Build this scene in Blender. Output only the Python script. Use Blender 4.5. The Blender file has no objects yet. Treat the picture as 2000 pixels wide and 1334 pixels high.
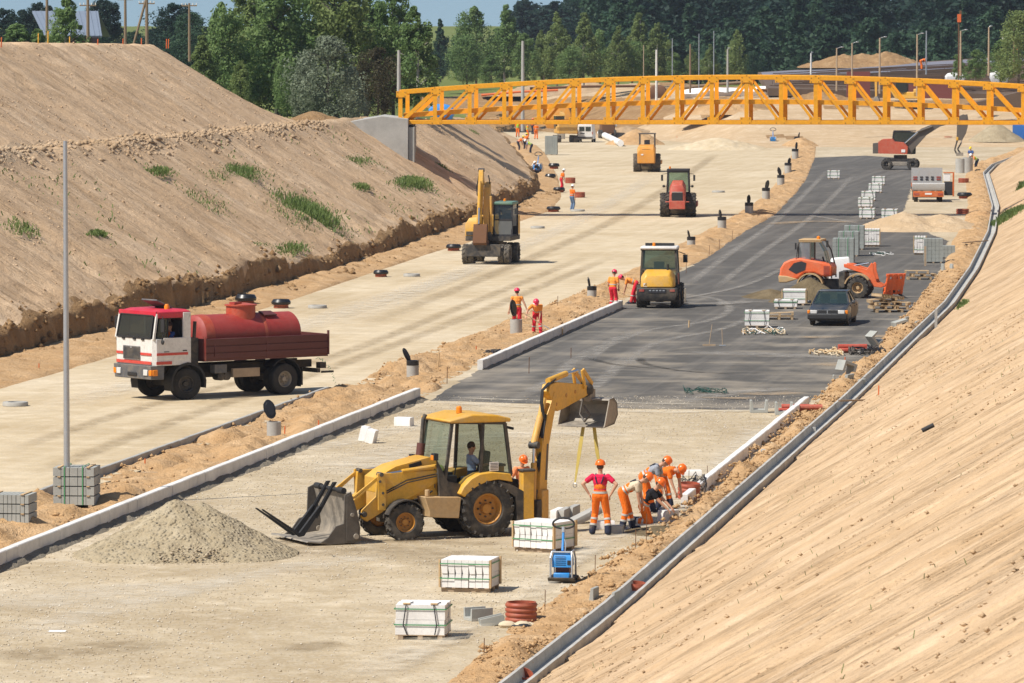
import bpy, bmesh, math, random
import numpy as np
from mathutils import Vector, Matrix
S = bpy.context.scene
COL = S.collection
R = math.radians
# ------------------------------------------------------------------ camera, sky, sun, exposure
F, H, HZ = 10000.0, 12.2, 65.0            # focal length in photo pixels, camera height, horizon row
PITCH = math.atan((667 - HZ) / F)
cam_d = bpy.data.cameras.new('camera'); cam = bpy.data.objects.new('camera', cam_d); COL.objects.link(cam)
cam_d.sensor_width = 36; cam_d.lens = F * 36 / 2000; cam_d.clip_start = 1; cam_d.clip_end = 12000
cam.location = (0, 0, H); cam.rotation_euler = (math.pi / 2 - PITCH, 0, 0)
cam_d.dof.use_dof = True; cam_d.dof.focus_distance = 135; cam_d.dof.aperture_fstop = 11
S.camera = cam
AZ, EL = R(58), R(52)                      # sun: left of and behind the camera
sd = Vector((-math.sin(AZ) * math.cos(EL), -math.cos(AZ) * math.cos(EL), math.sin(EL)))
W = bpy.data.worlds.new('World'); S.world = W; W.use_nodes = True
nt = W.node_tree
sky = nt.nodes.new('ShaderNodeTexSky'); sky.sky_type = 'NISHITA'; sky.sun_disc = False
sky.sun_elevation = EL; sky.sun_rotation = math.atan2(sd.x, sd.y); sky.air_density = 1.3; sky.dust_density = 0.6; sky.ozone_density = 2.5
tc = nt.nodes.new('ShaderNodeTexCoord'); va = nt.nodes.new('ShaderNodeVectorMath'); va.operation = 'ADD'; va.inputs[1].default_value = (0, 0, 0.16)
vn = nt.nodes.new('ShaderNodeVectorMath'); vn.operation = 'NORMALIZE'
nt.links.new(tc.outputs['Generated'], va.inputs[0]); nt.links.new(va.outputs[0], vn.inputs[0]); nt.links.new(vn.outputs[0], sky.inputs[0])   # the air near the horizon is clear and blue here
nt.links.new(sky.outputs[0], nt.nodes['Background'].inputs[0]); nt.nodes['Background'].inputs[1].default_value = 0.075
sun_d = bpy.data.lights.new('sun', 'SUN'); sun_d.energy = 4.3; sun_d.angle = R(0.5); sun_d.color = (1, 0.94, 0.85)
sun = bpy.data.objects.new('sun', sun_d); COL.objects.link(sun); sun.rotation_euler = (-sd).to_track_quat('-Z', 'Y').to_euler()
sun.location = (-40, 40, 60)
S.view_settings.view_transform = 'Standard'; S.view_settings.look = 'None'; S.view_settings.gamma = 1
S.view_settings.exposure = 0.48
rng = np.random.default_rng(7); random.seed(7)

# ------------------------------------------------------------------ numbers -> places
_c, _s = math.cos(PITCH), math.sin(PITCH)
def ray(px, py):
    x = (px - 1000) / F; y = (667 - py) / F
    return (x, _c + y * _s, -_s + y * _c)
def G(px, py, z=0.0):                      # where a line of sight meets the level z
    d = ray(px, py); t = (z - H) / d[2]
    return (d[0] * t, d[1] * t, z)
def D(px, py, Y):                          # where it reaches the distance Y
    d = ray(px, py); t = Y / d[1]
    return (d[0] * t, Y, H + d[2] * t)
def vnoise(x, y, seed=0):
    x = np.asarray(x, float); y = np.asarray(y, float)
    xi = np.floor(x).astype(np.int64); yi = np.floor(y).astype(np.int64)
    fx = x - xi; fy = y - yi; fx = fx * fx * (3 - 2 * fx); fy = fy * fy * (3 - 2 * fy)
    def h(a, b):
        n = (a * 374761393 + b * 668265263 + seed * 974634777) & 0xffffffff
        n = ((n ^ (n >> 13)) * 1274126177) & 0xffffffff
        return ((n ^ (n >> 16)) & 0xffff) / 65535.0
    return (h(xi, yi) * (1 - fx) + h(xi + 1, yi) * fx) * (1 - fy) + (h(xi, yi + 1) * (1 - fx) + h(xi + 1, yi + 1) * fx) * fy
def fbm(x, y, o=4, seed=0):
    a, t, n = 0.5, 0.0, 0.0
    for i in range(o):
        t = t + a * vnoise(np.asarray(x) * 2 ** i, np.asarray(y) * 2 ** i, seed + i); n += a; a *= 0.5
    return t / n - 0.5
def sm(a, b, x):
    t = np.clip((np.asarray(x, float) - a) / (b - a), 0, 1); return t * t * (3 - 2 * t)

# ------------------------------------------------------------------ mesh helpers
def tag(o, label=None, cat=None, group=None, kind=None):
    if label: o['label'] = label
    if cat: o['category'] = cat
    if group: o['group'] = group
    if kind: o['kind'] = kind
    return o
def thing(name, label, cat, loc=(0, 0, 0), rz=0.0, group=None):
    o = bpy.data.objects.new(name, None); COL.objects.link(o); o.empty_display_size = 0.3
    o.location = loc; o.rotation_euler = (0, 0, rz)
    return tag(o, label, cat, group)
def copy_tree(o, parent=None):
    c = o.copy(); COL.objects.link(c); c.parent = parent
    for ch in list(o.children): copy_tree(ch, c)
    return c
class MB:
    def __init__(s): s.v = []; s.f = []; s.m = []; s.mats = []
    def mi(s, m):
        if m not in s.mats: s.mats.append(m)
        return s.mats.index(m)
    def add(s, vs, fs, m, M=None):
        b = len(s.v); k = s.mi(m)
        if M is not None: vs = [tuple(M @ Vector(v)) for v in vs]
        s.v += [tuple(v) for v in vs]; s.f += [tuple(i + b for i in f) for f in fs]; s.m += [k] * len(fs)
        return s
    def box(s, c, d, m, M=None, taper=1.0, rz=0.0, ry=0.0, rx=0.0):
        x, y, z = d[0] / 2, d[1] / 2, d[2] / 2
        vs = [(-x, -y, -z), (x, -y, -z), (x, y, -z), (-x, y, -z)] + [(a * x * taper, b * y * taper, z) for a, b in ((-1, -1), (1, -1), (1, 1), (-1, 1))]
        T = Matrix.Translation(c) @ Matrix.Rotation(rz, 4, 'Z') @ Matrix.Rotation(ry, 4, 'Y') @ Matrix.Rotation(rx, 4, 'X')
        if M is not None: T = M @ T
        return s.add(vs, [(3, 2, 1, 0), (4, 5, 6, 7), (0, 1, 5, 4), (1, 2, 6, 5), (2, 3, 7, 6), (3, 0, 4, 7)], m, T)
    def bar(s, p0, p1, w, h, m, M=None):   # square bar between two points, w across, h in the upright direction
        p0, p1 = Vector(p0), Vector(p1); d = p1 - p0; L = d.length; d.normalize()
        up = Vector((0, 0, 1)) if abs(d.z) < 0.95 else Vector((1, 0, 0))
        sd_ = d.cross(up).normalized(); up = sd_.cross(d)
        vs = [p0 + sd_ * a * w / 2 + up * b * h / 2 for a, b in ((-1, -1), (1, -1), (1, 1), (-1, 1))]
        vs += [v + d * L for v in vs]
        return s.add([tuple(v) for v in vs], [(3, 2, 1, 0), (4, 5, 6, 7), (0, 1, 5, 4), (1, 2, 6, 5), (2, 3, 7, 6), (3, 0, 4, 7)], m, M)
    def tube(s, path, r, m, n=8, M=None, cap=True):
        P = [Vector(p) for p in path]; k = len(P)
        rr = r if isinstance(r, (list, tuple)) else [r] * k
        vs = []; prev = None
        for i, p in enumerate(P):
            d = (P[min(i + 1, k - 1)] - P[max(i - 1, 0)]).normalized()
            if prev is None: a = d.orthogonal().normalized()
            else: a = (prev - d * prev.dot(d)).normalized()
            prev = a; b = d.cross(a)
            vs += [tuple(p + (a * math.cos(q) + b * math.sin(q)) * rr[i]) for q in (2 * math.pi * j / n for j in range(n))]
        fs = [(i * n + j, i * n + (j + 1) % n, (i + 1) * n + (j + 1) % n, (i + 1) * n + j) for i in range(k - 1) for j in range(n)]
        if cap: fs += [tuple(range(n))[::-1], tuple(range((k - 1) * n, k * n))]
        return s.add(vs, fs, m, M)
    def cyl(s, p0, p1, r, m, n=16, M=None, r1=None):
        return s.tube([p0, p1], [r, r if r1 is None else r1], m, n, M)
    def lathe(s, prof, o, ax, m, n=24, M=None, closed=False):   # prof: (radius, along axis)
        ax = Vector(ax).normalized(); a = ax.orthogonal().normalized(); b = ax.cross(a); o = Vector(o); k = len(prof); vs = []
        for r, h in prof:
            vs += [tuple(o + ax * h + (a * math.cos(q) + b * math.sin(q)) * r) for q in (2 * math.pi * j / n for j in range(n))]
        fs = [(i * n + j, i * n + (j + 1) % n, (i + 1) * n + (j + 1) % n, (i + 1) * n + j) for i in range(k - 1) for j in range(n)]
        if closed: fs += [((k - 1) * n + j, (k - 1) * n + (j + 1) % n, (j + 1) % n, j) for j in range(n)]
        else:
            if prof[0][0] > 1e-4: fs.append(tuple(range(n))[::-1])
            if prof[-1][0] > 1e-4: fs.append(tuple(range((k - 1) * n, k * n)))
        return s.add(vs, fs, m, M)
    def prism(s, poly, y0, y1, m, M=None, ax='xz'):   # outline in x,z pushed from y0 to y1
        f = {'xz': lambda p, t: (p[0], t, p[1]), 'xy': lambda p, t: (p[0], p[1], t), 'yz': lambda p, t: (t, p[0], p[1])}[ax]
        n = len(poly); vs = [f(p, y0) for p in poly] + [f(p, y1) for p in poly]
        fs = [(i, (i + 1) % n, n + (i + 1) % n, n + i) for i in range(n)] + [tuple(range(n))[::-1], tuple(range(n, 2 * n))]
        return s.add(vs, fs, m, M)
    def loft(s, rings, m, M=None, cap=True):
        n = len(rings[0]); vs = [p for r in rings for p in r]; k = len(rings)
        fs = [(i * n + j, i * n + (j + 1) % n, (i + 1) * n + (j + 1) % n, (i + 1) * n + j) for i in range(k - 1) for j in range(n)]
        if cap: fs += [tuple(range(n))[::-1], tuple(range((k - 1) * n, k * n))]
        return s.add(vs, fs, m, M)
    def sph(s, c, r, m, n=12, k=8, M=None):
        r = r if isinstance(r, (tuple, list)) else (r, r, r); vs = [(0, 0, -1)]
        for i in range(1, k):
            a = math.pi * i / k - math.pi / 2
            vs += [(math.cos(a) * math.cos(2 * math.pi * j / n), math.cos(a) * math.sin(2 * math.pi * j / n), math.sin(a)) for j in range(n)]
        vs.append((0, 0, 1)); vs = [(c[0] + v[0] * r[0], c[1] + v[1] * r[1], c[2] + v[2] * r[2]) for v in vs]
        fs = [(0, 1 + (j + 1) % n, 1 + j) for j in range(n)]
        fs += [(1 + i * n + j, 1 + i * n + (j + 1) % n, 1 + (i + 1) * n + (j + 1) % n, 1 + (i + 1) * n + j) for i in range(k - 2) for j in range(n)]
        fs += [(len(vs) - 1, 1 + (k - 2) * n + j, 1 + (k - 2) * n + (j + 1) % n) for j in range(n)]
        return s.add(vs, fs, m, M)
    def build(s, name, parent=None, bevel=0.0, seg=2, smooth=35, fix=True):
        me = bpy.data.meshes.new(name); me.from_pydata(s.v, [], s.f)
        for m in s.mats: me.materials.append(m)
        me.polygons.foreach_set('material_index', s.m)
        if fix:
            bm = bmesh.new(); bm.from_mesh(me); bmesh.ops.recalc_face_normals(bm, faces=bm.faces); bm.to_mesh(me); bm.free()
        if smooth: me.shade_smooth(); me.set_sharp_from_angle(angle=R(smooth))
        me.update()
        o = bpy.data.objects.new(name, me); COL.objects.link(o); o.parent = parent
        if bevel:
            b = o.modifiers.new('bevel', 'BEVEL'); b.width = bevel; b.segments = seg; b.limit_method = 'ANGLE'; b.angle_limit = R(40)
            b.use_clamp_overlap = True
        return o
def npmesh(name, V, Fq, mat, smooth=True):    # numpy verts (n,3), quads (m,4)
    me = bpy.data.meshes.new(name); V = np.asarray(V, np.float32); Fq = np.asarray(Fq, np.int32); m, k = Fq.shape
    me.vertices.add(len(V)); me.vertices.foreach_set('co', V.ravel())
    me.loops.add(m * k); me.loops.foreach_set('vertex_index', Fq.ravel())
    me.polygons.add(m); me.polygons.foreach_set('loop_start', np.arange(0, m * k, k, dtype=np.int32))
    me.materials.append(mat); me.update(calc_edges=True); me.validate()
    if smooth: me.shade_smooth()
    o = bpy.data.objects.new(name, me); COL.objects.link(o); return o
def gridfaces(nr, nc):
    i = np.arange(nr - 1)[:, None] * nc + np.arange(nc - 1)[None, :]
    return np.stack([i, i + 1, i + nc + 1, i + nc], -1).reshape(-1, 4)

# ------------------------------------------------------------------ materials
class NT:
    def __init__(s, name):
        s.m = bpy.data.materials.new(name); s.m.use_nodes = True; s.t = s.m.node_tree; s.b = s.t.nodes['Principled BSDF']
    def n(s, typ, **kw):
        x = s.t.nodes.new(typ)
        for k, v in kw.items():
            if k.startswith('i_'):
                key = k[2:]; key = int(key) if key.isdigit() else key
                if hasattr(v, 'is_linked'): s.t.links.new(v, x.inputs[key])
                else: x.inputs[key].default_value = v
            else: setattr(x, k, v)
        return x
    def link(s, a, b): s.t.links.new(a, b)
    def coord(s, kind='Object', scale=(1, 1, 1), rot=(0, 0, 0)):
        if kind == 'World': c = s.n('ShaderNodeNewGeometry').outputs['Position']
        else: c = s.n('ShaderNodeTexCoord').outputs[kind]
        if any(rot):
            q = s.n('ShaderNodeMapping'); s.link(c, q.inputs[0]); q.inputs['Rotation'].default_value = rot; c = q.outputs[0]; rot = (0, 0, 0)
        m = s.n('ShaderNodeMapping'); s.link(c, m.inputs[0]); m.inputs['Scale'].default_value = scale; m.inputs['Rotation'].default_value = rot
        return m.outputs[0]
    def noise(s, co, scale, detail=4, rough=0.6, dist=0.0):
        x = s.n('ShaderNodeTexNoise'); s.link(co, x.inputs['Vector']); x.inputs['Scale'].default_value = scale
        x.inputs['Detail'].default_value = detail; x.inputs['Roughness'].default_value = rough; x.inputs['Distortion'].default_value = dist
        return x.outputs['Fac']
    def ramp(s, fac, stops):
        r = s.n('ShaderNodeValToRGB'); s.link(fac, r.inputs[0]); e = r.color_ramp.elements
        while len(e) < len(stops): e.new(0.5)
        for x, (p, c) in zip(e, stops): x.position = p; x.color = (*c, 1) if len(c) == 3 else c
        return r.outputs[0]
    def mix(s, fac, a, b, mode='MIX'):
        x = s.n('ShaderNodeMix', data_type='RGBA', blend_type=mode)
        for v, k in ((fac, 0), (a, 6), (b, 7)):
            if hasattr(v, 'is_linked'): s.link(v, x.inputs[k])
            else: x.inputs[k].default_value = v if k == 0 else ((*v, 1) if len(v) == 3 else v)
        return x.outputs[2]
    def bump(s, h, strength, dist, nrm=None):
        b = s.n('ShaderNodeBump'); s.link(h, b.inputs['Height']); b.inputs['Strength'].default_value = strength; b.inputs['Distance'].default_value = dist
        if nrm is not None: s.link(nrm, b.inputs['Normal'])
        return b.outputs[0]
    def done(s, col=None, rough=0.7, nrm=None, metal=0.0, spec=0.5):
        if col is not None:
            if hasattr(col, 'is_linked'): s.link(col, s.b.inputs['Base Color'])
            else: s.b.inputs['Base Color'].default_value = (*col, 1)
        if hasattr(rough, 'is_linked'): s.link(rough, s.b.inputs['Roughness'])
        else: s.b.inputs['Roughness'].default_value = rough
        s.b.inputs['Metallic'].default_value = metal; s.b.inputs['Specular IOR Level'].default_value = spec
        if nrm is not None: s.link(nrm, s.b.inputs['Normal'])
        return s.m
def c3(c, k): return tuple(min(1, x * k) for x in c)
DUST = (0.42, 0.33, 0.22)
def dirty(name, col, rough=0.45, dust=0.35, scale=3.0, metal=0.0, dustcol=DUST, bump=0.0):
    t = NT(name); co = t.coord('Object')
    a = t.noise(co, scale, 5, 0.65, 0.4); b = t.noise(co, scale * 6, 3, 0.6)
    c = t.mix(t.ramp(b, [(0.3, (0, 0, 0)), (0.75, (1, 1, 1))]), col, c3(col, 0.8))
    f = t.ramp(a, [(0.42, (0, 0, 0)), (0.78, (dust, dust, dust))])
    c = t.mix(f, c, dustcol)
    sc_ = t.noise(t.coord('Object', (3, 3, 0.8)), scale * 2.2, 5, 0.75, 0.6); c = t.mix(t.ramp(sc_, [(0.60, (0, 0, 0)), (0.72, (0.55,) * 3)]), c, c3(col, 0.30))   # oily runs and scuffs
    sp_ = t.noise(co, scale * 18, 2, 0.6); c = t.mix(t.ramp(sp_, [(0.66, (0, 0, 0)), (0.74, (0.5 * dust + .1,) * 3)]), c, dustcol)
    r = t.ramp(a, [(0.4, (rough,) * 3), (0.75, (min(1, rough + 0.35),) * 3)])
    return t.done(c, r, t.bump(b, bump, 0.02) if bump else None, metal)
def plain(name, col, rough=0.6, metal=0.0, var=0.15, scale=8.0):
    t = NT(name); a = t.noise(t.coord('Object'), scale, 4, 0.6)
    return t.done(t.mix(a, c3(col, 1 - var), c3(col, 1 + var)), rough, None, metal)
def glass(name, col=(0.03, 0.045, 0.04), alpha=0.75):
    t = NT(name); t.done(col, 0.08, None, 0, 0.6)
    tr = t.n('ShaderNodeBsdfTransparent'); tr.inputs[0].default_value = (0.75, 0.88, 0.8, 1)
    mx = t.n('ShaderNodeMixShader'); mx.inputs[0].default_value = alpha
    t.link(tr.outputs[0], mx.inputs[1]); t.link(t.b.outputs[0], mx.inputs[2]); t.link(mx.outputs[0], t.t.nodes['Material Output'].inputs[0])
    return t.m
def ground(name, a, b, c, sc=0.35, stone=0.0, bump=0.35, clod=0.0, streak=None, fine=9.0, tracks=0.0, trackcol=(.5, .42, .32)):
    # three tones in patches, finer grain, pebbles or clods as relief
    t = NT(name); co = t.coord('World')
    n1 = t.noise(co, sc, 6, 0.62, 0.6); n2 = t.noise(co, sc * fine, 4, 0.7); n3 = t.noise(co, 14, 3, 0.7)
    col = t.ramp(n1, [(0.33, a), (0.52, b), (0.70, c)])
    col = t.mix(t.ramp(n2, [(0.35, (0, 0, 0)), (0.72, (0.55, 0.55, 0.55))]), col, c3(b, 0.78))
    col = t.mix(t.ramp(n3, [(0.30, (0.45, 0.45, 0.45)), (0.62, (0, 0, 0))]), col, c3(b, 0.62))
    ridges = []
    n4 = t.noise(co, 0.9, 4, 0.7, 0.3)
    col = t.mix(t.ramp(n4, [(0.40, (0.4, 0.4, 0.4)), (0.55, (0, 0, 0))]), col, c3(a, 0.9)); col = t.mix(t.ramp(n4, [(0.56, (0, 0, 0)), (0.72, (0.45, 0.45, 0.45))]), col, c3(c, 1.06))
    if streak:
        ns = t.noise(t.coord('World', streak[0], (0, 0, streak[1])), 1.0, 4, 0.6, 0.2)
        col = t.mix(t.ramp(ns, [(0.42, (0, 0, 0)), (0.68, (streak[2],) * 3)]), col, streak[3])
        if len(streak) > 4:                # gullies raked down the slope: damp soil and furrow shadow painted as dark lines
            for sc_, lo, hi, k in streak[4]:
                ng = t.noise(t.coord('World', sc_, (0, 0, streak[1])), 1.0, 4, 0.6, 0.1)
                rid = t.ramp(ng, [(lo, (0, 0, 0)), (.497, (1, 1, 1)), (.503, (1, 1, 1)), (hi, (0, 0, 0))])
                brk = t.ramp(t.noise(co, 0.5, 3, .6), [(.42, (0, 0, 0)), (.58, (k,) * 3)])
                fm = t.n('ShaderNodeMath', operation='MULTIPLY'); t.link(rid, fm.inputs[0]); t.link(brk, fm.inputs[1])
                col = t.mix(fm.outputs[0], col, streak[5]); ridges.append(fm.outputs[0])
    if tracks:
        nk = t.noise(t.coord('World', (1.1, 0.035, 1), (0, 0, R(8.35))), 1.0, 4, 0.6, 0.3)
        col = t.mix(t.ramp(nk, [(0.45, (0, 0, 0)), (0.66, (tracks,) * 3)]), col, trackcol)
    nrm = t.bump(n2, bump, 0.12)
    if clod: nrm = t.bump(t.noise(co, 3.2, 5, 0.75), clod, 0.25, nrm)
    if stone:
        v = t.n('ShaderNodeTexVoronoi', feature='F1'); t.link(co, v.inputs['Vector']); v.inputs['Scale'].default_value = 9; v.inputs['Randomness'].default_value = 1
        sp = t.ramp(t.noise(co, 0.9, 3), [(0.45, (0, 0, 0)), (0.65, (1, 1, 1))])
        nrm = t.bump(t.ramp(v.outputs['Distance'], [(0.0, (1, 1, 1)), (0.5, (0, 0, 0))]), stone, 0.06, nrm)
        col = t.mix(t.ramp(v.outputs['Color'], [(0.25, (0.35,) * 3), (0.5, (0, 0, 0))]), col, c3(c, 0.7))
    for rg_ in ridges:
        b_ = t.n('ShaderNodeBump', invert=True); t.link(rg_, b_.inputs['Height']); b_.inputs['Strength'].default_value = 0.6; b_.inputs['Distance'].default_value = 0.08; t.link(nrm, b_.inputs['Normal']); nrm = b_.outputs[0]
    nrm = t.bump(n3, 0.35, 0.03, nrm)
    return t.done(col, 0.95, nrm, 0, 0.15)
M = {}
M['gravel_left'] = ground('gravel_left', (.42, .315, .18), (.59, .475, .31), (.69, .59, .435), 0.075, 0.15, 0.2, tracks=0.4, trackcol=(.63, .525, .37))
M['gravel_right'] = ground('gravel_right', (.34, .255, .15), (.53, .43, .285), (.72, .625, .48), 0.11, 0.22, 0.3, tracks=0.5, trackcol=(.40, .325, .215))
M['sand'] = ground('sand', (.48, .285, .13), (.575, .37, .19), (.655, .455, .265), 0.7, 0, 0.5, 0.7)
M['sand_pale'] = ground('sand_pale', (.47, .33, .19), (.57, .42, .26), (.64, .51, .35), 0.35, 0, 0.4, 0.5)
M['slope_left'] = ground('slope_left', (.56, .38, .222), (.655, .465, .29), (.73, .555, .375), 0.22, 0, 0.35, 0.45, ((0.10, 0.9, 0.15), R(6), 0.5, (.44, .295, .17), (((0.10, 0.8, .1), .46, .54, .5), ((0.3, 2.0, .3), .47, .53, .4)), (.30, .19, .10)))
M['bank'] = ground('bank', (.30, .175, .08), (.42, .26, .125), (.52, .35, .19), 0.8, 0, 0.6, 1.0)
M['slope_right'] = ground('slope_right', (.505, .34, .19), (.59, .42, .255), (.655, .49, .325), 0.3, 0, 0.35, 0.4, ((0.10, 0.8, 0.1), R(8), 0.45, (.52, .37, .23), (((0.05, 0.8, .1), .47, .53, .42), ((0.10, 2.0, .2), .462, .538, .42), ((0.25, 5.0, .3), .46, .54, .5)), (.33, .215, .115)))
M['earth'] = ground('earth', (.38, .26, .15), (.48, .34, .21), (.54, .42, .29), 0.08, 0, 0.4, 0.5)
M['grass'] = ground('grass', (.10, .13, .03), (.16, .19, .05), (.22, .23, .07), 0.05, 0, 0.5)
M['gravel_heap'] = ground('gravel_heap', (.34, .27, .17), (.42, .345, .225), (.50, .425, .30), 1.2, 0.9, 0.5)
M['channel'] = ground('channel_concrete', (.40, .39, .36), (.49, .475, .44), (.58, .56, .52), 1.5, 0, 0.1)
M['mortar'] = ground('mortar', (.12, .09, .05), (.17, .13, .075), (.22, .17, .10), 0.8, 0, 0.5, 0.4)
def asphalt_mat():
    t = NT('asphalt'); co = t.coord('World')
    n1 = t.noise(co, 0.30, 7, 0.72, 0.1); n2 = t.noise(co, 2.2, 4, 0.7)
    col = t.ramp(n1, [(0.3, (.082, .076, .068)), (0.55, (.115, .107, .096)), (0.75, (.155, .144, .127))])
    col = t.mix(t.ramp(n2, [(0.35, (0, 0, 0)), (0.75, (0.5, 0.5, 0.5))]), col, (.060, .055, .047))
    # pale dust trodden over it: long trails along the road and patches
    tr = t.noise(t.coord('World', (0.9, 0.022, 1), (0, 0, R(9))), 1.0, 4, 0.65, 0.35)
    col = t.mix(t.ramp(tr, [(0.47, (0, 0, 0)), (0.72, (0.38,) * 3)]), col, (.26, .236, .205))
    sn = t.n('ShaderNodeSeparateXYZ'); t.link(t.n('ShaderNodeNewGeometry').outputs['Position'], sn.inputs[0])
    nearer = t.n('ShaderNodeMapRange'); t.link(sn.outputs['Y'], nearer.inputs[0])
    for k, v in zip((1, 2, 3, 4), (270, 150, 0.0, 0.22)): nearer.inputs[k].default_value = v
    pt = t.noise(t.coord('World', (0.30, 0.30, 1)), 1.0, 5, 0.6, 0.4)
    ad = t.n('ShaderNodeMath', operation='ADD'); t.link(pt, ad.inputs[0]); t.link(nearer.outputs[0], ad.inputs[1])
    col = t.mix(t.ramp(ad.outputs[0], [(0.60, (0, 0, 0)), (0.86, (0.6,) * 3)]), col, (.37, .315, .24))
    return t.done(col, 0.85, t.bump(n2, 0.25, 0.04), 0, 0.15)
M['asphalt'] = asphalt_mat()
def concrete(name, col, joint=None):
    t = NT(name); co = t.coord('Object')
    a = t.noise(co, 1.3, 5, 0.65); b = t.noise(co, 18, 3, 0.6)
    c = t.ramp(a, [(0.3, c3(col, 0.82)), (0.55, col), (0.75, c3(col, 1.1))])
    c = t.mix(t.ramp(b, [(0.3, (0.3,) * 3), (0.6, (0, 0, 0))]), c, c3(col, 0.7))
    return t.done(c, 0.9, t.bump(b, 0.2, 0.01), 0, 0.2)
M['kerb'] = concrete('kerb', (.70, .68, .64))
M['kerb_white'] = concrete('kerb_white', (.76, .74, .71))
M['haunch'] = ground('kerb_haunch', (.16, .135, .10), (.22, .19, .145), (.30, .26, .20), 0.8, 0.3, 0.5)
M['concrete'] = concrete('concrete', (.40, .39, .36))
M['concrete_grey'] = concrete('concrete_grey', (.36, .36, .33))
M['block_grey'] = concrete('block_grey', (.37, .375, .345))
M['paver'] = concrete('paver', (.30, .32, .30))
M['truss'] = dirty('truss_yellow', (.86, .385, .006), 0.5, 0.16, 0.9, 0, (.50, .30, .08))
M['black'] = plain('black_rubber', (.018, .018, .019), 0.7)
M['darkmetal'] = dirty('dark_metal', (.035, .033, .032), 0.6, 0.35)
M['steel'] = plain('galvanised', (.42, .44, .46), 0.45, 0.6)
M['chrome'] = plain('rod_chrome', (.6, .6, .6), 0.2, 0.9)
M['plastic'] = plain('black_plastic', (.012, .012, .014), 0.35)
M['tyre'] = dirty('tyre', (.028, .027, .026), 0.85, 0.55, 4.0, 0, (.22, .18, .13))
M['tyre_dusty'] = dirty('tyre_dusty', (.09, .08, .068), 0.9, 0.6, 5.0, 0, (.30, .25, .18))
M['wood'] = plain('timber', (.52, .36, .19), 0.8, 0, 0.3, 5)
M['wood_grey'] = plain('weathered_timber', (.36, .27, .18), 0.85, 0, 0.3, 5)
M['pole_wood'] = plain('pole_timber', (.22, .15, .09), 0.9)
M['rust'] = plain('rusty_bar', (.14, .065, .03), 0.9)
M['pipe'] = dirty('pipe_orange', (.36, .075, .035), 0.5, 0.35, 3, 0, (.42, .26, .16))
M['strap'] = plain('green_strap', (.07, .26, .11), 0.5)
M['greennet'] = plain('green_net', (.012, .06, .045), 0.6)
M['white'] = plain('white_stuff', (.75, .74, .72), 0.6)
M['cloth_beige'] = plain('beige_sacking', (.55, .46, .32), 0.9)
M['orange_paint'] = plain('stake_orange', (.62, .12, .02), 0.6)
M['yellow_stake'] = plain('stake_yellow', (.70, .38, .04), 0.6)
# ------------------------------------------------------------------ terrain
def line(pts, z=0.0):
    P = sorted([G(a, b, z)[:2] for a, b in pts], key=lambda p: p[1]); return np.array(P)
def at(L, Y):                               # X of a polyline at distance Y, run straight on past its ends
    Y = np.asarray(Y, float); x = np.interp(Y, L[:, 1], L[:, 0])
    a = (L[1, 0] - L[0, 0]) / (L[1, 1] - L[0, 1]); b = (L[-1, 0] - L[-2, 0]) / (L[-1, 1] - L[-2, 1])
    return np.where(Y < L[0, 1], L[0, 0] + a * (Y - L[0, 1]), np.where(Y > L[-1, 1], L[-1, 0] + b * (Y - L[-1, 1]), x))
TOE = line([(0, 705), (200, 655), (400, 600), (640, 535), (760, 497), (890, 447), (1000, 412), (1055, 377), (1040, 338), (1014, 302), (985, 266), (900, 235)])
CHL = line([(1000, 1334), (1200, 1177), (1430, 975), (1662, 772), (1855, 588), (1903, 520), (1937, 450), (1945, 400), (1931, 352), (1926, 336), (1942, 320), (2005, 297)], 0.3)
def hb(Y): return np.interp(Y, [190, 226, 321, 350, 385, 440, 600, 660], [6.75, 6.75, 6.35, 6.3, 5.4, 4.4, 1.3, 1.0])
def bankh(Y): return np.interp(Y, [160, 215, 260, 320, 350, 394, 450, 600], [1.5, 1.35, .95, .95, 1.1, 1.0, 0.5, 0.2])
def left_h(X, Y, rough=True):
    X = np.asarray(X, float); Y = np.asarray(Y, float)
    w = at(TOE, Y) - X
    if rough: w = w + 0.9 * fbm(Y * 0.3, w * 0.0 + 3, 3, 11) * np.clip(2.4 - w * .5, 0, 1) + 0.42 * fbm(Y * 1.4, w * 1.3, 4, 12) * np.clip(1.6 - w * 0.5, 0, 1)
    h, bk = hb(Y), bankh(Y)*(1+(1.1*fbm(Y*.16,Y*0+7,3,21) if rough else 0)); wb = 0.3 + np.maximum(h - bk, 0) * 1.62
    z = bk * sm(-0.05, 0.34, w) + np.clip(w - 0.3, 0, None).clip(None, wb - 0.3) / 1.62
    top = bk + np.maximum(h - bk, 0)
    z = np.minimum(z, np.maximum(top, bk * sm(-0.05, 0.34, w)))
    wu = wb + 2.2
    end = 1 - sm(326, 338, Y)
    up = np.clip((w - wu) / 1.65, 0, 5.15) * np.where(w > wu, 1, 0) * end
    far = np.where(Y > 350, sm(wb, wb + 16, w) * np.maximum(6.2 - h, 0), 0)
    z = z + up + far
    if rough:
        k = np.exp(-((w - wb - 0.8) / 1.3) ** 2)
        z = z + k * (0.55 * fbm(X * 0.9, Y * 0.7, 4, 5) + 0.16) + np.where(w > 0.3, 1, 0) * 0.24 * fbm(X * 1.1, Y * 1.1, 4, 6)
        z = z - 0.16 * np.clip(fbm(Y * 0.8 + 0.12 * X, w * 0.05, 3, 9) * 2, 0, 1) * ((w > 0.6) & (w < wb)) - 0.14 * np.clip(fbm(Y * 0.9 + 0.1 * X, w * 0.05, 3, 19) * 2, 0, 1) * (up > 0.1)
    return np.where(w < -0.05, 0, z)
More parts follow.
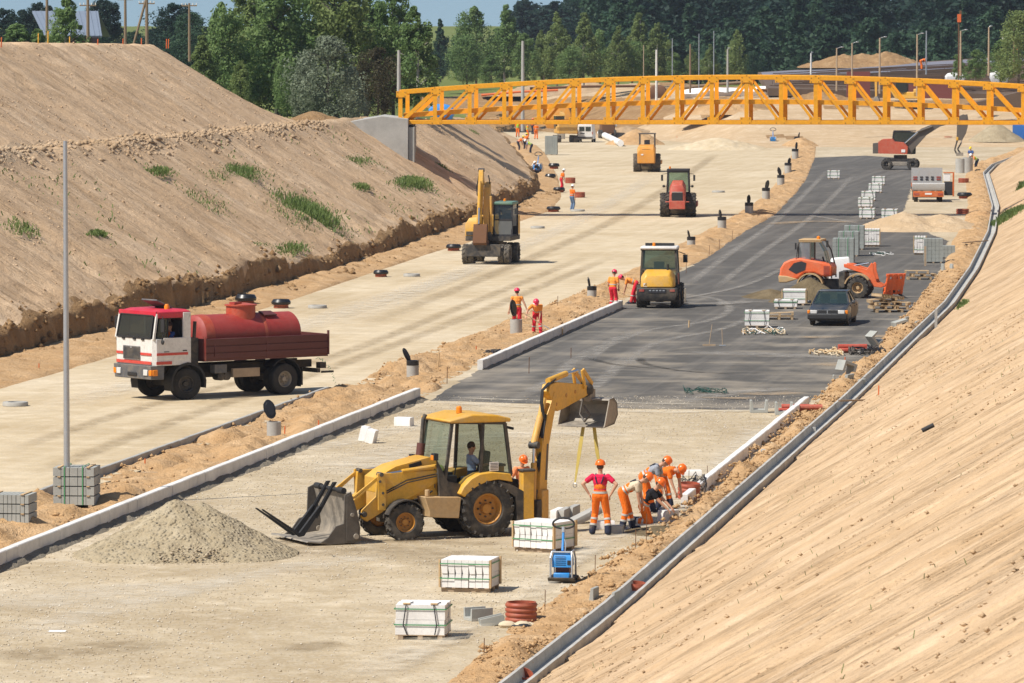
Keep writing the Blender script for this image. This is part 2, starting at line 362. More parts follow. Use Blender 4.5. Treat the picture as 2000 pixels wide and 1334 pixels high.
def far_h(X, Y):
    X = np.asarray(X, float); Y = np.asarray(Y, float)
    y0 = np.interp(X, [-6, 2, 12, 26, 60], [640, 640, 600, 545, 545])
    z = np.interp(X, [10, 24], [4.0, 4.5]) * sm(y0, y0 + 64, Y) + np.interp(X, [14, 26], [2.2, .5]) * sm(y0 + 60, y0 + 150, Y) + 3.0 * sm(760, 1100, Y) + 5 * sm(900, 1500, Y)
    return z + 0.5 * fbm(X * 0.16, Y * 0.06, 4, 31) * sm(y0, y0 + 20, Y)
def right_h(X, Y):
    w = np.asarray(X, float) - at(CHL, Y) - 0.22
    return np.where(w > 0, np.minimum(0.12 + w / 1.75, 12.4), 0)
def terrain(X, Y): return np.maximum(np.maximum(left_h(X, Y, False), far_h(X, Y)), right_h(X, Y))
def T(px, py):                              # where a line of sight first meets the ground as built
    d = ray(px, py); t = np.arange(30, 1400, 0.5)
    hit = np.nonzero(H + d[2] * t < terrain(d[0] * t, d[1] * t))[0]
    t = t[hit[0]] if len(hit) else 1400
    f = np.linspace(t - 0.5, t, 20); i = np.nonzero(H + d[2] * f < terrain(d[0] * f, d[1] * f) + 1e-3)[0]
    t = f[i[0]] if len(i) else t
    return (d[0] * t, d[1] * t, H + d[2] * t)

def sheet(name, poly, z, mat, step=1.2, jit=0.12, kind='structure', seed=1):
    r = np.random.default_rng(seed); P = []
    for (a, b) in zip(poly, poly[1:] + poly[:1]):
        n = max(1, int(math.dist(a, b) / step))
        for i in range(n):
            t = i / n; P.append((a[0] + (b[0] - a[0]) * t + r.normal(0, jit), a[1] + (b[1] - a[1]) * t + r.normal(0, jit * 2), z))
    me = bpy.data.meshes.new(name); me.from_pydata(P, [], [tuple(range(len(P)))]); me.materials.append(mat)
    bm = bmesh.new(); bm.from_mesh(me); bmesh.ops.recalc_face_normals(bm, faces=bm.faces)
    if bm.faces and list(bm.faces)[0].normal.z < 0: bmesh.ops.reverse_faces(bm, faces=list(bm.faces))
    bm.to_mesh(me); bm.free()
    o = bpy.data.objects.new(name, me); COL.objects.link(o); return tag(o, kind=kind)
def GP(pts): return [G(a, b)[:2] for a, b in pts]

# one broad sheet of earth to the horizon
mb = MB(); mb.add([(-4000, -300, -0.04), (4000, -300, -0.04), (4000, 9000, -0.04), (-4000, 9000, -0.04)], [(0, 1, 2, 3)], M['earth'])
tag(mb.build('ground', smooth=0, fix=False), kind='structure')
# left bank: ragged cut, lower slope, bench of clods, upper slope
Ys = np.concatenate([np.arange(84, 164, 0.6), np.arange(164, 345, 0.25), np.arange(345, 420, 0.5), np.arange(420, 700, 1.5)])
ws = np.concatenate([[-0.3, -0.06], np.arange(0, 0.5, 0.06), np.arange(0.5, 2, 0.2), np.arange(2, 24, 0.33), np.arange(24, 90, 3)])
YY, WW = np.meshgrid(Ys, ws, indexing='ij'); XX = at(TOE, YY) - WW; ZZ = left_h(XX, YY); ZZ[:, :2] = -0.08
XX = XX - 0.15 * fbm(YY * 1.3, ZZ * 2.0, 3, 44) * (WW < 1.2)
V = np.stack([XX, YY, ZZ], -1).reshape(-1, 3); fq = gridfaces(len(Ys), len(ws))[:, ::-1]
lb = npmesh('left_bank', V, fq, M['slope_left']); tag(lb, kind='structure')
for m in ('bank', 'earth', 'grass'): lb.data.materials.append(M[m])
fw = WW.reshape(-1)[fq].mean(1); fy = YY.reshape(-1)[fq].mean(1); wbv = 0.3 + np.maximum(hb(fy) - bankh(fy), 0) * 1.62
fw2 = fw + 0.5 * fbm(fy * 0.8, fw, 3, 3)
mi = np.where(fw2 < 0.55, 1, np.where((fw2 > wbv - 0.2) & (fw2 < wbv + 2.3), 2, 0)); mi = np.where((fy > 336) & (fw > wbv + 3.5), 3, mi)
lb.data.polygons.foreach_set('material_index', mi.astype(np.int32))
# right slope with its raked furrows
Ys = np.concatenate([np.arange(24, 60, 0.06), np.arange(60, 200, 0.1), np.arange(200, 560, 0.5)])
ws = np.concatenate([np.arange(0, 22, 0.4), [24, 28, 40, 60]])
YY, WW = np.meshgrid(Ys, ws, indexing='ij'); XX = at(CHL, YY) + 0.22 + WW; ZZ = right_h(XX, YY)
u = YY + 0.145 * WW + 0.25 * fbm(WW * 0.25, YY * 0.15, 3, 77)
groove = np.clip(vnoise(u * 1.5, WW * .03 + 0.5, 51) - 0.45, 0, 1) * 0.24 + np.clip(vnoise(u * 3.6, WW * 0.12, 52) - 0.5, 0, 1) * 0.18 + 0.05 * fbm(u * 0.5, WW * 0.3, 3, 53)
ZZ = ZZ - groove * sm(0.2, 1.5, WW) + 0.05 * fbm(XX * 1.5, YY * 1.5, 3, 54) + 0.2 * fbm(YY * 0.05, WW * 0.1, 2, 55) * sm(0, 4, WW)
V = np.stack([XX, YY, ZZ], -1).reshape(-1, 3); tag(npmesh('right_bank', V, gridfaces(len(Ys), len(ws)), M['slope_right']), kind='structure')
# rising ground at the back
Xs = np.arange(-160, 200, 2.0); Ys = np.concatenate([np.arange(520, 760, 2.0), np.arange(760, 1600, 12)])
YY, XX = np.meshgrid(Ys, Xs, indexing='ij'); ZZ = far_h(XX, YY) - 0.06; ZZ[0] = -0.3
V = np.stack([XX, YY, ZZ], -1).reshape(-1, 3); fh = npmesh('hillside', V, gridfaces(len(Ys), len(Xs)), M['sand_pale']); tag(fh, kind='structure')
fh.data.materials.append(M['grass']); fq = gridfaces(len(Ys), len(Xs)); fx = XX.reshape(-1)[fq].mean(1); fy = YY.reshape(-1)[fq].mean(1)
fh.data.materials.append(M['bank'])
brown = (fbm(fx * .12, fy * .05, 4, 88) > -.02) & (fx < 22) & (fy > 605) & (fy < 720) | ((fbm(fx * .15, fy * .06, 4, 89) > .08) & (fx > 22) & (fy > 560) & (fy < 700))
fh.data.polygons.foreach_set('material_index', np.where(brown & (fy < 705), 2, (fy > 700 + 15 * fbm(fx * .1, fy * .1, 3, 8)) | ((fx < -4) & (fy > 660))).astype(np.int32))

# carriageways
VL = [(-80, 1015), (0, 985), (190, 935), (640, 765), (700, 748), (790, 705), (930, 652), (1060, 602), (1160, 562), (1250, 522), (1340, 472), (1400, 442), (1450, 414), (1490, 387), (1520, 357), (1535, 332), (1548, 302), (1562, 283)]
VR = [(-80, 1148), (0, 1113), (815, 770), (838, 785), (935, 722), (1205, 602), (1250, 578), (1328, 533), (1377, 505), (1454, 452), (1510, 421), (1552, 378), (1573, 350), (1590, 308), (1592, 283)]
VLw, VRw = line(VL), line([p for p in VR if p != (815, 770)])
SR = [(0, 758), (115, 725), (224, 692), (450, 622), (574, 583), (650, 556), (702, 539), (846, 491), (902, 477), (1000, 436), (1070, 412), (1092, 385), (1085, 345), (1062, 300), (1040, 280), (1000, 262)]
SRw = line(SR)
RL = [(880, 1334), (940, 1290), (1010, 1218), (1062, 1188), (1112, 1150), (1192, 1092), (1248, 1058), (1330, 1000), (1420, 925), (1583, 793), (1622, 755), (1680, 708), (1715, 688), (1739, 645), (1782, 606), (1820, 554), (1848, 515), (1862, 470), (1884, 440), (1892, 400), (1886, 345), (1900, 322), (1965, 300)]
RLw = line(RL)
ys = np.arange(70, 660, 2.0)
sheet('gravel_road', [(float(at(SRw, y)) - 0.6, y) for y in ys] + [(float(at(VLw, y)) + 0.6 if y < 545 else float(26 + (y - 545) * 0.02), y) for y in ys[::-1]], 0.004, M['gravel_left'], 3, 0.0)
ys = np.arange(70, 620, 2.0)
sheet('gravel_bed', [(float(at(VRw, y)) - 0.7, y) for y in ys] + [(float(at(RLw, y)) + 0.8, y) for y in ys[::-1]], 0.008, M['gravel_right'], 3, 0.0)
AL = [(838, 784), (935, 723), (1205, 602), (1250, 578), (1328, 533), (1377, 505), (1454, 452), (1510, 421), (1552, 378), (1573, 350), (1590, 308)]
AR = [(1690, 304), (1790, 311), (1785, 340), (1776, 380), (1762, 420), (1800, 450), (1850, 470), (1846, 515), (1818, 556), (1780, 608), (1737, 647), (1713, 690), (1678, 709), (1615, 758), (1578, 789)]
AB = [(1465, 803), (1300, 799), (1180, 797), (1063, 790), (950, 786)]
sheet('asphalt', GP(AL + AR + AB), 0.012, M['asphalt'], 0.8, 0.06)
def strip(name, Lw, Rw, y0, y1, dy, nc, mat, hf, over=0.15):
    Ys = np.arange(y0, y1, dy); t = np.linspace(0, 1, nc)
    xl = at(Lw, Ys)[:, None] - over; xr = at(Rw, Ys)[:, None] + over
    XX = xl + (xr - xl) * t[None, :] + 0 * Ys[:, None]; YY = Ys[:, None] + 0 * XX; TT = t[None, :] + 0 * XX
    ZZ = hf(XX, YY, TT) * np.sin(np.pi * np.clip(TT, 0, 1)) ** 0.5 - 0.03 * (np.abs(TT - 0.5) > 0.499)
    V = np.stack([XX, YY, ZZ], -1).reshape(-1, 3)
    return tag(npmesh(name, V, gridfaces(len(Ys), nc), mat), kind='structure')
VRs = VRw.copy(); VRs[:, 0] -= np.where(VRw[:, 1] < 265, 0.42, 0)
strip('sand_verge', VLw, VRs, 80, 600, 0.16, 26, M['sand'], lambda X, Y, t: 0.09 + np.where(Y < 200, 1.15, .75) * np.clip(fbm(X * 0.8, Y * 0.45, 4, 61), -0.08, 0.5) + 0.2 * fbm(X * 2.5, Y * 2.5, 3, 62) * np.where(Y < 250, 1, .5))
strip('toe_verge', TOE, SRw, 84, 560, 0.25, 18, M['sand'], lambda X, Y, t: 0.10 + 0.5 * np.clip(fbm(X * 0.7, Y * 0.4, 4, 63), -0.1, 0.5) + 0.3 * (1 - t) ** 2, 0.25)
CHLl = CHL.copy(); CHLl[:, 0] -= 0.27
RLs = RLw.copy(); RLs[:, 0] += np.where((RLw[:, 1] > 118) & (RLw[:, 1] < 172), 0.30, 0)
strip('sand_shoulder', RLs, CHLl, 70, 560, 0.14, 24, M['sand'], lambda X, Y, t: 0.09 + 0.75 * np.clip(fbm(X * 0.8, Y * 0.5, 4, 65), -0.08, 0.5) + 0.22 * fbm(X * 2.6, Y * 2.6, 3, 66) + 0.16 * t, 0.1)

# ------------------------------------------------------------------ kerbs and channel
def run(p, q, n=None, step=1.0):
    p, q = Vector(p), Vector(q); L = (q - p).length; n = n or max(1, round(L / step)); d = (q - p) / L; return p, d, L / n, n
def kerb(name, p, q, w, h, mat, label, seed=0, z0=-0.03, sink=0.0):
    r = random.Random(seed); p, d, st, n = run((*p[:2], 0), (*q[:2], 0)); a = math.atan2(d.y, d.x); mb = MB()
    for i in range(n):
        c = p + d * (st * (i + 0.5)); z = h + r.uniform(-0.006, 0.006); o = r.uniform(-0.006, 0.006)
        Mx = Matrix.Translation((c.x - d.y * o, c.y + d.x * o, 0)) @ Matrix.Rotation(a + r.uniform(-.008, .008), 4, 'Z')
        ch = min(0.018, w * 0.12)
        prof = [(-w / 2, z0), (w / 2, z0), (w / 2, z - 0.01), (w / 2 - 0.01, z), (-w / 2 + ch, z), (-w / 2, z - ch)]
        mb.prism(prof, -st / 2 + 0.008, st / 2 - 0.008, mat, Mx @ Matrix.Rotation(math.pi / 2, 4, 'Z') @ Matrix.Scale(1, 4), 'xz')
    return tag(mb.build(name, smooth=20), label, 'kerb')
kerb('kerb', G(-520, 1319), G(815, 781), 0.20, 0.40, M['kerb'], 'long pale concrete kerb in the foreground ending beside the backhoe', 1)
kerb('kerb', G(938, 723), G(1212, 602), 0.20, 0.36, M['kerb'], 'pale concrete kerb along the asphalt edge ending by the yellow loader', 2)
kerb('kerb', G(-500, 1182), G(640, 768), 0.12, 0.22, M['concrete'], 'low narrow grey kerb in front of the tanker truck', 3)
kerb('kerb', G(1336, 990), G(1575, 793), 0.18, 0.32, M['kerb_white'], 'white kerb on the right that the kneeling crew is extending', 4)
mb = MB(); r = random.Random(5); pts = [Vector((x, y, 0)) for x, y in CHL]
a0 = pts[0] + (pts[0] - pts[1]).normalized() * 12; pts = [a0] + pts
for p, q in zip(pts, pts[1:]):
    p, d, st, n = run(p, q); a = math.atan2(d.y, d.x)
    for i in range(n):
        c = p + d * (st * (i + 0.5)); dz = r.uniform(-0.004, 0.004)
        Mx = Matrix.Translation((c.x - 0.02, c.y, 0.02 + dz)) @ Matrix.Rotation(a + math.pi / 2, 4, 'Z')
        U = [(-.25, -.1), (.25, -.1), (.25, .25), (.18, .25), (.15, .05), (-.15, .05), (-.18, .27), (-.25, .27)]   # -x is the slope side after the turn
        U = [(-x, z) for x, z in U]
        mb.prism(U, -st / 2 + 0.008, st / 2 - 0.008, M['channel'], Mx, 'xz')
tag(mb.build('drainage_channel', smooth=20), 'long grey concrete drainage channel at the foot of the right sand slope', 'channel')

def bed(p, q, w, h, seed):                  # rough mortar haunching along a kerb's foot, kerb shadow painted into its colour
    p, q = Vector(p), Vector(q); d = (q - p).normalized(); n = Vector((d.y, -d.x, 0)); L = (q - p).length; k = int(L / .25); Vs = []
    for i in range(k + 1):
        c = p + d * (L * i / k)
        for j, (a, z) in enumerate(((.08, h), (w * .45, h * .8), (w, .0))):
            e = float(fbm(i * .35 + seed, j * 1.7, 3, seed)); v_ = c + n * (a + e * w * .8 * (j > 0)); Vs.append((v_.x, v_.y, max(z + e * .08 * (j < 2), .0) + (.012 if j < 2 else -.01)))
    return tag(npmesh('kerb_bed', np.array(Vs), gridfaces(k + 1, 3)[:, ::-1], M['haunch']), kind='structure')
bed(G(-520, 1319), G(815, 781), .42, .11, 1); bed(G(938, 723), G(1212, 602), .25, .05, 2)

# ------------------------------------------------------------------ footbridge
BY = 340.0; sB = F / BY
def B(px, py, dy=0.0, dx=0.0): p = D(px, py, BY); return Vector((p[0] + dx, BY + dy, p[2]))
br = thing('footbridge', 'yellow arched steel truss footbridge spanning the whole road', 'bridge', (0, 0, 0))
vx = [782 + 67.6 * k for k in range(21)]
def ty(x): return 180 - 29 * (1 - ((x - 1458) / 676) ** 2)
def dyk(x): return 226 - 27 * (1 - ((x - 1458) / 676) ** 2)
for side, (dy, dx) in enumerate(((0, 0), (2.6, 0.42))):
    mb = MB(); mb.bar(B(vx[0] - 4, 238.5, dy, dx), B(vx[-1] + 4, 240, dy, dx), 0.3, 0.27, M['truss']); mb.build('bottom_chord', br, 0.02)
    mb = MB()
    for a, b in zip(vx, vx[1:]): mb.bar(B(a - 1.5, ty(a), dy, dx), B(b + 1.5, ty(b), dy, dx), 0.3, 0.31, M['truss'])
    mb.build('top_chord', br, 0.02)
    for k, x in enumerate(vx):
        mb = MB(); mb.bar(B(x, 236, dy, dx), B(x, ty(x) + 2, dy, dx), 0.24, 0.27, M['truss']); mb.build('vertical', br)
    for k in range(20):
        mb = MB(); a, b = (vx[k] + 5, vx[k + 1] - 2) if k < 10 else (vx[k + 1] - 5, vx[k] + 2)
        w = 0.26 if k in (0, 19) else 0.17
        mb.bar(B(a, 235, dy, dx), B(b, ty(b) + 4, dy, dx), 0.16, w, M['truss']); mb.build('diagonal', br)
mb = MB()
for a, b in zip(vx, vx[1:]):
    p, q = B(a, dyk(a), 1.3, 0.2), B(b, dyk(b), 1.3, 0.2); mb.bar(p, q, 2.3, 0.30, M['truss'])
mb.build('deck', br)
for k, x in enumerate(vx):
    for yy, wpx, hpx in ((236, 11, 7), (ty(x) + 4, 10, 6)):
        mb = MB(); c = B(x + (2 if k < 10 else -2), yy, -.158, 0); mb.box(c, (wpx * 2 / sB, .014, hpx * 2 / sB), M['truss'])
        for a_ in (-.7, .7):
            for b_ in (-.6, .6): mb.cyl((c.x + a_ * wpx / sB, c.y, c.z + b_ * hpx / sB), (c.x + a_ * wpx / sB, c.y - .025, c.z + b_ * hpx / sB), .03, M['darkmetal'], 6)
        mb.build('gusset_plate', br)
mb = MB()
for x in vx[::2]: mb.bar(B(x, 238.5, 0.15, 0), B(x, 238.5, 2.45, 0.42), 0.18, 0.18, M['truss'])
mb.build('cross_beam', br)
ab = thing('abutment', 'grey concrete abutment wall under the left end of the bridge', 'abutment', (0, 0, 0))
x0, x1, x2 = D(676, 230, 338)[0], D(797, 230, 338)[0], D(809, 230, 338)[0]
mb = MB(); mb.prism([(x0, 3.0), (x1, 2.0), (x1, 6.55), (x0 + 2.4, 6.75), (x0, 6.35)], 338.2, 345, M['concrete']); mb.build('wing_wall', ab, 0.03)
mb = MB(); mb.box(((x1 + x2) / 2 + 0.01, 341.6, 3.9), (x2 - x1, 6.4, 4.2), M['concrete_grey']); mb.build('pier', ab, 0.03)
mb = MB()
for dy in (339.9, 342.7): mb.box(((x1 + x2) / 2, dy, 6.06), (0.4, 0.4, 0.12), M['black'])
mb.build('bearing', ab)
# ------------------------------------------------------------------ trees
def leafmat(name, a, b, c):
    t = NT(name); n = t.noise(t.coord('Object'), 0.55, 4, 0.65); oi = t.n('ShaderNodeObjectInfo')
    col = t.ramp(n, [(0.3, a), (0.5, b), (0.7, c)])
    col = t.mix(oi.outputs['Random'], col, t.mix(0.45, col, c3(a, 1.0)))
    t.done(col, 0.6, None, 0, 0.25)
    tr = t.n('ShaderNodeBsdfTranslucent'); t.link(col, tr.inputs[0])
    mx = t.n('ShaderNodeMixShader'); mx.inputs[0].default_value = 0.45
    t.link(t.b.outputs[0], mx.inputs[1]); t.link(tr.outputs[0], mx.inputs[2]); t.link(mx.outputs[0], t.t.nodes['Material Output'].inputs[0])
    return t.m
M['leaf'] = leafmat('leaf_green', (.095, .165, .05), (.17, .26, .085), (.26, .345, .13))
M['leaf_yel'] = leafmat('leaf_yellowgreen', (.13, .18, .055), (.205, .265, .085), (.28, .34, .125))
M['leaf_silver'] = leafmat('leaf_silver', (.15, .18, .11), (.23, .27, .18), (.34, .38, .28))
M['leaf_dark'] = leafmat('leaf_dark', (.014, .036, .028), (.024, .054, .040), (.038, .078, .052))  # dark conifers; cloud shadow over the far wood is put into this colour
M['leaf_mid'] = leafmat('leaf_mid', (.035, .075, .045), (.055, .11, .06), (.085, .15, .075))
M['weed'] = leafmat('weed_green', (.10, .155, .04), (.15, .215, .055), (.21, .265, .09))
M['leaf_brown'] = leafmat('leaf_brown', (.06, .05, .025), (.09, .075, .035), (.10, .10, .04))
M['bark'] = plain('bark', (.10, .085, .065), 0.9)
M['bark_pale'] = plain('bark_pale', (.42, .40, .36), 0.9)
def crown(rg, h, prof, n, leaf, nclump, base=0.12, lean=0.0):
    # clumps spread in the crown's volume, leaf-sized faces on each; gaps stay between clumps
    z = base + (1 - base) * rg.random(nclump) ** 0.9; a = rg.random(nclump) * 2 * np.pi
    rr = np.interp(z, prof[0], prof[1]); rr = rr * (0.72 + 0.62 * vnoise(a * 1.1 + rg.uniform(0, 50), z * 4.5, 13)); q = np.sqrt(rg.random(nclump)) * 0.98 * rr
    C = np.stack([q * np.cos(a) + lean * z, q * np.sin(a), z * h], -1)
    cr = np.clip(rr * 0.34, 0.22, None) * rg.uniform(0.45, 1.5, nclump)
    i = rg.integers(0, nclump, n); d = rg.normal(size=(n, 3)); d /= np.linalg.norm(d, axis=1)[:, None]
    P = C[i] + d * (cr[i] * rg.uniform(0.45, 1.05, n))[:, None] * np.array([1, 1, 1.15])
    nn = d + rg.normal(size=(n, 3)) * 0.55 + np.array([0, 0, 0.25]); nn /= np.linalg.norm(nn, axis=1)[:, None]
    u = np.cross(nn, rg.normal(size=(n, 3))); u /= np.linalg.norm(u, axis=1)[:, None]; v = np.cross(nn, u)
    s = (leaf * rg.uniform(0.6, 1.35, n))[:, None]
    V = np.stack([P - u * s, P - v * s * 0.55, P + u * s, P + v * s * 0.55], 1).reshape(-1, 3)
    return V, np.arange(4 * n).reshape(-1, 4)
PROF = {'birch': ([0, .1, .3, .55, .8, 1], [.5, 1.4, 2.2, 2.0, 1.2, .15]), 'poplar': ([0, .1, .3, .6, .85, 1], [.8, 2.0, 2.7, 2.5, 1.6, .4]),
        'round': ([0, .1, .35, .65, .9, 1], [1.4, 2.6, 3.3, 3.1, 1.8, .6]), 'spruce': ([0, .1, .3, .6, .9, 1], [1.4, 2.2, 2.0, 1.3, .45, .1]),
        'pine': ([0, .4, .55, .75, .92, 1], [.2, .5, 1.8, 2.2, 1.5, .5]), 'bush': ([0, .1, .4, .7, .9, 1], [1.6, 2.2, 2.3, 1.9, 1.1, .5])}
PROTO = {}
def proto(kind, leaf, h=10.0, n=10500, sz=0.155, ncl=110, var=0):
    key = (kind, leaf, var)
    if key in PROTO: return PROTO[key]
    rg = np.random.default_rng(abs(hash((kind, var)) % 9999) if False else len(PROTO) * 17 + 3)
    V, fq = crown(rg, h, PROF[kind], n, sz, ncl, {'pine': .45, 'bush': .03}.get(kind, .06), rg.uniform(-.5, .5))
    cm = npmesh('crown', V, fq, M[leaf], False); c = cm.data; bpy.data.objects.remove(cm)
    mb = MB(); bk = M['bark_pale'] if kind == 'birch' else M['bark']
    mb.tube([(0, 0, -0.6), (0.03, 0, h * .25), (0.08, .03, h * .6), (0.1, 0, h * .9)], [.17, .14, .09, .03], bk, 7)
    for k in range(9):
        z = h * rg.uniform(.18, .75); a = rg.uniform(0, 6.28); l = np.interp(z / h, *PROF[kind]) * .8
        mb.tube([(0.04, 0, z), (l * .5 * math.cos(a), l * .5 * math.sin(a), z + l * .35), (l * math.cos(a), l * math.sin(a), z + l * .6)], [.06, .04, .015], bk, 5)
    tr = mb.build('trunk', fix=False); tm = tr.data; bpy.data.objects.remove(tr)
    PROTO[key] = (c, tm, h); return PROTO[key]
TREEN = {}
def tree(name, pr, p, h, wide, label, group, rz=0.0):
    c, tm, h0 = pr; t = thing(name, label, 'bush' if name == 'bush' else 'tree', p, rz, group)
    k = h / h0; t.scale = (k * wide, k * wide, k)
    for nm, me in (('trunk', tm), ('crown', c)):
        o = bpy.data.objects.new(nm, me); COL.objects.link(o); o.parent = t
    return t
def base_z(Y): return {0: 6.2}.get(0) if Y < 620 else 6.2 + (Y - 620) * 0.006
def ptree(px, top, Y, kind, leaf, label, group='trees behind the site', wide=1.0, var=0, z=None, name='tree', **kw):
    z = base_z(Y) if z is None else z; t = D(px, top, Y); h = t[2] - z
    return tree(name, proto(kind, leaf, var=var, **kw), (t[0], Y, z), h, wide * 10.0 / h * kw.get('ws', 1) if False else wide, label, group, random.uniform(0, 6.28))
# tall poplars and birches left of the bridge
gl = 'tall trees beside the left bank'
for i, (px, top, Y, kd, wd, lf) in enumerate([(392, 68, 372, 'birch', 1.05, 'leaf_yel'), (432, 8, 380, 'poplar', 0.95, 'leaf'), (482, -28, 388, 'poplar', 1.0, 'leaf_yel'), (540, -52, 384, 'poplar', 1.05, 'leaf'),
        (598, -70, 392, 'poplar', 1.0, 'leaf'), (655, -62, 386, 'poplar', 1.0, 'leaf_yel'), (715, -30, 392, 'birch', 1.15, 'leaf'), (768, -22, 390, 'poplar', .9, 'leaf'), (815, 15, 384, 'birch', 1.05, 'leaf'), (470, 120, 368, 'bush', .9, 'leaf_yel'), (560, 110, 366, 'round', .75, 'leaf')]):
    lab = ['yellow green birch at the left edge of the grove beside the crest', 'green poplar rising right behind the crest end', 'yellow green poplar second from the grove\'s left edge', 'tall green poplar in the left middle of the grove', 'tallest green poplar in the middle of the grove', 'yellow green poplar behind the silver willow', 'green birch left of the gap behind the brown tree', 'green poplar above the left end of the bridge', 'green birch at the right edge of the grove over the bridge end', 'low yellow green bush at the slope edge under the poplars', 'low round green tree at the foot of the middle poplars'][i]
    ptree(px, top, Y, kd, lf, lab, gl, wd, i % 2, name='bush' if kd == 'bush' else 'tree', z=6.2)
ptree(640, 72, 362, 'round', 'leaf_silver', 'silver grey willow beside the brown earth mound', gl, 1.15, z=5.9)
ptree(590, 120, 364, 'bush', 'leaf_silver', 'low silver grey willow bush left of the big willow', gl, 0.95, z=6.0, name='bush')
ptree(690, 128, 366, 'bush', 'leaf_silver', 'low silver grey willow bush above the abutment wall', gl, 0.9, z=5.9, name='bush', var=1)
ptree(738, 95, 372, 'round', 'leaf_brown', 'brownish half dry tree left of the bridge end', gl, 0.9, z=6.0)
# middle distance row
gm = 'trees in the middle distance'
mid = [(860, 40, 700, 'spruce', 'leaf_mid'), (895, 62, 720, 'birch', 'leaf_mid'), (930, 14, 640, 'poplar', 'leaf'), (985, 12, 650, 'birch', 'leaf'), (912, 70, 632, 'round', 'leaf'), (1025, 66, 640, 'poplar', 'leaf'), (1062, 58, 660, 'birch', 'leaf_yel'), (1088, 24, 655, 'birch', 'leaf_yel'), (1140, 24, 660, 'birch', 'leaf_yel'), (1112, 90, 650, 'round', 'leaf'), (1172, 58, 670, 'poplar', 'leaf'), (1208, 50, 665, 'birch', 'leaf_yel'), (1250, 24, 680, 'birch', 'leaf_yel'), (1284, 44, 680, 'birch', 'leaf_yel'), (1235, 80, 668, 'round', 'leaf'), (1352, 96, 690, 'birch', 'leaf_yel'), (1385, 86, 700, 'birch', 'leaf_yel'), (1440, 58, 700, 'birch', 'leaf_yel'), (1470, 100, 705, 'round', 'leaf_mid'), (1320, 104, 690, 'bush', 'leaf'), (1560, 108, 705, 'bush', 'leaf_mid'), (850, 100, 690, 'bush', 'leaf_mid'), (960, 108, 630, 'bush', 'leaf')]
for i, (px, top, Y, kd, lf) in enumerate(mid):
    tone = {'leaf': 'green', 'leaf_yel': 'yellow green', 'leaf_mid': 'deep green'}[lf]; kn = {'birch': 'birch', 'poplar': 'poplar', 'round': 'broad tree', 'spruce': 'spruce', 'bush': 'bush'}[kd]
    where = ['left of the field gap, behind the bridge end', 'beside the spruce over the far field', 'tallest of the clump right of the field gap', 'pointed, next to the tallest one right of the field', 'low, left of the clump beside the field', 'behind the tall white concrete pole', 'just right of the white concrete pole', 'narrow, in front of the dark wood, left of a pair', 'narrow, in front of the dark wood, right of a pair', 'low, between the narrow pair', 'dark sided, left of the yellowish group', 'first of the yellowish group behind the bridge', 'tallest of the yellowish group behind the bridge', 'right hand end of the yellowish group', 'low, at the foot of the yellowish group', 'small, between the thin steel masts', 'small, right of the thin steel masts', 'lone pointed one by the round lamp', 'low, right of the lone pointed birch', 'low, behind the brown wooden post', 'low, left of the grassy earth mound', 'low, at the left side of the field gap', 'low, at the right side of the field gap'][i]
    hh = D(px, top, Y)[2] - 6.5
    ptree(px, top, Y, kd, lf, f'{tone} {kn} {where}', gm, {'bush': 1.5, 'round': 1.15}.get(kd, 1.0) * (1.15 if hh < 5 else 1.0), i % 2, name='bush' if kd == 'bush' else 'tree', z=6.0)
# behind the left crest
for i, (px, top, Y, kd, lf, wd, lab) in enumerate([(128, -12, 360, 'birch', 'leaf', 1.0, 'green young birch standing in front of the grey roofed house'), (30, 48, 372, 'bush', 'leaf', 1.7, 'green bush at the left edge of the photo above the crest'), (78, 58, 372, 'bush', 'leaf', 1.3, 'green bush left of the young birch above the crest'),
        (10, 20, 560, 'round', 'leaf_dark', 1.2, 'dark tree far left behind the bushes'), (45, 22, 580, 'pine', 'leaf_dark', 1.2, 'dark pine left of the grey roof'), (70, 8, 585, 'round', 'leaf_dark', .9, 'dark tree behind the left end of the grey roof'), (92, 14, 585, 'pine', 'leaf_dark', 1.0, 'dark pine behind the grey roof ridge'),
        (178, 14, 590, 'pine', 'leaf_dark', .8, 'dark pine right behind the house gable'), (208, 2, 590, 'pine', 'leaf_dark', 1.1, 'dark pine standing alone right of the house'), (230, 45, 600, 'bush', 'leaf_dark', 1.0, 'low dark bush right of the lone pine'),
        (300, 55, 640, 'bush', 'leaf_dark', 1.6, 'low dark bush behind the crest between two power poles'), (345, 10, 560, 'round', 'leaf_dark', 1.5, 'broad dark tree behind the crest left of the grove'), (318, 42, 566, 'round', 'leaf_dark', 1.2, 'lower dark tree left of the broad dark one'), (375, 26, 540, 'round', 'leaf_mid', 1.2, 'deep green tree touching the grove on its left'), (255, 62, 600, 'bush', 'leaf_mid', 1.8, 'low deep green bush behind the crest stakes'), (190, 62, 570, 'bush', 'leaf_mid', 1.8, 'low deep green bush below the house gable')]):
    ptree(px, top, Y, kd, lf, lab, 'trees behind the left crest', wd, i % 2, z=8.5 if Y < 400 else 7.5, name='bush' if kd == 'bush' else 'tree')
for i, (px, top, Y, kd, wd, lab) in enumerate([(1990, 22, 560, 'round', 1.1, 'pale green tree at the right edge of the photo'), (1955, 78, 566, 'bush', 1.8, 'pale green bush below the right edge tree'), (1905, 98, 575, 'bush', 1.6, 'pale green bush left of the right edge tree'), (1872, 106, 580, 'bush', 1.2, 'small pale green bush behind the rust brown lifting mast')]):
    ptree(px, top, Y, kd, 'leaf_yel' if i == 0 else 'leaf', lab, 'greenery at the right edge', wd, i % 2, z=7.0, name='bush' if kd == 'bush' else 'tree')
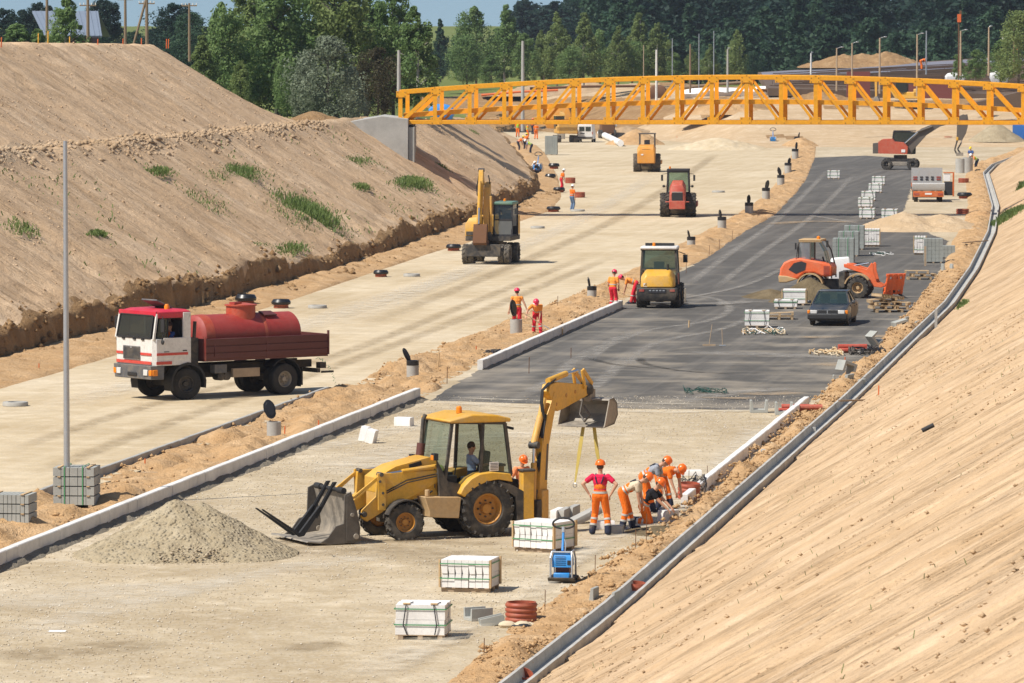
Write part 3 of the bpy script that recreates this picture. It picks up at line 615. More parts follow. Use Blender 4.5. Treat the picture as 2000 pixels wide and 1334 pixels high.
# the dark wood on the hill reads as one mass
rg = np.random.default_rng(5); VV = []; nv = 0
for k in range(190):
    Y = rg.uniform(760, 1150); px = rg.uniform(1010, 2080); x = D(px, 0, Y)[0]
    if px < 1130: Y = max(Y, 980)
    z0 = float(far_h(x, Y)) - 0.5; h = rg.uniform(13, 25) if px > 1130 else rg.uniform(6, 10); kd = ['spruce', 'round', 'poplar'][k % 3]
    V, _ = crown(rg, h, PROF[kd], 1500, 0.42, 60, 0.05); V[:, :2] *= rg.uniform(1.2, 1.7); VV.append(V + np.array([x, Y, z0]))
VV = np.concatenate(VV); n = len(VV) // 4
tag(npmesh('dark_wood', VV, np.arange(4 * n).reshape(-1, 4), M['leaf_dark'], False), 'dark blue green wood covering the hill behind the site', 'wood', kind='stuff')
VV = []
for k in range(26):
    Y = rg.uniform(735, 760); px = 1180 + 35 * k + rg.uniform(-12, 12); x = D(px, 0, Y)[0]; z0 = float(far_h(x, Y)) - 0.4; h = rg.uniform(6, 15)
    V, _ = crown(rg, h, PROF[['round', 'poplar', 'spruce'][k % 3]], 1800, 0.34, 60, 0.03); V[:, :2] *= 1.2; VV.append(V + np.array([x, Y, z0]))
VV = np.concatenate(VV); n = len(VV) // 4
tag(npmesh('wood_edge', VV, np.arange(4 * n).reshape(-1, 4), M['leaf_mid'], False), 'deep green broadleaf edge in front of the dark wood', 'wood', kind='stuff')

# ------------------------------------------------------------------ weeds on the slopes
def weeds(name, px, py, wx, wy, n, hgt, label, seed, group='green weed patches on the banks'):
    n = n * 2; r = np.random.default_rng(seed); Vs = []; o0 = np.array(T(px, py)); s = F / o0[1]
    sgn = 1 if px < 1200 else -1
    for k in range(n):
        du, dv = r.normal(0, 0.42), r.normal(0, 0.42)
        x = o0[0] + du * wx / s; q = r.normal(0, 0.42); y = o0[1] + q * wx / s * 4.5
        x = o0[0] + dv * wy / s * .9 + q * wx / s * 4.5 * .12; du = q
        z = float(terrain(x, y)) - 0.03; a = r.uniform(0, 6.28); l = hgt * .75 * r.uniform(.35, 1.1) * math.exp(-(du * du + dv * dv)); w = 0.028
        tx, ty_ = l * 0.5 * math.cos(a), l * 0.5 * math.sin(a); ca, sa = -math.sin(a) * w, math.cos(a) * w
        Vs += [(x - ca, y - sa, z), (x + ca, y + sa, z), (x + tx + ca * .6, y + ty_ + sa * .6, z + l), (x + tx - ca * .6, y + ty_ - sa * .6, z + l)]
    o = npmesh(name, np.array(Vs), np.arange(4 * n).reshape(-1, 4), M['weed'], False)
    return tag(o, label, 'weeds', group)
for i, a in enumerate([(600, 418, 60, 80, 1000, .75, 'bright green triangular weed patch above the cut bank'), (805, 362, 62, 26, 800, .7, 'bright green weed patch below the abutment'), (465, 338, 70, 34, 500, .4, 'thin long weed patch on the left slope below the bench'), (312, 336, 34, 18, 160, .4, 'small weed tuft near the bench, left of the long patch'),
        (187, 460, 26, 12, 200, .4, 'small weed tuft right of the steel pole on the slope'), (706, 316, 46, 26, 220, .35, 'sparse weed patch below the wing wall of the abutment'), (708, 366, 26, 14, 160, .4, 'small weed tuft left of the patch below the abutment'), (490, 484, 40, 12, 200, .35, 'low weeds on the slope above the tanker truck'), (572, 486, 46, 22, 200, .35, 'low weeds right above the water tank'),
        (925, 262, 16, 18, 180, .5, 'narrow weed patch on the far bank under the bridge'), (1966, 425, 46, 50, 900, .6, 'bright green weed patch on the right slope beside the channel'), (1880, 596, 24, 14, 160, .35, 'thin weeds on the right slope by the channel'), (1995, 365, 14, 12, 200, .6, 'weed tuft at the right edge high on the slope'), (50, 445, 40, 40, 180, .3, 'sparse weeds on the left slope at the photo edge'), (395, 395, 60, 60, 160, .25, 'faint line of weeds running down the left slope'), (867, 330, 10, 24, 120, .4, 'weeds in the bridge shadow on the bank')]):
    weeds('weed_patch', *a, seed=100 + i)
Vs = []; r = np.random.default_rng(9)
for k in range(500):
    Y = r.uniform(45, 150); w = r.uniform(0.5, 16); x = float(at(CHL, Y)) + 0.3 + w; z = float(right_h(x, Y)) - 0.02; l = r.uniform(.02, .10); a = r.uniform(0, 6.28); q = .005
    tx, ty_ = l * .5 * math.cos(a), l * .5 * math.sin(a)
    Vs += [(x - q, y_, z) if False else (x - q, Y, z), (x + q, Y, z), (x + tx + q, Y + ty_, z + l), (x + tx - q, Y + ty_, z + l)]
for k in range(1500):
    Y = r.uniform(172, 330); w = r.uniform(.6, 9); x = float(at(TOE, Y)) - w; z = float(left_h(x, Y, False)) - .02; l = r.uniform(.05, .2) * (vnoise(x * .3, Y * .2, 3) > .55); a = r.uniform(0, 6.28); q = .025
    tx, ty_ = l * .6 * math.cos(a), l * .6 * math.sin(a)
    Vs += [(x - q, Y, z), (x + q, Y, z), (x + tx + q, Y + ty_, z + l), (x + tx - q, Y + ty_, z + l)]
tag(npmesh('seedlings', np.array(Vs), np.arange(len(Vs)).reshape(-1, 4), M['leaf_yel'], False), 'sparse green seedlings sprouting on the bare slopes', 'seedlings', kind='stuff')

# ------------------------------------------------------------------ poles, house, deck under construction
def pole(px, base, top, Y, r, mat, label, kind='pole', arms=(), lamp=0, stay=None, group='poles behind the site', z=None):
    p = D(px, base, Y); t = D(px, top, Y); hgt = t[2] - p[2]
    o = thing('utility_pole' if arms else ('lamp_post' if lamp else 'post'), label, 'pole', p, 0, group)
    mb = MB(); mb.tube([(0, 0, -1.0), (0, 0, hgt * .5), (0, 0, hgt)], [r * 1.15, r, r * .8], mat, 8); mb.build('shaft', o)
    for z in arms:
        mb = MB(); mb.bar((-.75, 0, hgt - z), (.75, 0, hgt - z), .1, .12, mat)
        for x in (-.7, -.35, .35, .7): mb.cyl((x, 0, hgt - z), (x, 0, hgt - z + .25), .05, M['white'], 6)
        mb.build('cross_arm', o)
    if lamp:
        mb = MB(); mb.tube([(0, 0, hgt - .05), (.25 * lamp, 0, hgt + .05), (.5 * lamp, 0, hgt + .12)], .022, M['steel'], 6); mb.build('lamp_arm', o)
        mb = MB(); mb.sph((.6 * lamp, 0, hgt + .12), (.2, .09, .05), M['steel'], 8, 6); mb.build('lamp_head', o)
    if stay:
        mb = MB(); mb.tube([(0, 0, hgt - .3), (stay, 0, -1)], r * .8, mat, 7); mb.build('brace', o)
    return o
for a in [(92, 70, -40, 470, .13, 'pole_wood', 'wooden pole rising behind the young birch', (), 0, None), (172, 88, -30, 470, .14, 'pole_wood', 'wooden power pole in front of the house gable', (1.9,), 0, None), (245, 92, -20, 475, .13, 'pole_wood', 'wooden power pole behind the crest, right of the house', (.9,), 0, None),
          (287, 92, -12, 480, .15, 'pole_wood', 'braced wooden power pole with a slanting leg', (.9,), 0, -1.6), (370, 100, 6, 500, .12, 'pole_wood', 'plain wooden pole in front of the broad dark tree', (.25,), 0, None)]:
    pole(*a[:5], M[a[5]], a[6], arms=a[7], stay=a[9], group='power poles behind the left crest')
gp = 'posts and masts behind the bridge'
for a in [(779, 160, 98, 352, .12, 'concrete', 'short grey concrete post at the left end of the bridge', 0), (1021, 235, 80, 470, .15, 'concrete', 'tall pale concrete pole leaning slightly behind the bridge', 0), (1257, 160, 88, 640, .06, 'wood_grey', 'thin mast first from the left behind the bridge', 0), (1282, 190, 97, 600, .13, 'kerb', 'white concrete pole behind the bridge', 0), (1313, 160, 75, 640, .06, 'steel', 'thin steel mast right of the white pole', 0), (1348, 165, 86, 610, .11, 'pole_wood', 'brown wooden post between two thin masts', 0),
          (1365, 160, 66, 640, .06, 'steel', 'thin steel mast right of the brown post', 0), (1394, 160, 60, 640, .06, 'steel', 'tallest thin steel mast behind the bridge', 0), (1421, 165, 96, 610, .12, 'concrete', 'pale concrete pole with a round lamp', .3), (1584, 130, 104, 640, .11, 'kerb', 'short white post at the left foot of the earth mound', .2), (1634, 160, 94, 560, .09, 'wood_grey', 'first wooden lamp post on the deck from the left', 1), (1664, 160, 84, 590, .09, 'wood_grey', 'second wooden lamp post, before the earth mound', 1), (1718, 165, 74, 560, .10, 'wood_grey', 'third wooden lamp post, before the mound peak', 1),
          (1791, 170, 67, 560, .10, 'wood_grey', 'fourth wooden lamp post, right of the earth mound', 1), (1809, 130, 60, 640, .09, 'steel', 'grey steel mast right of the earth mound', 0), (1876, 130, 60, 560, .10, 'wood_grey', 'wooden lamp post beside the rust brown mast', 1), (1931, 130, 53, 560, .10, 'wood_grey', 'wooden lamp post in front of the right bushes', .4), (1959, 120, 72, 590, .13, 'kerb', 'short white concrete post near the right edge', 0), (1980, 130, 54, 560, .09, 'wood_grey', 'last wooden lamp post at the right edge', .3)]:
    pole(*a[:5], M[a[5]], a[6], lamp=a[7], group=gp)
p = D(1872, 135, 575); cr = thing('lifting_mast', 'thin rust brown mast with a hook block at its top', 'mast', p); k = 57.5 / 1000
mb = MB(); mb.bar((0, 0, -1), (0, 0, 5.2), .12, .12, M['rust']); mb.build('mast', cr)
mb = MB(); mb.box((.05, 0, 5.7), (.4, .3, .9), M['orange_paint']); mb.box((.2, 0, 6.3), (.2, .25, .5), M['rust']); mb.build('hook_block', cr)
# house
hz = thing('house', 'dark red house with a pale grey metal roof behind the crest', 'house', (0, 0, 0))
Yh = 520; q = [D(x, y, Yh) for x, y in ((50, 92), (190, 92), (52, 21), (176, 23))]
xl, xr = q[0][0], q[1][0] - .4; zr, ze = q[2][2], D(80, 66, Yh)[2]; ym = Yh + 5
M['roof'] = plain('roof_metal', (.20, .24, .30), .5, .2, .1, 2); M['redwall'] = plain('red_boards', (.10, .035, .03), .9)
mb = MB(); mb.prism([(Yh + 1, ze - 4.5), (Yh + 9, ze - 4.5), (Yh + 9, ze), (ym, zr - .3), (Yh + 1, ze)], xl + 2.6, xr - .2, M['redwall'], ax='yz'); mb.build('wall', hz)
for sgn in (-1, 1):
    mb = MB(); e = ym + sgn * 5.2
    mb.add([(xl + (1.9 if 1 else 0), e, ze - .2), (xr + .9, e, ze - .2), (xr + .1, ym, zr), (xl + .2, ym, zr)], [(0, 1, 2, 3)], M['roof'])
    mb.add([(xl + 1.9, e, ze - .32), (xr + .9, e, ze - .32), (xr + .1, ym, zr - .12), (xl + .2, ym, zr - .12)], [(0, 1, 2, 3)], M['roof'])
    for k in range(12):
        f = (k + .5) / 12; a = xl + 1.9 + (xr - xl - 1.0) * f; b = xl + .2 + (xr - xl - .1) * f
        mb.bar((a, e, ze - .17), (b, ym, zr + .03), .05, .05, M['roof'])
    mb.build('roof', hz)
mb = MB(); mb.box((xl + 5.2, Yh + .97, ze - 2.6), (.9, .12, 1.1), M['white']); mb.build('window', hz)
# bridge deck being built: formwork, reinforcement
M['formwork'] = plain('formwork', (.115, .075, .048), .9, 0, .3, 1.5); M['deckgrey'] = plain('deck_membrane', (.17, .17, .20), .8, 0, .25, .4)
M['rebar'] = plain('rebar', (.10, .058, .036), .9); M['maroon'] = plain('red_formwork', (.17, .045, .035), .8)
dk = thing('bridge_deck', 'dark half built bridge deck covered with reinforcement, right background', 'bridge deck')
nl, fl, nr, fr = D(1500, 172, 612), D(1480, 141, 690), D(2030, 186, 612), D(2030, 106, 690)
def dp(u, v, w=0.0):
    a = [nl[i] + (nr[i] - nl[i]) * u for i in range(3)]; b = [fl[i] + (fr[i] - fl[i]) * u for i in range(3)]
    return Vector((a[0] + (b[0] - a[0]) * v, a[1] + (b[1] - a[1]) * v, a[2] + (b[2] - a[2]) * v + w))
mb = MB(); mb.loft([[dp(0, 0), dp(1, 0), dp(1, 1), dp(0, 1)], [dp(0, 0, -.9), dp(1, 0, -.9), dp(1, 1, -.9), dp(0, 1, -.9)]], M['formwork']); mb.build('formwork', dk, smooth=0)
mb = MB(); mb.add([dp(.01, .55, .03), dp(.75, .72, .03), dp(.99, .86, .03), dp(.99, .97, .03), dp(.01, .97, .03)], [(0, 1, 2, 3, 4)], M['deckgrey']); mb.build('membrane', dk)
mb = MB(); r = random.Random(3)
for k in range(150):
    v = r.uniform(.03, .8); u0 = r.uniform(0, .75); u1 = min(1, u0 + r.uniform(.15, .5)); z = .08 + r.random() * .25
    mb.bar(dp(u0, v, z), dp(u1, v + r.uniform(-.04, .04), z), .11, .11, M['rebar'] if k % 4 else M['formwork'])
for k in range(80):
    u = r.uniform(.02, .98); v = r.uniform(.02, .7); mb.bar(dp(u, v, 0), dp(u, v, r.uniform(.25, .5)), .06, .06, M['rebar'])
tag(mb.build('reinforcement', dk), kind='stuff')
for (a, b, c, d_) in ((1655, 1700, 140, 190), (1758, 1875, 165, 185)):
    p0, p1 = D(a, c, 609), D(b, d_ + 10, 609); mb = MB(); mb.box(((p0[0] + p1[0]) / 2, 610, (p0[2] + p1[2]) / 2), (p1[0] - p0[0], 1, p0[2] - p1[2]), M['maroon']); mb.build('form_panel', dk)
mb = MB(); p0, p1 = D(1880, 205, 590), D(2040, 168, 590); mb.prism([(p0[0], p0[2] - .1), (p1[0], p1[2]), (p1[0], 0.5), (p0[0] - .3, 1.2)], 590, 594, M['formwork']); mb.build('side_form', dk)
# mounds of earth
def heap(name, c, rx, ry, h, mat, label, seed=0, n=56, rough=.12, z=0.0, peaks=((0, 0, 1),), cat='heap', fr=2.0, group=None, p=1.0):
    a = np.linspace(-1.15, 1.15, n); X, Y = np.meshgrid(a, a); Z = np.zeros_like(X)
    wob = 1 + .22 * fbm(np.arctan2(Y, X) * 1.3 + 5, X * 0 + seed, 3, seed)
    for px_, py_, k in peaks: Z = np.maximum(Z, k * np.clip(1 - (np.hypot((X - px_) / (1 - abs(px_) * .6), (Y - py_)) / wob) ** p, 0, 1))
    Z = Z - .10 * np.clip(Z - .75, 0, 1) * 2
    nz = fbm(X * rx * fr, Y * ry * fr, 4, seed + 3)
    ZZ = Z * h + rough * nz * np.clip(Z * 6, 0, 1) - 0.05 * (Z <= 0)
    V = np.stack([X * rx, Y * ry, ZZ], -1).reshape(-1, 3)
    keep = (Z.reshape(-1)[gridfaces(n, n)].max(1) > 0); o = npmesh(name, V, gridfaces(n, n)[keep], mat)
    o.location = (c[0], c[1], z + .02); return tag(o, label, cat, group)
heap('earth_mound', D(612, 230, 345), 2.2, 3, .75, M['bank'], 'brown earth mound on the bench in front of the silver willow', 3, z=6.25)
heap('earth_mound', D(1690, 122, 690), 8, 6, 2.3, M['bank'], 'large earth mound with grassy flanks under the dark wood', 4, z=7.6, peaks=((-.35, 0, .8), (.35, 0, 1), (-.05, .1, .85)), rough=.5)
heap('earth_mound', D(1090, 205, 690), 9, 6, 2.2, M['earth'], 'wide earth mound behind the left part of the bridge', 6, z=float(far_h(6.2, 690)) - .3, peaks=((-.3, 0, .7), (.4, 0, 1)), rough=.5)
heap('sand_heap', G(1243, 282), 3.4, 3.5, 1.75, M['sand'], 'orange sand heap behind the far roller', 7, rough=.35)
heap('gravel_heap', G(1402, 292), 5.2, 4, 1.35, M['gravel_left'], 'low pale gravel heap under the middle of the bridge', 8, rough=.3)
heap('sand_heap', G(1563, 286), 2.2, 3, 1.05, M['sand'], 'small sand heap by the end of the chamber row', 9, rough=.3)
heap('gravel_heap', D(1945, 215, 560), 3.2, 3, 2.2, M['gravel_heap'], 'grey gravel cone under the half built deck', 10, z=float(far_h(D(1945, 215, 560)[0], 560)) - .2)
heap('gravel_heap', G(362, 1083), 2.3, 2.2, 1.32, M['gravel_heap'], 'big grey gravel heap beside the front kerb', 11, n=110, rough=.20, fr=2.4, peaks=((-.10, 0, 1), (.16, .1, .93), (-.4, -.1, .62), (.5, .1, .5)))
heap('sand_heap', G(1795, 449), 3.9, 4.2, 1.15, M['sand_pale'], 'wide pale sand heap on the right between paver stacks and truck', 12, n=70, rough=.22, peaks=((-.25, 0, 1), (.35, .1, .85)))
heap('sand_heap', G(1582, 590), 1.9, 1.7, 1.2, M['mortar'], 'dark wet sand heap in front of the orange loader', 13, rough=.10, fr=3)
heap('sand_heap', G(1505, 581), 1.35, 2.0, .42, M['mortar'], 'flat dark wet sand heap left of the orange loader', 14, rough=.10, fr=3)
heap('sand_heap', G(1285, 1040), 0.9, 1.1, .16, M['mortar'], 'thin dark mortar bed below the kneeling worker', 15, rough=.06, fr=4)
# ------------------------------------------------------------------ machines
class View:                                 # measures a machine's parts off the photograph into its own metres
    def __init__(s, ox, oy, zf, psi, zx0, zy0, x0=0.0, y0=0.0):
        s.a = R(psi); s.zx0, s.zy0, s.x0, s.y0 = zx0, zy0, x0, y0; px, py = ox + zx0 / zf, oy + zy0 / zf
        s.k = (py - HZ) / H * zf; s.td = (py - HZ) / F; g = G(px, py); c, n = math.cos(s.a), math.sin(s.a)
        s.loc = (g[0] - (c * x0 - n * y0), g[1] - (n * x0 + c * y0), 0.0); s.c, s.n = c, n
    def xz(s, zx, zy, y):
        x = s.x0 + ((zx - s.zx0) / s.k + s.n * (y - s.y0)) / s.c
        return (x, (s.zy0 - zy) / s.k - s.td * (s.n * (x - s.x0) + s.c * (y - s.y0)))
    def yz(s, zx, zy, x):
        y = s.y0 + (s.c * (x - s.x0) - (zx - s.zx0) / s.k) / s.n
        return (y, (s.zy0 - zy) / s.k - s.td * (s.n * (x - s.x0) + s.c * (y - s.y0)))
    def P(s, pts, y): return [s.xz(a, b, y) for a, b in pts]
def wheel(par, c, r, w, rr, rimmat, tyre=None, steer=0.0, lug=0, out=1, dish=0.35):
    tyre = tyre or M['tyre']; cx, cy, cz = c; T_ = Matrix.Translation(c) @ Matrix.Rotation(steer, 4, 'Z'); y = (0, 1, 0)
    hub = MB(); hub.lathe([(0.0, w * .30 * out), (rr * .30, w * .30 * out), (rr * .36, w * .12 * out), (rr * .36, -w * .3 * out), (0, -w * .3 * out)], (0, 0, 0), y, rimmat, 14, T_)
    for k in range(8):
        a = k * math.pi / 4; hub.cyl((rr * .52 * math.cos(a), w * .04 * out, rr * .52 * math.sin(a)), (rr * .52 * math.cos(a), w * .14 * out, rr * .52 * math.sin(a)), rr * .06, M['darkmetal'], 6, T_)
    h = hub.build('wheel', par)
    t = MB(); hw = w / 2
    t.lathe([(rr, -hw * .8), (rr * 1.1, -hw * .98), (r * .86, -hw), (r * .95, -hw * .93), (r * (.97 if lug else 1), -hw * .7), (r * (.97 if lug else 1), hw * .7), (r * .95, hw * .93), (r * .86, hw), (rr * 1.1, hw * .98), (rr, hw * .8)], (0, 0, 0), y, tyre, 40, T_, True)
    if lug:
        for k in range(lug):
            for sg in (-1, 1):
                a = (k + (0.5 if sg > 0 else 0)) * 2 * math.pi / lug
                for q in range(3):
                    yy = sg * hw * (.15 + .36 * q); aa = a + q * .10; rad = r * (1.0 if q < 2 else .955)
                    t.box((0, yy, rad - r * .02), (r * .13, hw * .40, r * .10), tyre, T_ @ Matrix.Rotation(aa, 4, 'Y'), rz=sg * .5)
    else:
        for sg in (-1, 0, 1): t.lathe([(r * 1.003, sg * hw * .36 - .012), (r * 1.012, sg * hw * .36), (r * 1.003, sg * hw * .36 + .012)], (0, 0, 0), y, tyre, 40, T_, True)
    t.build('tyre', h)
    m = MB(); o = out
    m.lathe([(rr * 1.02, o * hw * .82), (rr * .95, o * hw * .86), (rr * .90, o * hw * .7), (rr * .84, o * hw * (.7 - dish)), (rr * .80, o * hw * .05), (rr * .35, o * hw * .02), (rr * .35, -o * hw * .1), (rr * .9, -o * hw * .3), (rr * 1.0, -o * hw * .8)], (0, 0, 0), y, rimmat, 28, T_, True)
    m.build('rim', h); return h
def part(mb, name, par, bevel=0.0, **kw): return mb.build(name, par, bevel, **kw)
GL, GLD = glass('cab_glass', (.05, .075, .062), .55), glass('dark_glass', (.022, .028, .028), .80)
M['yel'] = dirty('machine_yellow', (.70, .375, .035), .42, .42, 2.2)
M['yel2'] = dirty('faded_yellow', (.66, .36, .07), .5, .5, 2.5)
M['tan'] = dirty('dusty_tan', (.50, .325, .15), .7, .7, 2.0)
M['rim_or'] = dirty('rim_orange', (.50, .22, .03), .55, .35, 3)
M['worn'] = dirty('worn_steel', (.24, .215, .18), .55, .9, 2.5, .15, (.46, .39, .30))
M['amber'] = plain('amber_lamp', (.75, .22, .01), .3)
M['redpaint'] = dirty('red_paint', (.36, .05, .04), .5, .4)
M['or'] = dirty('machine_orange', (.78, .13, .03), .42, .30, 2.2)
M['brown'] = plain('exhaust_brown', (.10, .035, .03), .6)
M['seat'] = plain('seat_cloth', (.03, .03, .035), .9)
# ---- backhoe loader
v = View(500, 700, 2.667, 205, 1210, 935, 0, .98)
bh = thing('backhoe_loader', 'yellow backhoe loader with raised rear arm and forks in its front bucket', 'backhoe', v.loc, v.a)
wb = 2.14
for x, r, w, rr, yy, st, lg in ((0, .70, .40, .375, .78, 0, 20), (wb, .46, .30, .235, .80, R(-9), 16)):
    for sg in (1, -1): wheel(bh, (x, yy * sg, r), r, w, rr, M['rim_or'], M['tyre'], st, lg, sg)
m = MB(); m.box((.85, 0, .72), (3.3, .75, .42), M['darkmetal']); m.box((wb, 0, .46), (.25, 1.3, .2), M['darkmetal']); m.box((0, 0, .70), (.4, 1.2, .35), M['darkmetal']); m.box((2.35, 0, .95), (.6, .7, .5), M['yel2']); part(m, 'chassis', bh, .02)
for sg in (1, -1):
    p = v.P([(878, 722), (1068, 722), (1057, 832), (905, 828), (905, 800)], .95); m = MB()
    m.prism(p, .50 * sg, .97 * sg, M['tan']); m.cyl((p[0][0] - .15, .8 * sg, p[0][1]), (p[0][0] - .15, .8 * sg, p[0][1] + .16), .06, M['tan'], 10); part(m, 'side_tank', bh, .015)
m = MB(); m.prism(v.P([(640, 625), (690, 585), (730, 562), (905, 512), (945, 520), (945, 735), (700, 735), (640, 700)], .42), -.42, .42, M['yel'])
q = v.xz(830, 552, .42); m.box((q[0], .425, q[1]), (.34, .012, .10), M['black'], ry=R(14)); part(m, 'bonnet', bh, .06, seg=3)
m = MB(); q0 = v.xz(880, 285, -.35); q1 = v.xz(858, 440, -.35); q2 = v.xz(848, 520, -.35)
m.tube([(q2[0], -.35, q1[1] - .40), (q1[0], -.35, q1[1] + .02)], .105, M['brown'], 12); m.tube([(q1[0], -.35, q1[1]), (q0[0] + .06, -.35, q0[1] - .12), (q0[0], -.35, q0[1])], .05, M['darkmetal'], 10); part(m, 'exhaust', bh)
# cab
fr = {k: v.xz(a, b, .75) for k, (a, b) in dict(At=(1022, 332), Ab=(978, 690), Bt=(1182, 330), Bb=(1166, 668), Ct=(1296, 332), Cb=(1328, 602)).items()}
m = MB()
for sg in (1, -1):
    for t, b, w in (('At', 'Ab', .07), ('Bt', 'Bb', .07), ('Ct', 'Cb', .075)): m.bar((fr[b][0], .75 * sg, fr[b][1]), (fr[t][0], .75 * sg, fr[t][1]), w, w, M['darkmetal'])
    m.bar((fr['At'][0], .75 * sg, fr['At'][1]), (fr['Ct'][0], .75 * sg, fr['Ct'][1]), .07, .07, M['darkmetal'])
    m.bar((fr['Bb'][0], .75 * sg, fr['Cb'][1]), (fr['Cb'][0], .75 * sg, fr['Cb'][1]), .06, .06, M['darkmetal'])
for k in ('At', 'Ct', 'Cb'): m.bar((fr[k][0], -.75, fr[k][1]), (fr[k][0], .75, fr[k][1]), .07, .07, M['darkmetal'])
m.box((.35, 0, .99), (1.5, 1.5, .08), M['darkmetal']); part(m, 'cab_frame', bh)
m = MB(); a, b = fr['At'], fr['Ab']; m.add([(a[0], -.72, a[1]), (a[0], .72, a[1]), (b[0], .72, b[1] + .3), (b[0], -.72, b[1] + .3)], [(0, 1, 2, 3)], GL); part(m, 'windscreen', bh, smooth=0)
for sg in (1, -1):
    m = MB(); m.add([(fr['Bt'][0], .75 * sg, fr['Bt'][1]), (fr['Ct'][0], .75 * sg, fr['Ct'][1]), (fr['Cb'][0], .75 * sg, fr['Cb'][1]), (fr['Bb'][0], .75 * sg, fr['Cb'][1])], [(0, 1, 2, 3)], GL); g_ = part(m, 'side_window', bh, smooth=0)
    if sg > 0:
        q = v.xz(1240, 560, .77); m = MB(); m.box((q[0], .765, q[1]), (.24, .01, .22), M['white'])
        for i in range(5): m.box((q[0], .772, q[1] + .075 - i * .036), (.2, .004, .012), M['seat'])
        part(m, 'notice', g_)
    p = v.P([(945, 530), (1000, 640), (1060, 650), (1085, 690), (1068, 720), (958, 720)], .78); m = MB(); m.prism([(x, z) for x, z in p], .70 * sg, .79 * sg, M['darkmetal']); part(m, 'step_panel', bh, .01)
m = MB(); m.prism([(fr['At'][0] + .10, 2.80), (fr['At'][0] + .12, 2.87), (.35, 3.0), (-.3, 2.97), (fr['Ct'][0] - .12, 2.88), (fr['Ct'][0] - .12, 2.79)], -.86, .86, M['yel']); part(m, 'roof', bh, .05, seg=3)
m = MB(); m.lathe([(.075, 0), (.07, .14), (.045, .17), (0, .175)], (.40, .15, 2.99), (0, 0, 1), M['amber'], 12); part(m, 'beacon', bh)
for yy in (.78, -.55):
    m = MB(); q = v.xz(930 if yy > 0 else 800, 512, yy); m.box((1.33, yy, q[1]), (.12, .18, .17), M['black']); m.box((1.40, yy, q[1] - .02), (.02, .15, .12), M['amber']); part(m, 'headlight', bh, .02)
m = MB(); m.tube([(fr['Ct'][0] - .05, .6, 2.66), (fr['Ct'][0] - .3, .6, 2.60)], .035, M['black'], 6); part(m, 'work_lamp', bh)
m = MB(); m.box((-.05, 0, 1.35), (.5, .5, .14), M['seat']); m.box((-.32, 0, 1.72), (.12, .48, .65), M['seat'], ry=R(-8)); m.box((.1, 0, 1.15), (.35, .35, .3), M['darkmetal']); part(m, 'seat', bh, .04)
m = MB(); m.tube([(.95, 0, 1.05), (.78, 0, 1.55)], .04, M['black'], 8); m.lathe([(.17, -.015), (.19, 0), (.17, .015)], (.78, 0, 1.56), (-.35, 0, 1), M['black'], 18, None, True); m.box((.95, 0, 1.35), (.25, .9, .5), M['seat']); part(m, 'dashboard', bh, .03)
for sg in (1, -1):
    arc = [v.xz(a, b, .95) for a, b in ((1062, 705), (1080, 668), (1120, 625), (1165, 600), (1230, 590), (1325, 598), (1335, 640), (1260, 628), (1200, 640), (1150, 665), (1110, 695), (1085, 722))]
    m = MB(); m.prism(arc, .52 * sg, .99 * sg, M['yel']); part(m, 'rear_fender', bh, .02)
    m = MB(); m.prism([v.xz(a, b, .95) for a, b in ((1255, 630), (1330, 655), (1395, 690), (1395, 850), (1360, 850), (1350, 720), (1270, 660))], .5 * sg, .98 * sg, M['darkmetal']); part(m, 'mud_flap', bh, .01)
    n_ = 9; a0, a1 = R(20), R(150); o_ = [(wb + .53 * math.cos(a0 + (a1 - a0) * i / n_), .48 + .53 * math.sin(a0 + (a1 - a0) * i / n_)) for i in range(n_ + 1)]; i_ = [(wb + .50 * math.cos(a0 + (a1 - a0) * i / n_), .48 + .50 * math.sin(a0 + (a1 - a0) * i / n_)) for i in range(n_, -1, -1)]
    m = MB(); m.prism(o_ + i_, .62 * sg, .98 * sg, M['darkmetal'], Matrix.Translation((wb, .8 * sg, 0)) @ Matrix.Rotation(0, 4, 'Z') @ Matrix.Translation((-wb, -.8 * sg, 0))); part(m, 'front_fender', bh)
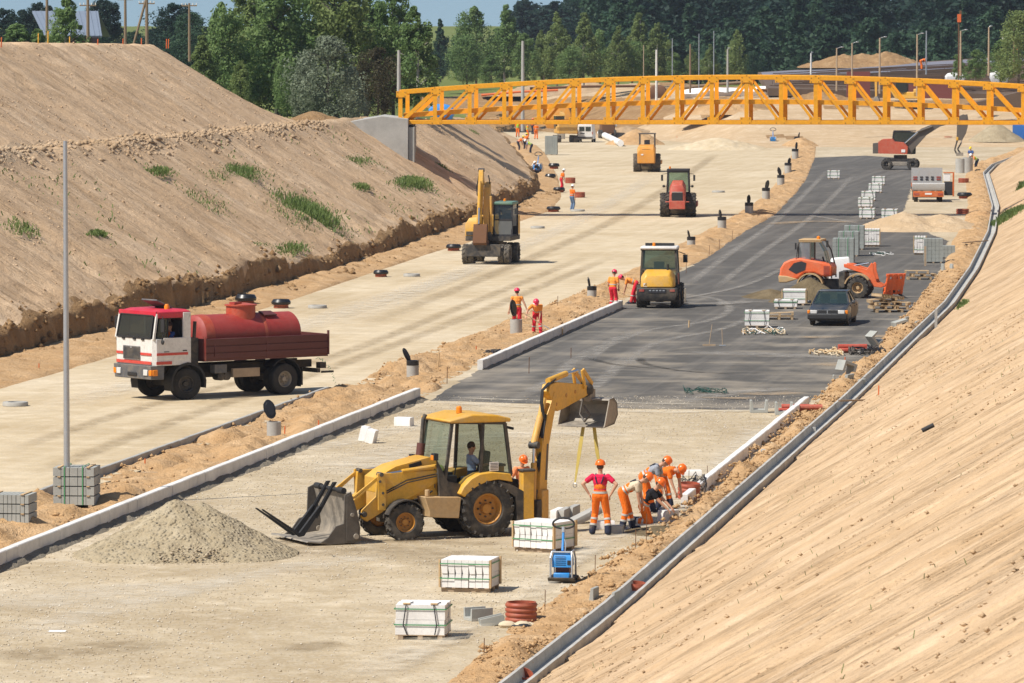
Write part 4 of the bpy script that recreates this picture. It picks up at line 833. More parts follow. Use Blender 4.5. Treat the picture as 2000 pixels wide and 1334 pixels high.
# loader arms, linkage and bucket
ya = .62
for sg in (1, -1):
    arm = v.P([(945, 580), (948, 640), (870, 690), (672, 792), (580, 850), (550, 832), (556, 792), (628, 720), (634, 612), (660, 598)], ya)
    m = MB(); m.prism(arm, (ya - .05) * sg, (ya + .05) * sg, M['yel']); pv = v.xz(565, 812, ya); m.cyl((pv[0], (ya - .09) * sg, pv[1]), (pv[0], (ya + .09) * sg, pv[1]), .07, M['darkmetal'], 12); part(m, 'loader_arm', bh, .015)
    m = MB(); p0, p1 = v.xz(648, 604, ya), v.xz(508, 722, ya)
    for dz in (0, -.09): m.bar((p0[0], (ya + .08) * sg, p0[1] + dz * .3), (p1[0], (ya + .08) * sg, p1[1] + dz), .05, .05, M['yel'])
    m.bar((p0[0] + .0, (ya + .09) * sg, p0[1] + .03), v.xz(652, 790, ya)[0:1] + ((ya + .09) * sg,) + v.xz(652, 790, ya)[1:], .06, .20, M['yel'])
    m.cyl((p0[0], (ya - .1) * sg, p0[1]), (p0[0], (ya + .14) * sg, p0[1]), .055, M['darkmetal'], 10); part(m, 'tilt_link', bh, .008)
    p0, p1, p2 = v.xz(935, 560, ya), v.xz(760, 588, ya), v.xz(655, 606, ya); m = MB(); m.tube([(p0[0], (ya + .02) * sg, p0[1]), (p1[0], (ya + .02) * sg, p1[1])], .055, M['yel'], 10); m.tube([(p1[0], (ya + .02) * sg, p1[1]), (p2[0], (ya + .02) * sg, p2[1])], .028, M['chrome'], 8); part(m, 'tilt_cylinder', bh)
    p0, p1 = v.xz(800, 705, .5), v.xz(676, 778, .5); m = MB(); m.tube([(p0[0], .5 * sg, p0[1]), (p1[0], .5 * sg, p1[1])], .055, M['redpaint'], 10); part(m, 'lift_cylinder', bh)
bp = v.P([(548, 880), (552, 800), (540, 730), (500, 700), (470, 695), (440, 780), (468, 790), (470, 905), (500, 932), (545, 930)], 1.1)
xb, xf = bp[0][0], bp[7][0]; zt = bp[3][1]
M['bucketdark'] = dirty('bucket_plate', (.105, .092, .078), .6, .55, 3.0, .2, (.26, .22, .17))
bk = MB(); t_ = .03
prof = [(xb + .02, .08), (xb, .35), (xb + .06, .75), (xb + .22, zt), (xb + .25, zt - .02), (xb + .12, .73), (xb + .06, .37), (xb + .12, .14), (xf + .35, .07), (xf + .95, .13), (xf + .98, .10), (xf + .35, .02)]
bk.prism(prof, -1.14, 1.14, M['worn'])
side = [(xb + .02, .06), (xb, .40), (xb + .1, .85), (xb + .24, zt + .02), (xb + .40, zt - .05), (xb + .43, .52), (xb + .64, .46), (xf + .44, .20), (xf + .64, .08), (xf + .3, .03)]
lb_ = bk.build('bucket', bh, .008)
for sg in (1, -1):
    m = MB(); m.prism(side, 1.12 * sg, 1.16 * sg, M['bucketdark']); m.prism([(xb + .08, .10), (xb + .06, .42), (xb + .16, .82), (xb + .28, zt - .04), (xb + .36, zt - .08), (xb + .37, .10)], 1.16 * sg, 1.175 * sg, M['bucketdark']); m.cyl((xb + .12, 1.1 * sg, .2), (xb + .12, 1.20 * sg, .2), .07, M['worn'], 10); m.cyl((xb + .22, 1.1 * sg, .72), (xb + .22, 1.20 * sg, .72), .05, M['worn'], 10); part(m, 'side_plate', lb_, .006)
m = MB(); zz = zt + .02; m.cyl((xb + .30, -.75, zz), (xb + .30, .75, zz), .05, M['black'], 10)
for y in (-.7, .7): m.cyl((xb + .30, y - .16, zz), (xb + .30, y + .16, zz), .075, M['black'], 12)
for y in (-.18, .22):
    for d in (-.035, .035): m.prism([(xb + .22, zz + .16), (xb + .31, zz + .16), (xb + .80, zz - .64), (xb + .74, zz - .70)], y + d - .01, y + d + .01, M['black'])
part(m, 'fork_carrier', lb_, .004)
for y in (-.18, .22):
    m = MB(); m.prism([(xb + .60, zz - .44), (xb + .68, zz - .40), (xb + 1.20, .25), (xb + 2.14, .86), (xb + 2.15, .83), (xb + 1.20, .15), (xb + 1.08, .17)], y - .045, y + .045, M['black']); part(m, 'fork', lb_, .004)
# rear: stabilisers, slide frame, boom, dipper, bucket
for sg in (1, -1):
    p0, p1 = v.xz(1452, 590, .95), v.xz(1384, 850, .95); m = MB(); m.box(((p0[0] + p1[0]) / 2, .86 * sg, .95), (.30, .24, 1.25), M['yel']); m.box(((p0[0] + p1[0]) / 2, .86 * sg, 1.60), (.36, .3, .06), M['darkmetal']); m.box(((p0[0] + p1[0]) / 2, .86 * sg, .30), (.24, .18, .16), M['darkmetal']); part(m, 'stabiliser', bh, .015)
m = MB(); m.box((-1.1, 0, .75), (.26, 1.6, .5), M['darkmetal']); m.box((-.9, 0, 1.0), (.3, 1.0, .7), M['darkmetal']); part(m, 'rear_frame', bh, .02)
kp = (-1.60, .45); be = math.atan2(.89, .45); Mb = Matrix.Translation((kp[0], kp[1], 0)) @ Matrix.Rotation(be - v.a, 4, 'Z')
def bq(zx, zy): x = (zx - 1490) / v.k / .45; return (x, (911 - zy) / v.k - .0877 * x)
m = MB(); m.box((-.02, 0, .72), (.34, .42, .72), M['yel2'], Mb); m.box((-.28, 0, .6), (.25, .36, .5), M['darkmetal'], Mb); m.cyl((-.12, 0, .3), (-.12, 0, 1.1), .10, M['darkmetal'], 12, Mb); part(m, 'king_post', bh, .03)
m = MB(); c_ = [(0.0, .62), (.03, 1.3), (.14, 2.2), (.42, 2.85), (.72, 3.38)]; wid = [.22, .20, .19, .17, .10]; L_, R_ = [], []
for i, (x, z) in enumerate(c_):
    d = Vector(c_[min(i + 1, 4)]) - Vector(c_[max(i - 1, 0)]); d.normalize(); L_.append((x - d.y * wid[i] * -1, z - d.x * wid[i])); R_.append((x - d.y * wid[i], z + d.x * wid[i]))
m.prism(L_ + R_[::-1], -.12, .12, M['yel'], Mb)
M['stripe'] = plain('grey_stripe', (.10, .085, .07), .6)
for sg in (-1, 1):
    m.prism([(.12 - .02, 1.30), (.22, 1.30), (.30, 2.18), (.20, 2.18)], sg * .121, sg * .124, M['stripe'], Mb)
part(m, 'boom', bh, .015)
m = MB(); m.tube([(-.30, 0, .85), (-.27, 0, 1.75)], .075, M['yel2'], 12, Mb); m.tube([(-.27, 0, 1.75), (-.25, 0, 2.15)], .04, M['chrome'], 8, Mb); m.cyl((-.25, -.12, 2.18), (-.25, .12, 2.18), .09, M['darkmetal'], 12, Mb); part(m, 'boom_cylinder', bh)
m = MB(); m.tube([(-.24, .02, 2.2), (.12, .02, 2.85)], .085, M['yel2'], 12, Mb); m.tube([(.12, .02, 2.85), (.33, .02, 3.28)], .07, M['yel'], 10, Mb); m.bar((-.25, 0, 2.2), (.1, 0, 2.1), .1, .16, M['yel'], Mb); part(m, 'dipper_cylinder', bh)
m = MB(); m.prism([(.34, 3.45), (.42, 3.62), (.80, 3.66), (2.3, 3.52), (2.62, 3.44), (2.62, 3.26), (2.4, 3.2), (1.15, 2.98), (.85, 2.94), (.62, 3.1)], -.11, .11, M['yel'], Mb)
for x, z in ((.75, 3.12), (1.3, 3.3), (1.8, 3.36)): m.cyl((x, -.125, z), (x, .125, z), .05, M['rim_or'], 10, Mb)
part(m, 'dipper', bh, .015)
m = MB(); m.tube([(.5, 0, 3.70), (1.5, 0, 3.82)], .075, M['yel'], 12, Mb); m.tube([(1.5, 0, 3.82), (2.15, 0, 3.86)], .04, M['chrome'], 8, Mb); part(m, 'bucket_cylinder', bh)
m = MB()
for d in (-.13, .13): m.bar((2.15, d, 3.88), (2.30, d, 3.42), .05, .1, M['yel'], Mb); m.bar((2.2, d, 3.88), (2.72, d, 3.5), .05, .1, M['yel'], Mb)
m.sph((2.62, 0, 3.36), (.22, .2, .2), M['darkmetal'], 10, 8, Mb); m.box((2.72, 0, 3.22), (.3, .3, .3), M['worn'], Mb); part(m, 'bucket_link', bh, .01)
m = MB(); r_ = random.Random(4)
for k in range(5):
    o = r_.uniform(-.1, .1); m.tube([(.2 + o * .5, o, 2.75), (.08 + o, o * 1.2, 3.2), (.15 + o, o, 3.5), (.45, o, 3.64), (.8, o * .8, 3.70 + abs(o) * .4)], .022, M['black'], 6, Mb)
    m.tube([(-.15 + o * .3, o, .9), (-.10, o, 1.8), (.05, o * 1.3, 2.5), (.22, o, 2.9)], .022, M['black'], 6, Mb)
m.tube([(2.2, -.14, 3.0), (2.25, -.3, 2.75), (2.45, -.05, 2.58), (2.5, .1, 2.75), (2.6, .05, 3.2)], .03, M['stripe'], 6, Mb); part(m, 'hydraulic_hose', bh)
m = MB(); yb = .66
sh = [(2.32, 2.44), (2.9, 2.50), (3.1, 2.72), (3.06, 3.02), (2.85, 3.16), (2.62, 3.14), (2.60, 3.10), (2.82, 3.10), (3.0, 2.98), (3.03, 2.74), (2.88, 2.55), (2.32, 2.475)]
m.prism(sh, -yb, yb, M['worn'], Mb); rb = part(m, 'ditching_bucket', bh, .005)
for sg in (-1, 1):
    m = MB(); m.prism([(2.33, 2.45), (2.9, 2.5), (3.1, 2.72), (3.06, 3.02), (2.85, 3.16), (2.62, 3.13)], sg * yb, sg * (yb - .025), M['worn'], Mb); part(m, 'side_plate', rb)
sl = thing('lifting_sling', 'yellowish lifting strap hanging in a loop from the backhoe bucket', 'strap', v.loc, v.a)
M['sling'] = plain('sling_webbing', (.50, .38, .09), .8)
for (a, b, yy) in (((2.50, -.0), (2.42, .20), 0), ((2.50, -.28), (2.60, -.42), 1)):
    m = MB(); z1 = 1.04 if yy == 0 else 1.35; m.loft([[(a[0], a[1] - .045, 2.5), (a[0], a[1] + .045, 2.5), (a[0] + .008, a[1] + .045, 2.5), (a[0] + .008, a[1] - .045, 2.5)], [((a[0] + b[0]) / 2, (a[1] + b[1]) / 2 - .05, 1.8), ((a[0] + b[0]) / 2, (a[1] + b[1]) / 2 + .05, 1.8), ((a[0] + b[0]) / 2 + .01, (a[1] + b[1]) / 2 + .05, 1.8), ((a[0] + b[0]) / 2 + .01, (a[1] + b[1]) / 2 - .05, 1.8)], [(b[0], b[1] - .02, z1), (b[0], b[1] + .02, z1), (b[0] + .01, b[1] + .02, z1), (b[0] + .01, b[1] - .02, z1)]], M['sling'], Mb)
    if yy == 0: m.lathe([(.05, -.012), (.065, 0), (.05, .012)], (b[0], b[1], z1 - .06), (1, 0, 0), M['steel'], 10, Mb, True)
    part(m, 'strap', sl)
m = MB()
for sg in (1, -1):
    a0, a1, a2 = v.xz(930, 600, ya), v.xz(780, 640, ya), v.xz(680, 690, ya)
    for d in (0, .05): m.tube([(a0[0], (ya + .06 + d) * sg, a0[1] - d), (a1[0], (ya + .07 + d) * sg, a1[1] + .03 - d), (a2[0], (ya + .06) * sg, a2[1] - d)], .014, M['black'], 6)
m.tube([(1.25, .46, 1.15), (1.5, .5, 1.0), (1.75, .48, .95), (1.95, .45, .8)], .02, M['black'], 6); m.tube([(1.2, .5, 1.0), (1.45, .52, .85), (1.7, .46, .75)], .02, M['black'], 6); part(m, 'hydraulic_hose', bh)
m = MB()
for zx, zy in ((760, 600), (820, 590), (880, 580)): q = v.xz(zx, zy + 40, .42); m.box((q[0], .427, q[1]), (.16, .006, .012), M['darkmetal'], ry=R(14))
q = v.xz(800, 655, .42); m.box((q[0], .425, q[1]), (.9, .008, .014), M['darkmetal'], ry=R(12)); q = v.xz(930, 620, .43); m.box((q[0], .427, q[1]), (.02, .008, .5), M['darkmetal']); part(m, 'panel_seam', bh)
m = MB()
for zx, zy in ((640, 640), (655, 700), (655, 760), (940, 600)): q = v.xz(zx, zy, ya); m.cyl((q[0], (ya + .04), q[1]), (q[0], (ya + .13), q[1]), .035, M['darkmetal'], 10)
part(m, 'pivot_pin', bh)
m = MB(); m.box((.75, .35, 1.25), (.3, .25, .5), M['seat']); m.box((.55, -.3, 1.3), (.25, .3, .45), M['seat']); m.tube([(.6, .3, 1.4), (.55, .3, 1.75)], .018, M['black'], 6); m.sph((.55, .3, 1.77), .035, M['black'], 8, 6); m.tube([(-.1, .35, 1.3), (-.05, .35, 1.7)], .018, M['black'], 6); part(m, 'control_console', bh, .02)
m = MB(); m.lathe([(.12, 0), (.118, .04), (.10, .09), (.06, .13), (0, .14)], (0, 0, 0), (0, 0, 1), plain('helmet_lime', (.55, .62, .06), .3, 0, .06), 18); m.sph((.03, 0, .0), (.14, .12, .012), m.mats[0], 14, 5)
o = m.build('helmet'); c_, s_ = math.cos(v.a), math.sin(v.a); lx, ly = .92, .15; o.location = (v.loc[0] + c_ * lx - s_ * ly, v.loc[1] + s_ * lx + c_ * ly, 1.61); tag(o, 'lime yellow helmet lying behind the backhoe\'s windscreen', 'helmet')
BHV, BHM = v, Mb

# ---- tanker truck
v = View(200, 560, 4.348, 218, 1560, 918, 0, 1.2)
tk = thing('tanker_truck', 'white and red cab truck carrying a red water tank on a dark red flatbed', 'truck', v.loc, v.a)
M['cabwhite'] = dirty('cab_white', (.74, .72, .68), .35, .22, 1.6); M['cabred'] = dirty('cab_red', (.58, .02, .05), .35, .12); M['strred'] = dirty('stripe_red', (.60, .06, .045), .4, .15)
M['tankred'] = dirty('tank_red', (.34, .04, .03), .40, .35, 1.2, 0, (.34, .12, .10)); M['bedred'] = dirty('bed_maroon', (.105, .025, .022), .5, .30, 1.5, 0, (.20, .10, .08)); M['bumper'] = dirty('bumper_grey', (.10, .105, .115), .6, .4)
M['truckblack'] = dirty('truck_black', (.014, .013, .013), .6, .18); M['tyre_clean'] = dirty('tyre_dark', (.016, .016, .016), .8, .25, 4, 0, (.16, .13, .10))
M['lens'] = plain('lamp_lens', (.60, .60, .58), .15); M['tankfresh'] = dirty('tank_orange_red', (.46, .065, .03), .4, .25)
for x, st in ((0, 0), (3.98, R(-14))):
    for sg in (1, -1):
        wheel(tk, (x, .98 * sg if st else 1.02 * sg, .53), .53, .30, .27, M['darkmetal'] if st else M['worn'], M['tyre_clean'], st, 0, sg, .5)
        if not st: wheel(tk, (x, .70 * sg, .53), .53, .28, .27, M['darkmetal'], M['tyre_clean'], 0, 0, sg)
m = MB()
for sg in (1, -1): m.box((1.9, .42 * sg, .98), (7.0, .09, .26), M['truckblack'])
m.box((0, 0, .55), (.22, 1.7, .22), M['darkmetal']); m.box((3.98, 0, .5), (.2, 1.7, .18), M['darkmetal']); m.box((2.2, 0, .85), (1.6, .5, .4), M['darkmetal']); m.box((-1.55, 0, .75), (.12, 1.9, .14), M['darkmetal']); m.box((-2.05, .75, .68), (.5, .07, .07), M['darkmetal']); m.box((-1.75, .8, .92), (.25, .25, .2), M['darkmetal']); part(m, 'chassis', tk, .01)

xf, xr, hw = 5.36, 3.86, 1.17
zb, zw, zt = 1.18, 2.07, 2.98
m = MB()
def ring(z, f, r_, w): return [(f, -w, z), (f, w, z), (r_, w, z), (r_, -w, z)]
def rr_(z, f, r_, w, c=.12): return [(f, -w + c, z), (f, w - c, z), (f - c, w, z), (r_, w, z), (r_, -w, z), (f - c, -w, z)]
m.loft([rr_(zb, xf - .02, xr, hw), rr_(zw, xf, xr, hw)], M['cabwhite'])
for sg in (1, -1):
    m.bar((xf - .04, 1.12 * sg, zw - .02), (xf - .19, 1.09 * sg, zt - .08), .07, .08, M['cabwhite']); m.box(((xf - .2 + xr) / 2, 1.10 * sg, zt - .12), (xf - .2 - xr, .08, .20), M['cabred'])
    m.box((xr + .15, 1.125 * sg, (zw + zt) / 2 - .05), (.30, .08, zt - zw), M['cabwhite']); m.bar((4.80, 1.14 * sg, zw - .02), (4.74, 1.11 * sg, zt - .2), .05, .05, M['black'])
m.box((xr + .04, 0, (zw + zt) / 2 - .05), (.08, 2.2, zt - zw), M['cabwhite']); m.box((xf - .19, 0, zt - .08), (.12, 2.2, .16), M['cabred']); m.box((4.6, 0, zw + .01), (1.3, 2.2, .02), M['seat']); cb = part(m, 'cab', tk, .02)
m = MB()
for y in (.55, -.55): m.box((4.25, y, 2.0), (.5, .5, .2), M['seat']); m.box((4.02, y, 2.35), (.14, .5, .65), M['seat'])
m.box((5.05, 0, 2.12), (.35, 2.0, .14), M['seat']); m.lathe([(.2, -.02), (.225, 0), (.2, .02)], (4.82, .55, 2.22), (-.6, 0, 1), M['black'], 18, None, True); part(m, 'seat', tk, .03)
m = MB(); m.loft([rr_(zt - .13, xf - .13, xr - .01, hw - .02, .1), rr_(zt - .02, xf - .19, xr - .01, hw - .03, .12), rr_(zt + .05, xf - .36, xr + .1, hw - .16, .2)], M['cabred']); part(m, 'cab_roof', tk, .03)
sl_ = (xf - .16 - xf) / (zt - .1 - zw)
def fx(z): return xf + sl_ * (z - zw) + .012 if z > zw else xf + .012
ws_ = MB(); za, zc = 2.10, 2.84
ws_.loft([[(fx(za), -1.0, za), (fx(za), 1.0, za), (fx(za) - .02, 1.0, za), (fx(za) - .02, -1.0, za)], [(fx(zc), -.97, zc), (fx(zc), .97, zc), (fx(zc) - .02, .97, zc), (fx(zc) - .02, -.97, zc)]], GLD)
for a, b, c, d in ((za, -1.0, za, 1.0), (zc, -.97, zc, .97), (za, -1.0, zc, -.97), (za, 1.0, zc, .97)): ws_.bar((fx(a) + .005, b, a), (fx(c) + .005, d, c), .04, .04, M['black'])
w_ = part(ws_, 'windscreen', tk)
for y in (-.6, 0.05, .55):
    m = MB(); m.bar((fx(2.08) + .02, y, 2.06), (fx(2.3) + .025, y - .42, 2.2), .02, .02, M['black']); m.box((fx(2.05) + .01, y, 2.04), (.03, .16, .05), M['black']); part(m, 'wiper', w_)
m = MB(); m.box((xf + .012, -.12, 1.58), (.03, .98, .44), M['bumper'])
for i in range(9): m.box((xf + .03, -.12, 1.41 + i * .043), (.02, .94, .016), M['darkmetal'])
m.box((xf + .035, -.12, 1.755), (.02, .10, .05), M['steel']); part(m, 'grille', tk)
m = MB()
for z, h in ((1.56, .085), (1.27, .10)):
    for y0, y1 in ((-1.03, -.64), (.40, 1.04)) if z > 1.4 else ((-1.04, 1.04),): m.box((xf + .008, (y0 + y1) / 2, z), (.012, y1 - y0, h), M['strred'])
    for sg in (1, -1): m.box((4.62 if z > 1.4 else 4.95, (hw + .016) * sg, z), (1.25 if z > 1.4 else .62, .012, h), M['strred'])
part(m, 'stripe', tk)
for sg in (1, -1):
    m = MB(); m.loft([[(4.98, (hw + .012) * sg, 1.38), (4.05, (hw + .012) * sg, 1.38), (4.05, (hw + .012) * sg, 2.1), (4.96, (hw + .012) * sg, 2.1)], [(4.98, (hw - .02) * sg, 1.38), (4.05, (hw - .02) * sg, 1.38), (4.05, (hw - .02) * sg, 2.1), (4.96, (hw - .02) * sg, 2.1)]], M['cabwhite']); dr = part(m, 'door', tk, .01)
    m = MB(); m.add([(5.2, (hw - .03) * sg, 2.09), (4.80, (hw - .03) * sg, 2.09), (4.76, (hw - .06) * sg, 2.74), (5.10, (hw - .06) * sg, 2.74)], [(0, 1, 2, 3)], GL); part(m, 'window', dr)
    m = MB(); m.box((4.12, (hw + .02) * sg, 1.66), (.16, .02, .035), M['black']); m.box((4.85, (hw + .02) * sg, 1.64), (.2, .02, .02), M['black']); part(m, 'handle', dr)
    m = MB(); m.tube([(5.0, (hw) * sg, 2.05), (5.12, (hw + .18) * sg, 2.15), (5.12, (hw + .20) * sg, 2.75), (5.0, (hw) * sg, 2.8)], .016, M['black'], 6); m.box((5.12, (hw + .20) * sg, 2.52), (.06, .2, .42), M['black']); m.sph((5.12, (hw + .18) * sg, 1.98), (.04, .09, .09), M['black'], 8, 6); part(m, 'mirror', tk, .01)
m = MB(); m.loft([[(xf - .4, -1.2, .72), (xf - .4, 1.2, .72), (xf + .05, 1.08, .72), (xf + .05, -1.08, .72)], [(xf - .4, -1.22, 1.18), (xf - .4, 1.22, 1.18), (xf + .09, 1.1, 1.18), (xf + .09, -1.1, 1.18)]], M['bumper']); m.box((xf + .075, 0, .88), (.04, .55, .12), M['black']); bmp = part(m, 'bumper', tk, .03)
for sg in (1, -1):
    m = MB(); m.box((xf + .085, .80 * sg, .95), (.03, .24, .2), M['lens']); part(m, 'headlight', bmp, .02)
    m = MB(); m.box((xf + .055, 1.05 * sg, .95), (.05, .16, .2), M['amber']); m.box((xf - .06, 1.165 * sg, .95), (.2, .05, .2), M['amber']); part(m, 'indicator', bmp, .02)
    n_ = 10; oo = [(3.98 + .72 * math.cos(R(-20) + R(215) * i / n_), .56 + .70 * math.sin(R(-20) + R(215) * i / n_)) for i in range(n_ + 1)]; ii = [(3.98 + .64 * math.cos(R(-20) + R(215) * i / n_), .56 + .62 * math.sin(R(-20) + R(215) * i / n_)) for i in range(n_, -1, -1)]
    m = MB(); m.prism(oo + ii, .78 * sg, 1.21 * sg, M['black']); part(m, 'front_mudguard', tk)
    oo = [(.68 * math.cos(R(40) + R(165) * i / n_), .55 + .70 * math.sin(R(40) + R(165) * i / n_)) for i in range(n_ + 1)]; ii = [(.65 * math.cos(R(40) + R(165) * i / n_), .55 + .67 * math.sin(R(40) + R(165) * i / n_)) for i in range(n_, -1, -1)]
    m = MB(); m.prism(oo + ii, .6 * sg, 1.2 * sg, M['black']); m.box((-.72, .9 * sg, .6), (.03, .5, .6), M['black']); part(m, 'rear_mudguard', tk)
    m = MB()
    for i, (z0_, z1_, d) in enumerate(((1.34, 1.52, .0), (1.55, 1.75, .0), (1.78, 2.0, .0))): m.box((.80, (1.22) * sg, (z0_ + z1_) / 2), (5.02, .05, z1_ - z0_), M['bedred'])
    m.box((.8, 1.20 * sg, 1.68), (5.0, .03, .66), M['bedred']); m.box((.8, 1.23 * sg, 1.66), (.06, .05, .68), M['bedred']); m.box((3.33, 1.22 * sg, 1.68), (.06, .07, .8), M['redpaint']); m.box((2.95, 1.255 * sg, 1.62), (.03, .03, .4), M['bedred']); m.box((-1.75, 1.22 * sg, 1.72), (.06, .07, .82), M['bedred']); part(m, 'side_board', tk, .008)
m = MB(); m.box((.8, 0, 1.30), (5.1, 2.4, .1), M['bedred']); part(m, 'bed_floor', tk)
for x in (-1.74, 3.36):
    m = MB(); m.box((x, 0, 1.68), (.05, 2.4, .66), M['bedred']); part(m, 'end_board', tk)
m = MB(); zc_ = 2.03; m.lathe([(0, -1.12), (.45, -1.10), (.66, -1.02), (.72, -.95), (.72, 2.9), (.66, 2.97), (.45, 3.04), (0, 3.06)], (0, 0, zc_), (1, 0, 0), M['tankred'], 40); m.lathe([(.728, 2.55), (.735, 2.6), (.728, 2.9)], (0, 0, zc_), (1, 0, 0), M['tankfresh'], 40, None, True); m.lathe([(.726, .38), (.73, .43), (.726, .5)], (0, 0, zc_), (1, 0, 0), M['tankfresh'], 40, None, True)
for x in (-.6, 2.4): m.box((x, 0, 1.42), (.2, 1.2, .3), M['bedred'])
wt = part(m, 'water_tank', tk)
m = MB(); m.lathe([(.50, -.25), (.50, .20), (.55, .205), (.55, .25), (.46, .255), (.2, .30), (0, .30)], (1.02, 0, 2.80), (0, 0, 1), M['tankfresh'], 30); m.box((1.3, .1, 3.1), (.3, .3, .08), M['tankred']); part(m, 'hatch', wt)
m = MB(); m.box((.12, .3, 2.73), (.5, .4, .04), M['bedred'], rx=R(-16)); part(m, 'foot_plate', wt)
m = MB(); m.box((2.6, .95, .98), (.5, .3, .3), M['bumper']); part(m, 'battery_box', tk, .02)
m = MB()
for x in (2.55, 2.3): m.cyl((x, .7, .72), (x, 1.05, .72), .14, M['darkmetal'], 12)
part(m, 'air_tank', tk)
m = MB(); m.box((1.55, 1.02, .82), (1.1, .14, .3), M['wood_grey']); part(m, 'tool_plank', tk, .01)
m = MB(); m.box((4.40, -.05, 3.18), (.70, .9, .06), M['bumper'], ry=R(-24)); m.box((4.2, -.1, 3.06), (.1, .6, .14), M['black']); part(m, 'roof_hatch', tk, .02)
m = MB(); m.lathe([(.09, 0), (.09, .1), (.06, .17), (0, .18)], (4.45, .62, 3.02), (0, 0, 1), M['amber'], 12); part(m, 'beacon', tk)
m = MB(); m.tube([(3.6, .9, 1.3), (3.55, .95, 2.6)], .06, M['darkmetal'], 8); m.box((3.6, 0, 1.6), (.3, 2.0, .9), M['darkmetal']); part(m, 'air_intake', tk)
TKV = v
m = MB(); r_ = random.Random(8); M['water'] = glass('water', (.75, .75, .72), .22)
for k in range(26):
    t_ = k / 25; m.tube([(-1.9 - .9 * t_ ** .7 + r_.uniform(-.06, .06), .3 + r_.uniform(-.08, .08), 1.15 - 1.13 * t_ ** 1.5), (-1.93 - .9 * t_ ** .7, .3 + r_.uniform(-.08, .08), 1.09 - 1.1 * t_ ** 1.5)], .008 + .008 * r_.random(), M['water'], 5)
sp = m.build('water_spray'); sp.location = v.loc; sp.rotation_euler = (0, 0, v.a); tag(sp, 'thin stream of water falling from the rear of the tanker truck', 'water', kind='stuff')
# ---- compact yellow loader seen from behind
v = View(1200, 440, 7.41, 84, 615, 1212, -1.5, 0)
cl = thing('compact_loader', 'yellow compact wheel loader seen from behind beside the kerb crew', 'loader', v.loc, v.a)
for x in (0.15, 2.05):
    for sg in (1, -1): wheel(cl, (x - .6, .76 * sg, .52), .52, .40, .25, M['yel'], M['tyre'], 0, 14, sg)
m = MB(); m.loft([[(-1.38, -.78, .34), (-1.38, .78, .34), (-.2, .62, .34), (-.2, -.62, .34)], [(-1.5, -.90, .62), (-1.5, .90, .62), (-.2, .9, .62), (-.2, -.9, .62)], [(-1.48, -.88, .93), (-1.48, .88, .93), (-.2, .88, .93), (-.2, -.88, .93)]], M['darkmetal']); m.box((.3, 0, .7), (2.4, .7, .5), M['darkmetal']); part(m, 'counterweight', cl, .04)
for sg in (1, -1):
    m = MB(); m.box((-1.50, .68 * sg, .82), (.03, .22, .10), M['redpaint']); part(m, 'rear_lamp', cl)
m = MB(); m.box((-1.50, 0, .80), (.03, .8, .18), M['seat'])
for i in range(5): m.box((-1.52, -.3 + .15 * i, .82), (.02, .09, .05), M['steel'])
part(m, 'rear_grille', cl)
rg_ = []
for x, w, z0_, z1_ in ((-1.46, .62, .95, 1.25), (-1.38, .72, .95, 1.48), (-1.1, .76, .95, 1.66), (-.5, .76, .95, 1.72)):
    rg_.append([(x, -w, z0_), (x, w, z0_), (x, w * .97, z1_ - .25), (x, w * .72, z1_), (x, -w * .72, z1_), (x, -w * .97, z1_ - .25)])
m = MB(); m.loft(rg_, M['yel']); hd = part(m, 'engine_hood', cl, .05, seg=3)
m = MB(); m.box((-1.435, 0, 1.17), (.03, .62, .04), M['seat'], ry=R(-10)); m.box((-1.43, .52, 1.06), (.06, .16, .16), M['white']); part(m, 'hood_grip', hd)
m = MB(); m.tube([(-.7, -.42, 1.6), (-.7, -.42, 1.95)], .05, M['black'], 10); part(m, 'exhaust', cl)
cx0, cx1, cz0, cz1 = -.42, .85, 1.0, 2.58
m = MB()
for x, xt in ((cx0, cx0 + .05), (cx1, cx1 - .1)):
    for y in (.82, -.82): m.bar((x, y, cz0), (xt, y * .9, cz1), .08, .08, M['darkmetal'])
    m.bar((xt, -.75, cz1), (xt, .75, cz1), .08, .08, M['darkmetal']); m.bar((x, -.82, 1.7), (x, .82, 1.7), .06, .06, M['darkmetal'])
for y in (.78, -.78): m.bar((cx0, y, cz1), (cx1 - .1, y, cz1), .07, .07, M['darkmetal']); m.box((.2, y * 1.02, 1.25), (1.2, .05, .55), M['redpaint'])
part(m, 'cab_frame', cl)
m = MB(); m.box((.18, 0, cz1 + .08), (1.4, 1.66, .14), M['cabwhite']); part(m, 'cab_roof', cl, .05)
for nm, q in (('rear_window', [(cx0, -.78, 1.72), (cx0, .78, 1.72), (cx0 + .05, .72, cz1 - .04), (cx0 + .05, -.72, cz1 - .04)]), ('windscreen', [(cx1, -.78, 1.1), (cx1, .78, 1.1), (cx1 - .1, .72, cz1 - .04), (cx1 - .1, -.72, cz1 - .04)]), ('side_window', [(cx0, .82, 1.5), (cx1, .82, 1.5), (cx1 - .1, .75, cz1 - .04), (cx0 + .05, .75, cz1 - .04)]), ('side_window', [(cx0, -.82, 1.5), (cx1, -.82, 1.5), (cx1 - .1, -.75, cz1 - .04), (cx0 + .05, -.75, cz1 - .04)])):
    m = MB(); m.add(q, [(0, 1, 2, 3)], GL); part(m, nm, cl, smooth=0)
m = MB(); m.box((.0, 0, 1.35), (.5, .5, .15), M['seat']); m.box((-.22, 0, 1.75), (.12, .46, .6), M['seat']); m.tube([(.55, 0, 1.2), (.4, 0, 1.75)], .04, M['seat'], 8); part(m, 'seat', cl, .03)
m = MB(); m.box((.2, 0, cz1 + .22), (.12, 1.3, .12), M['black']); part(m, 'light_bar', cl)
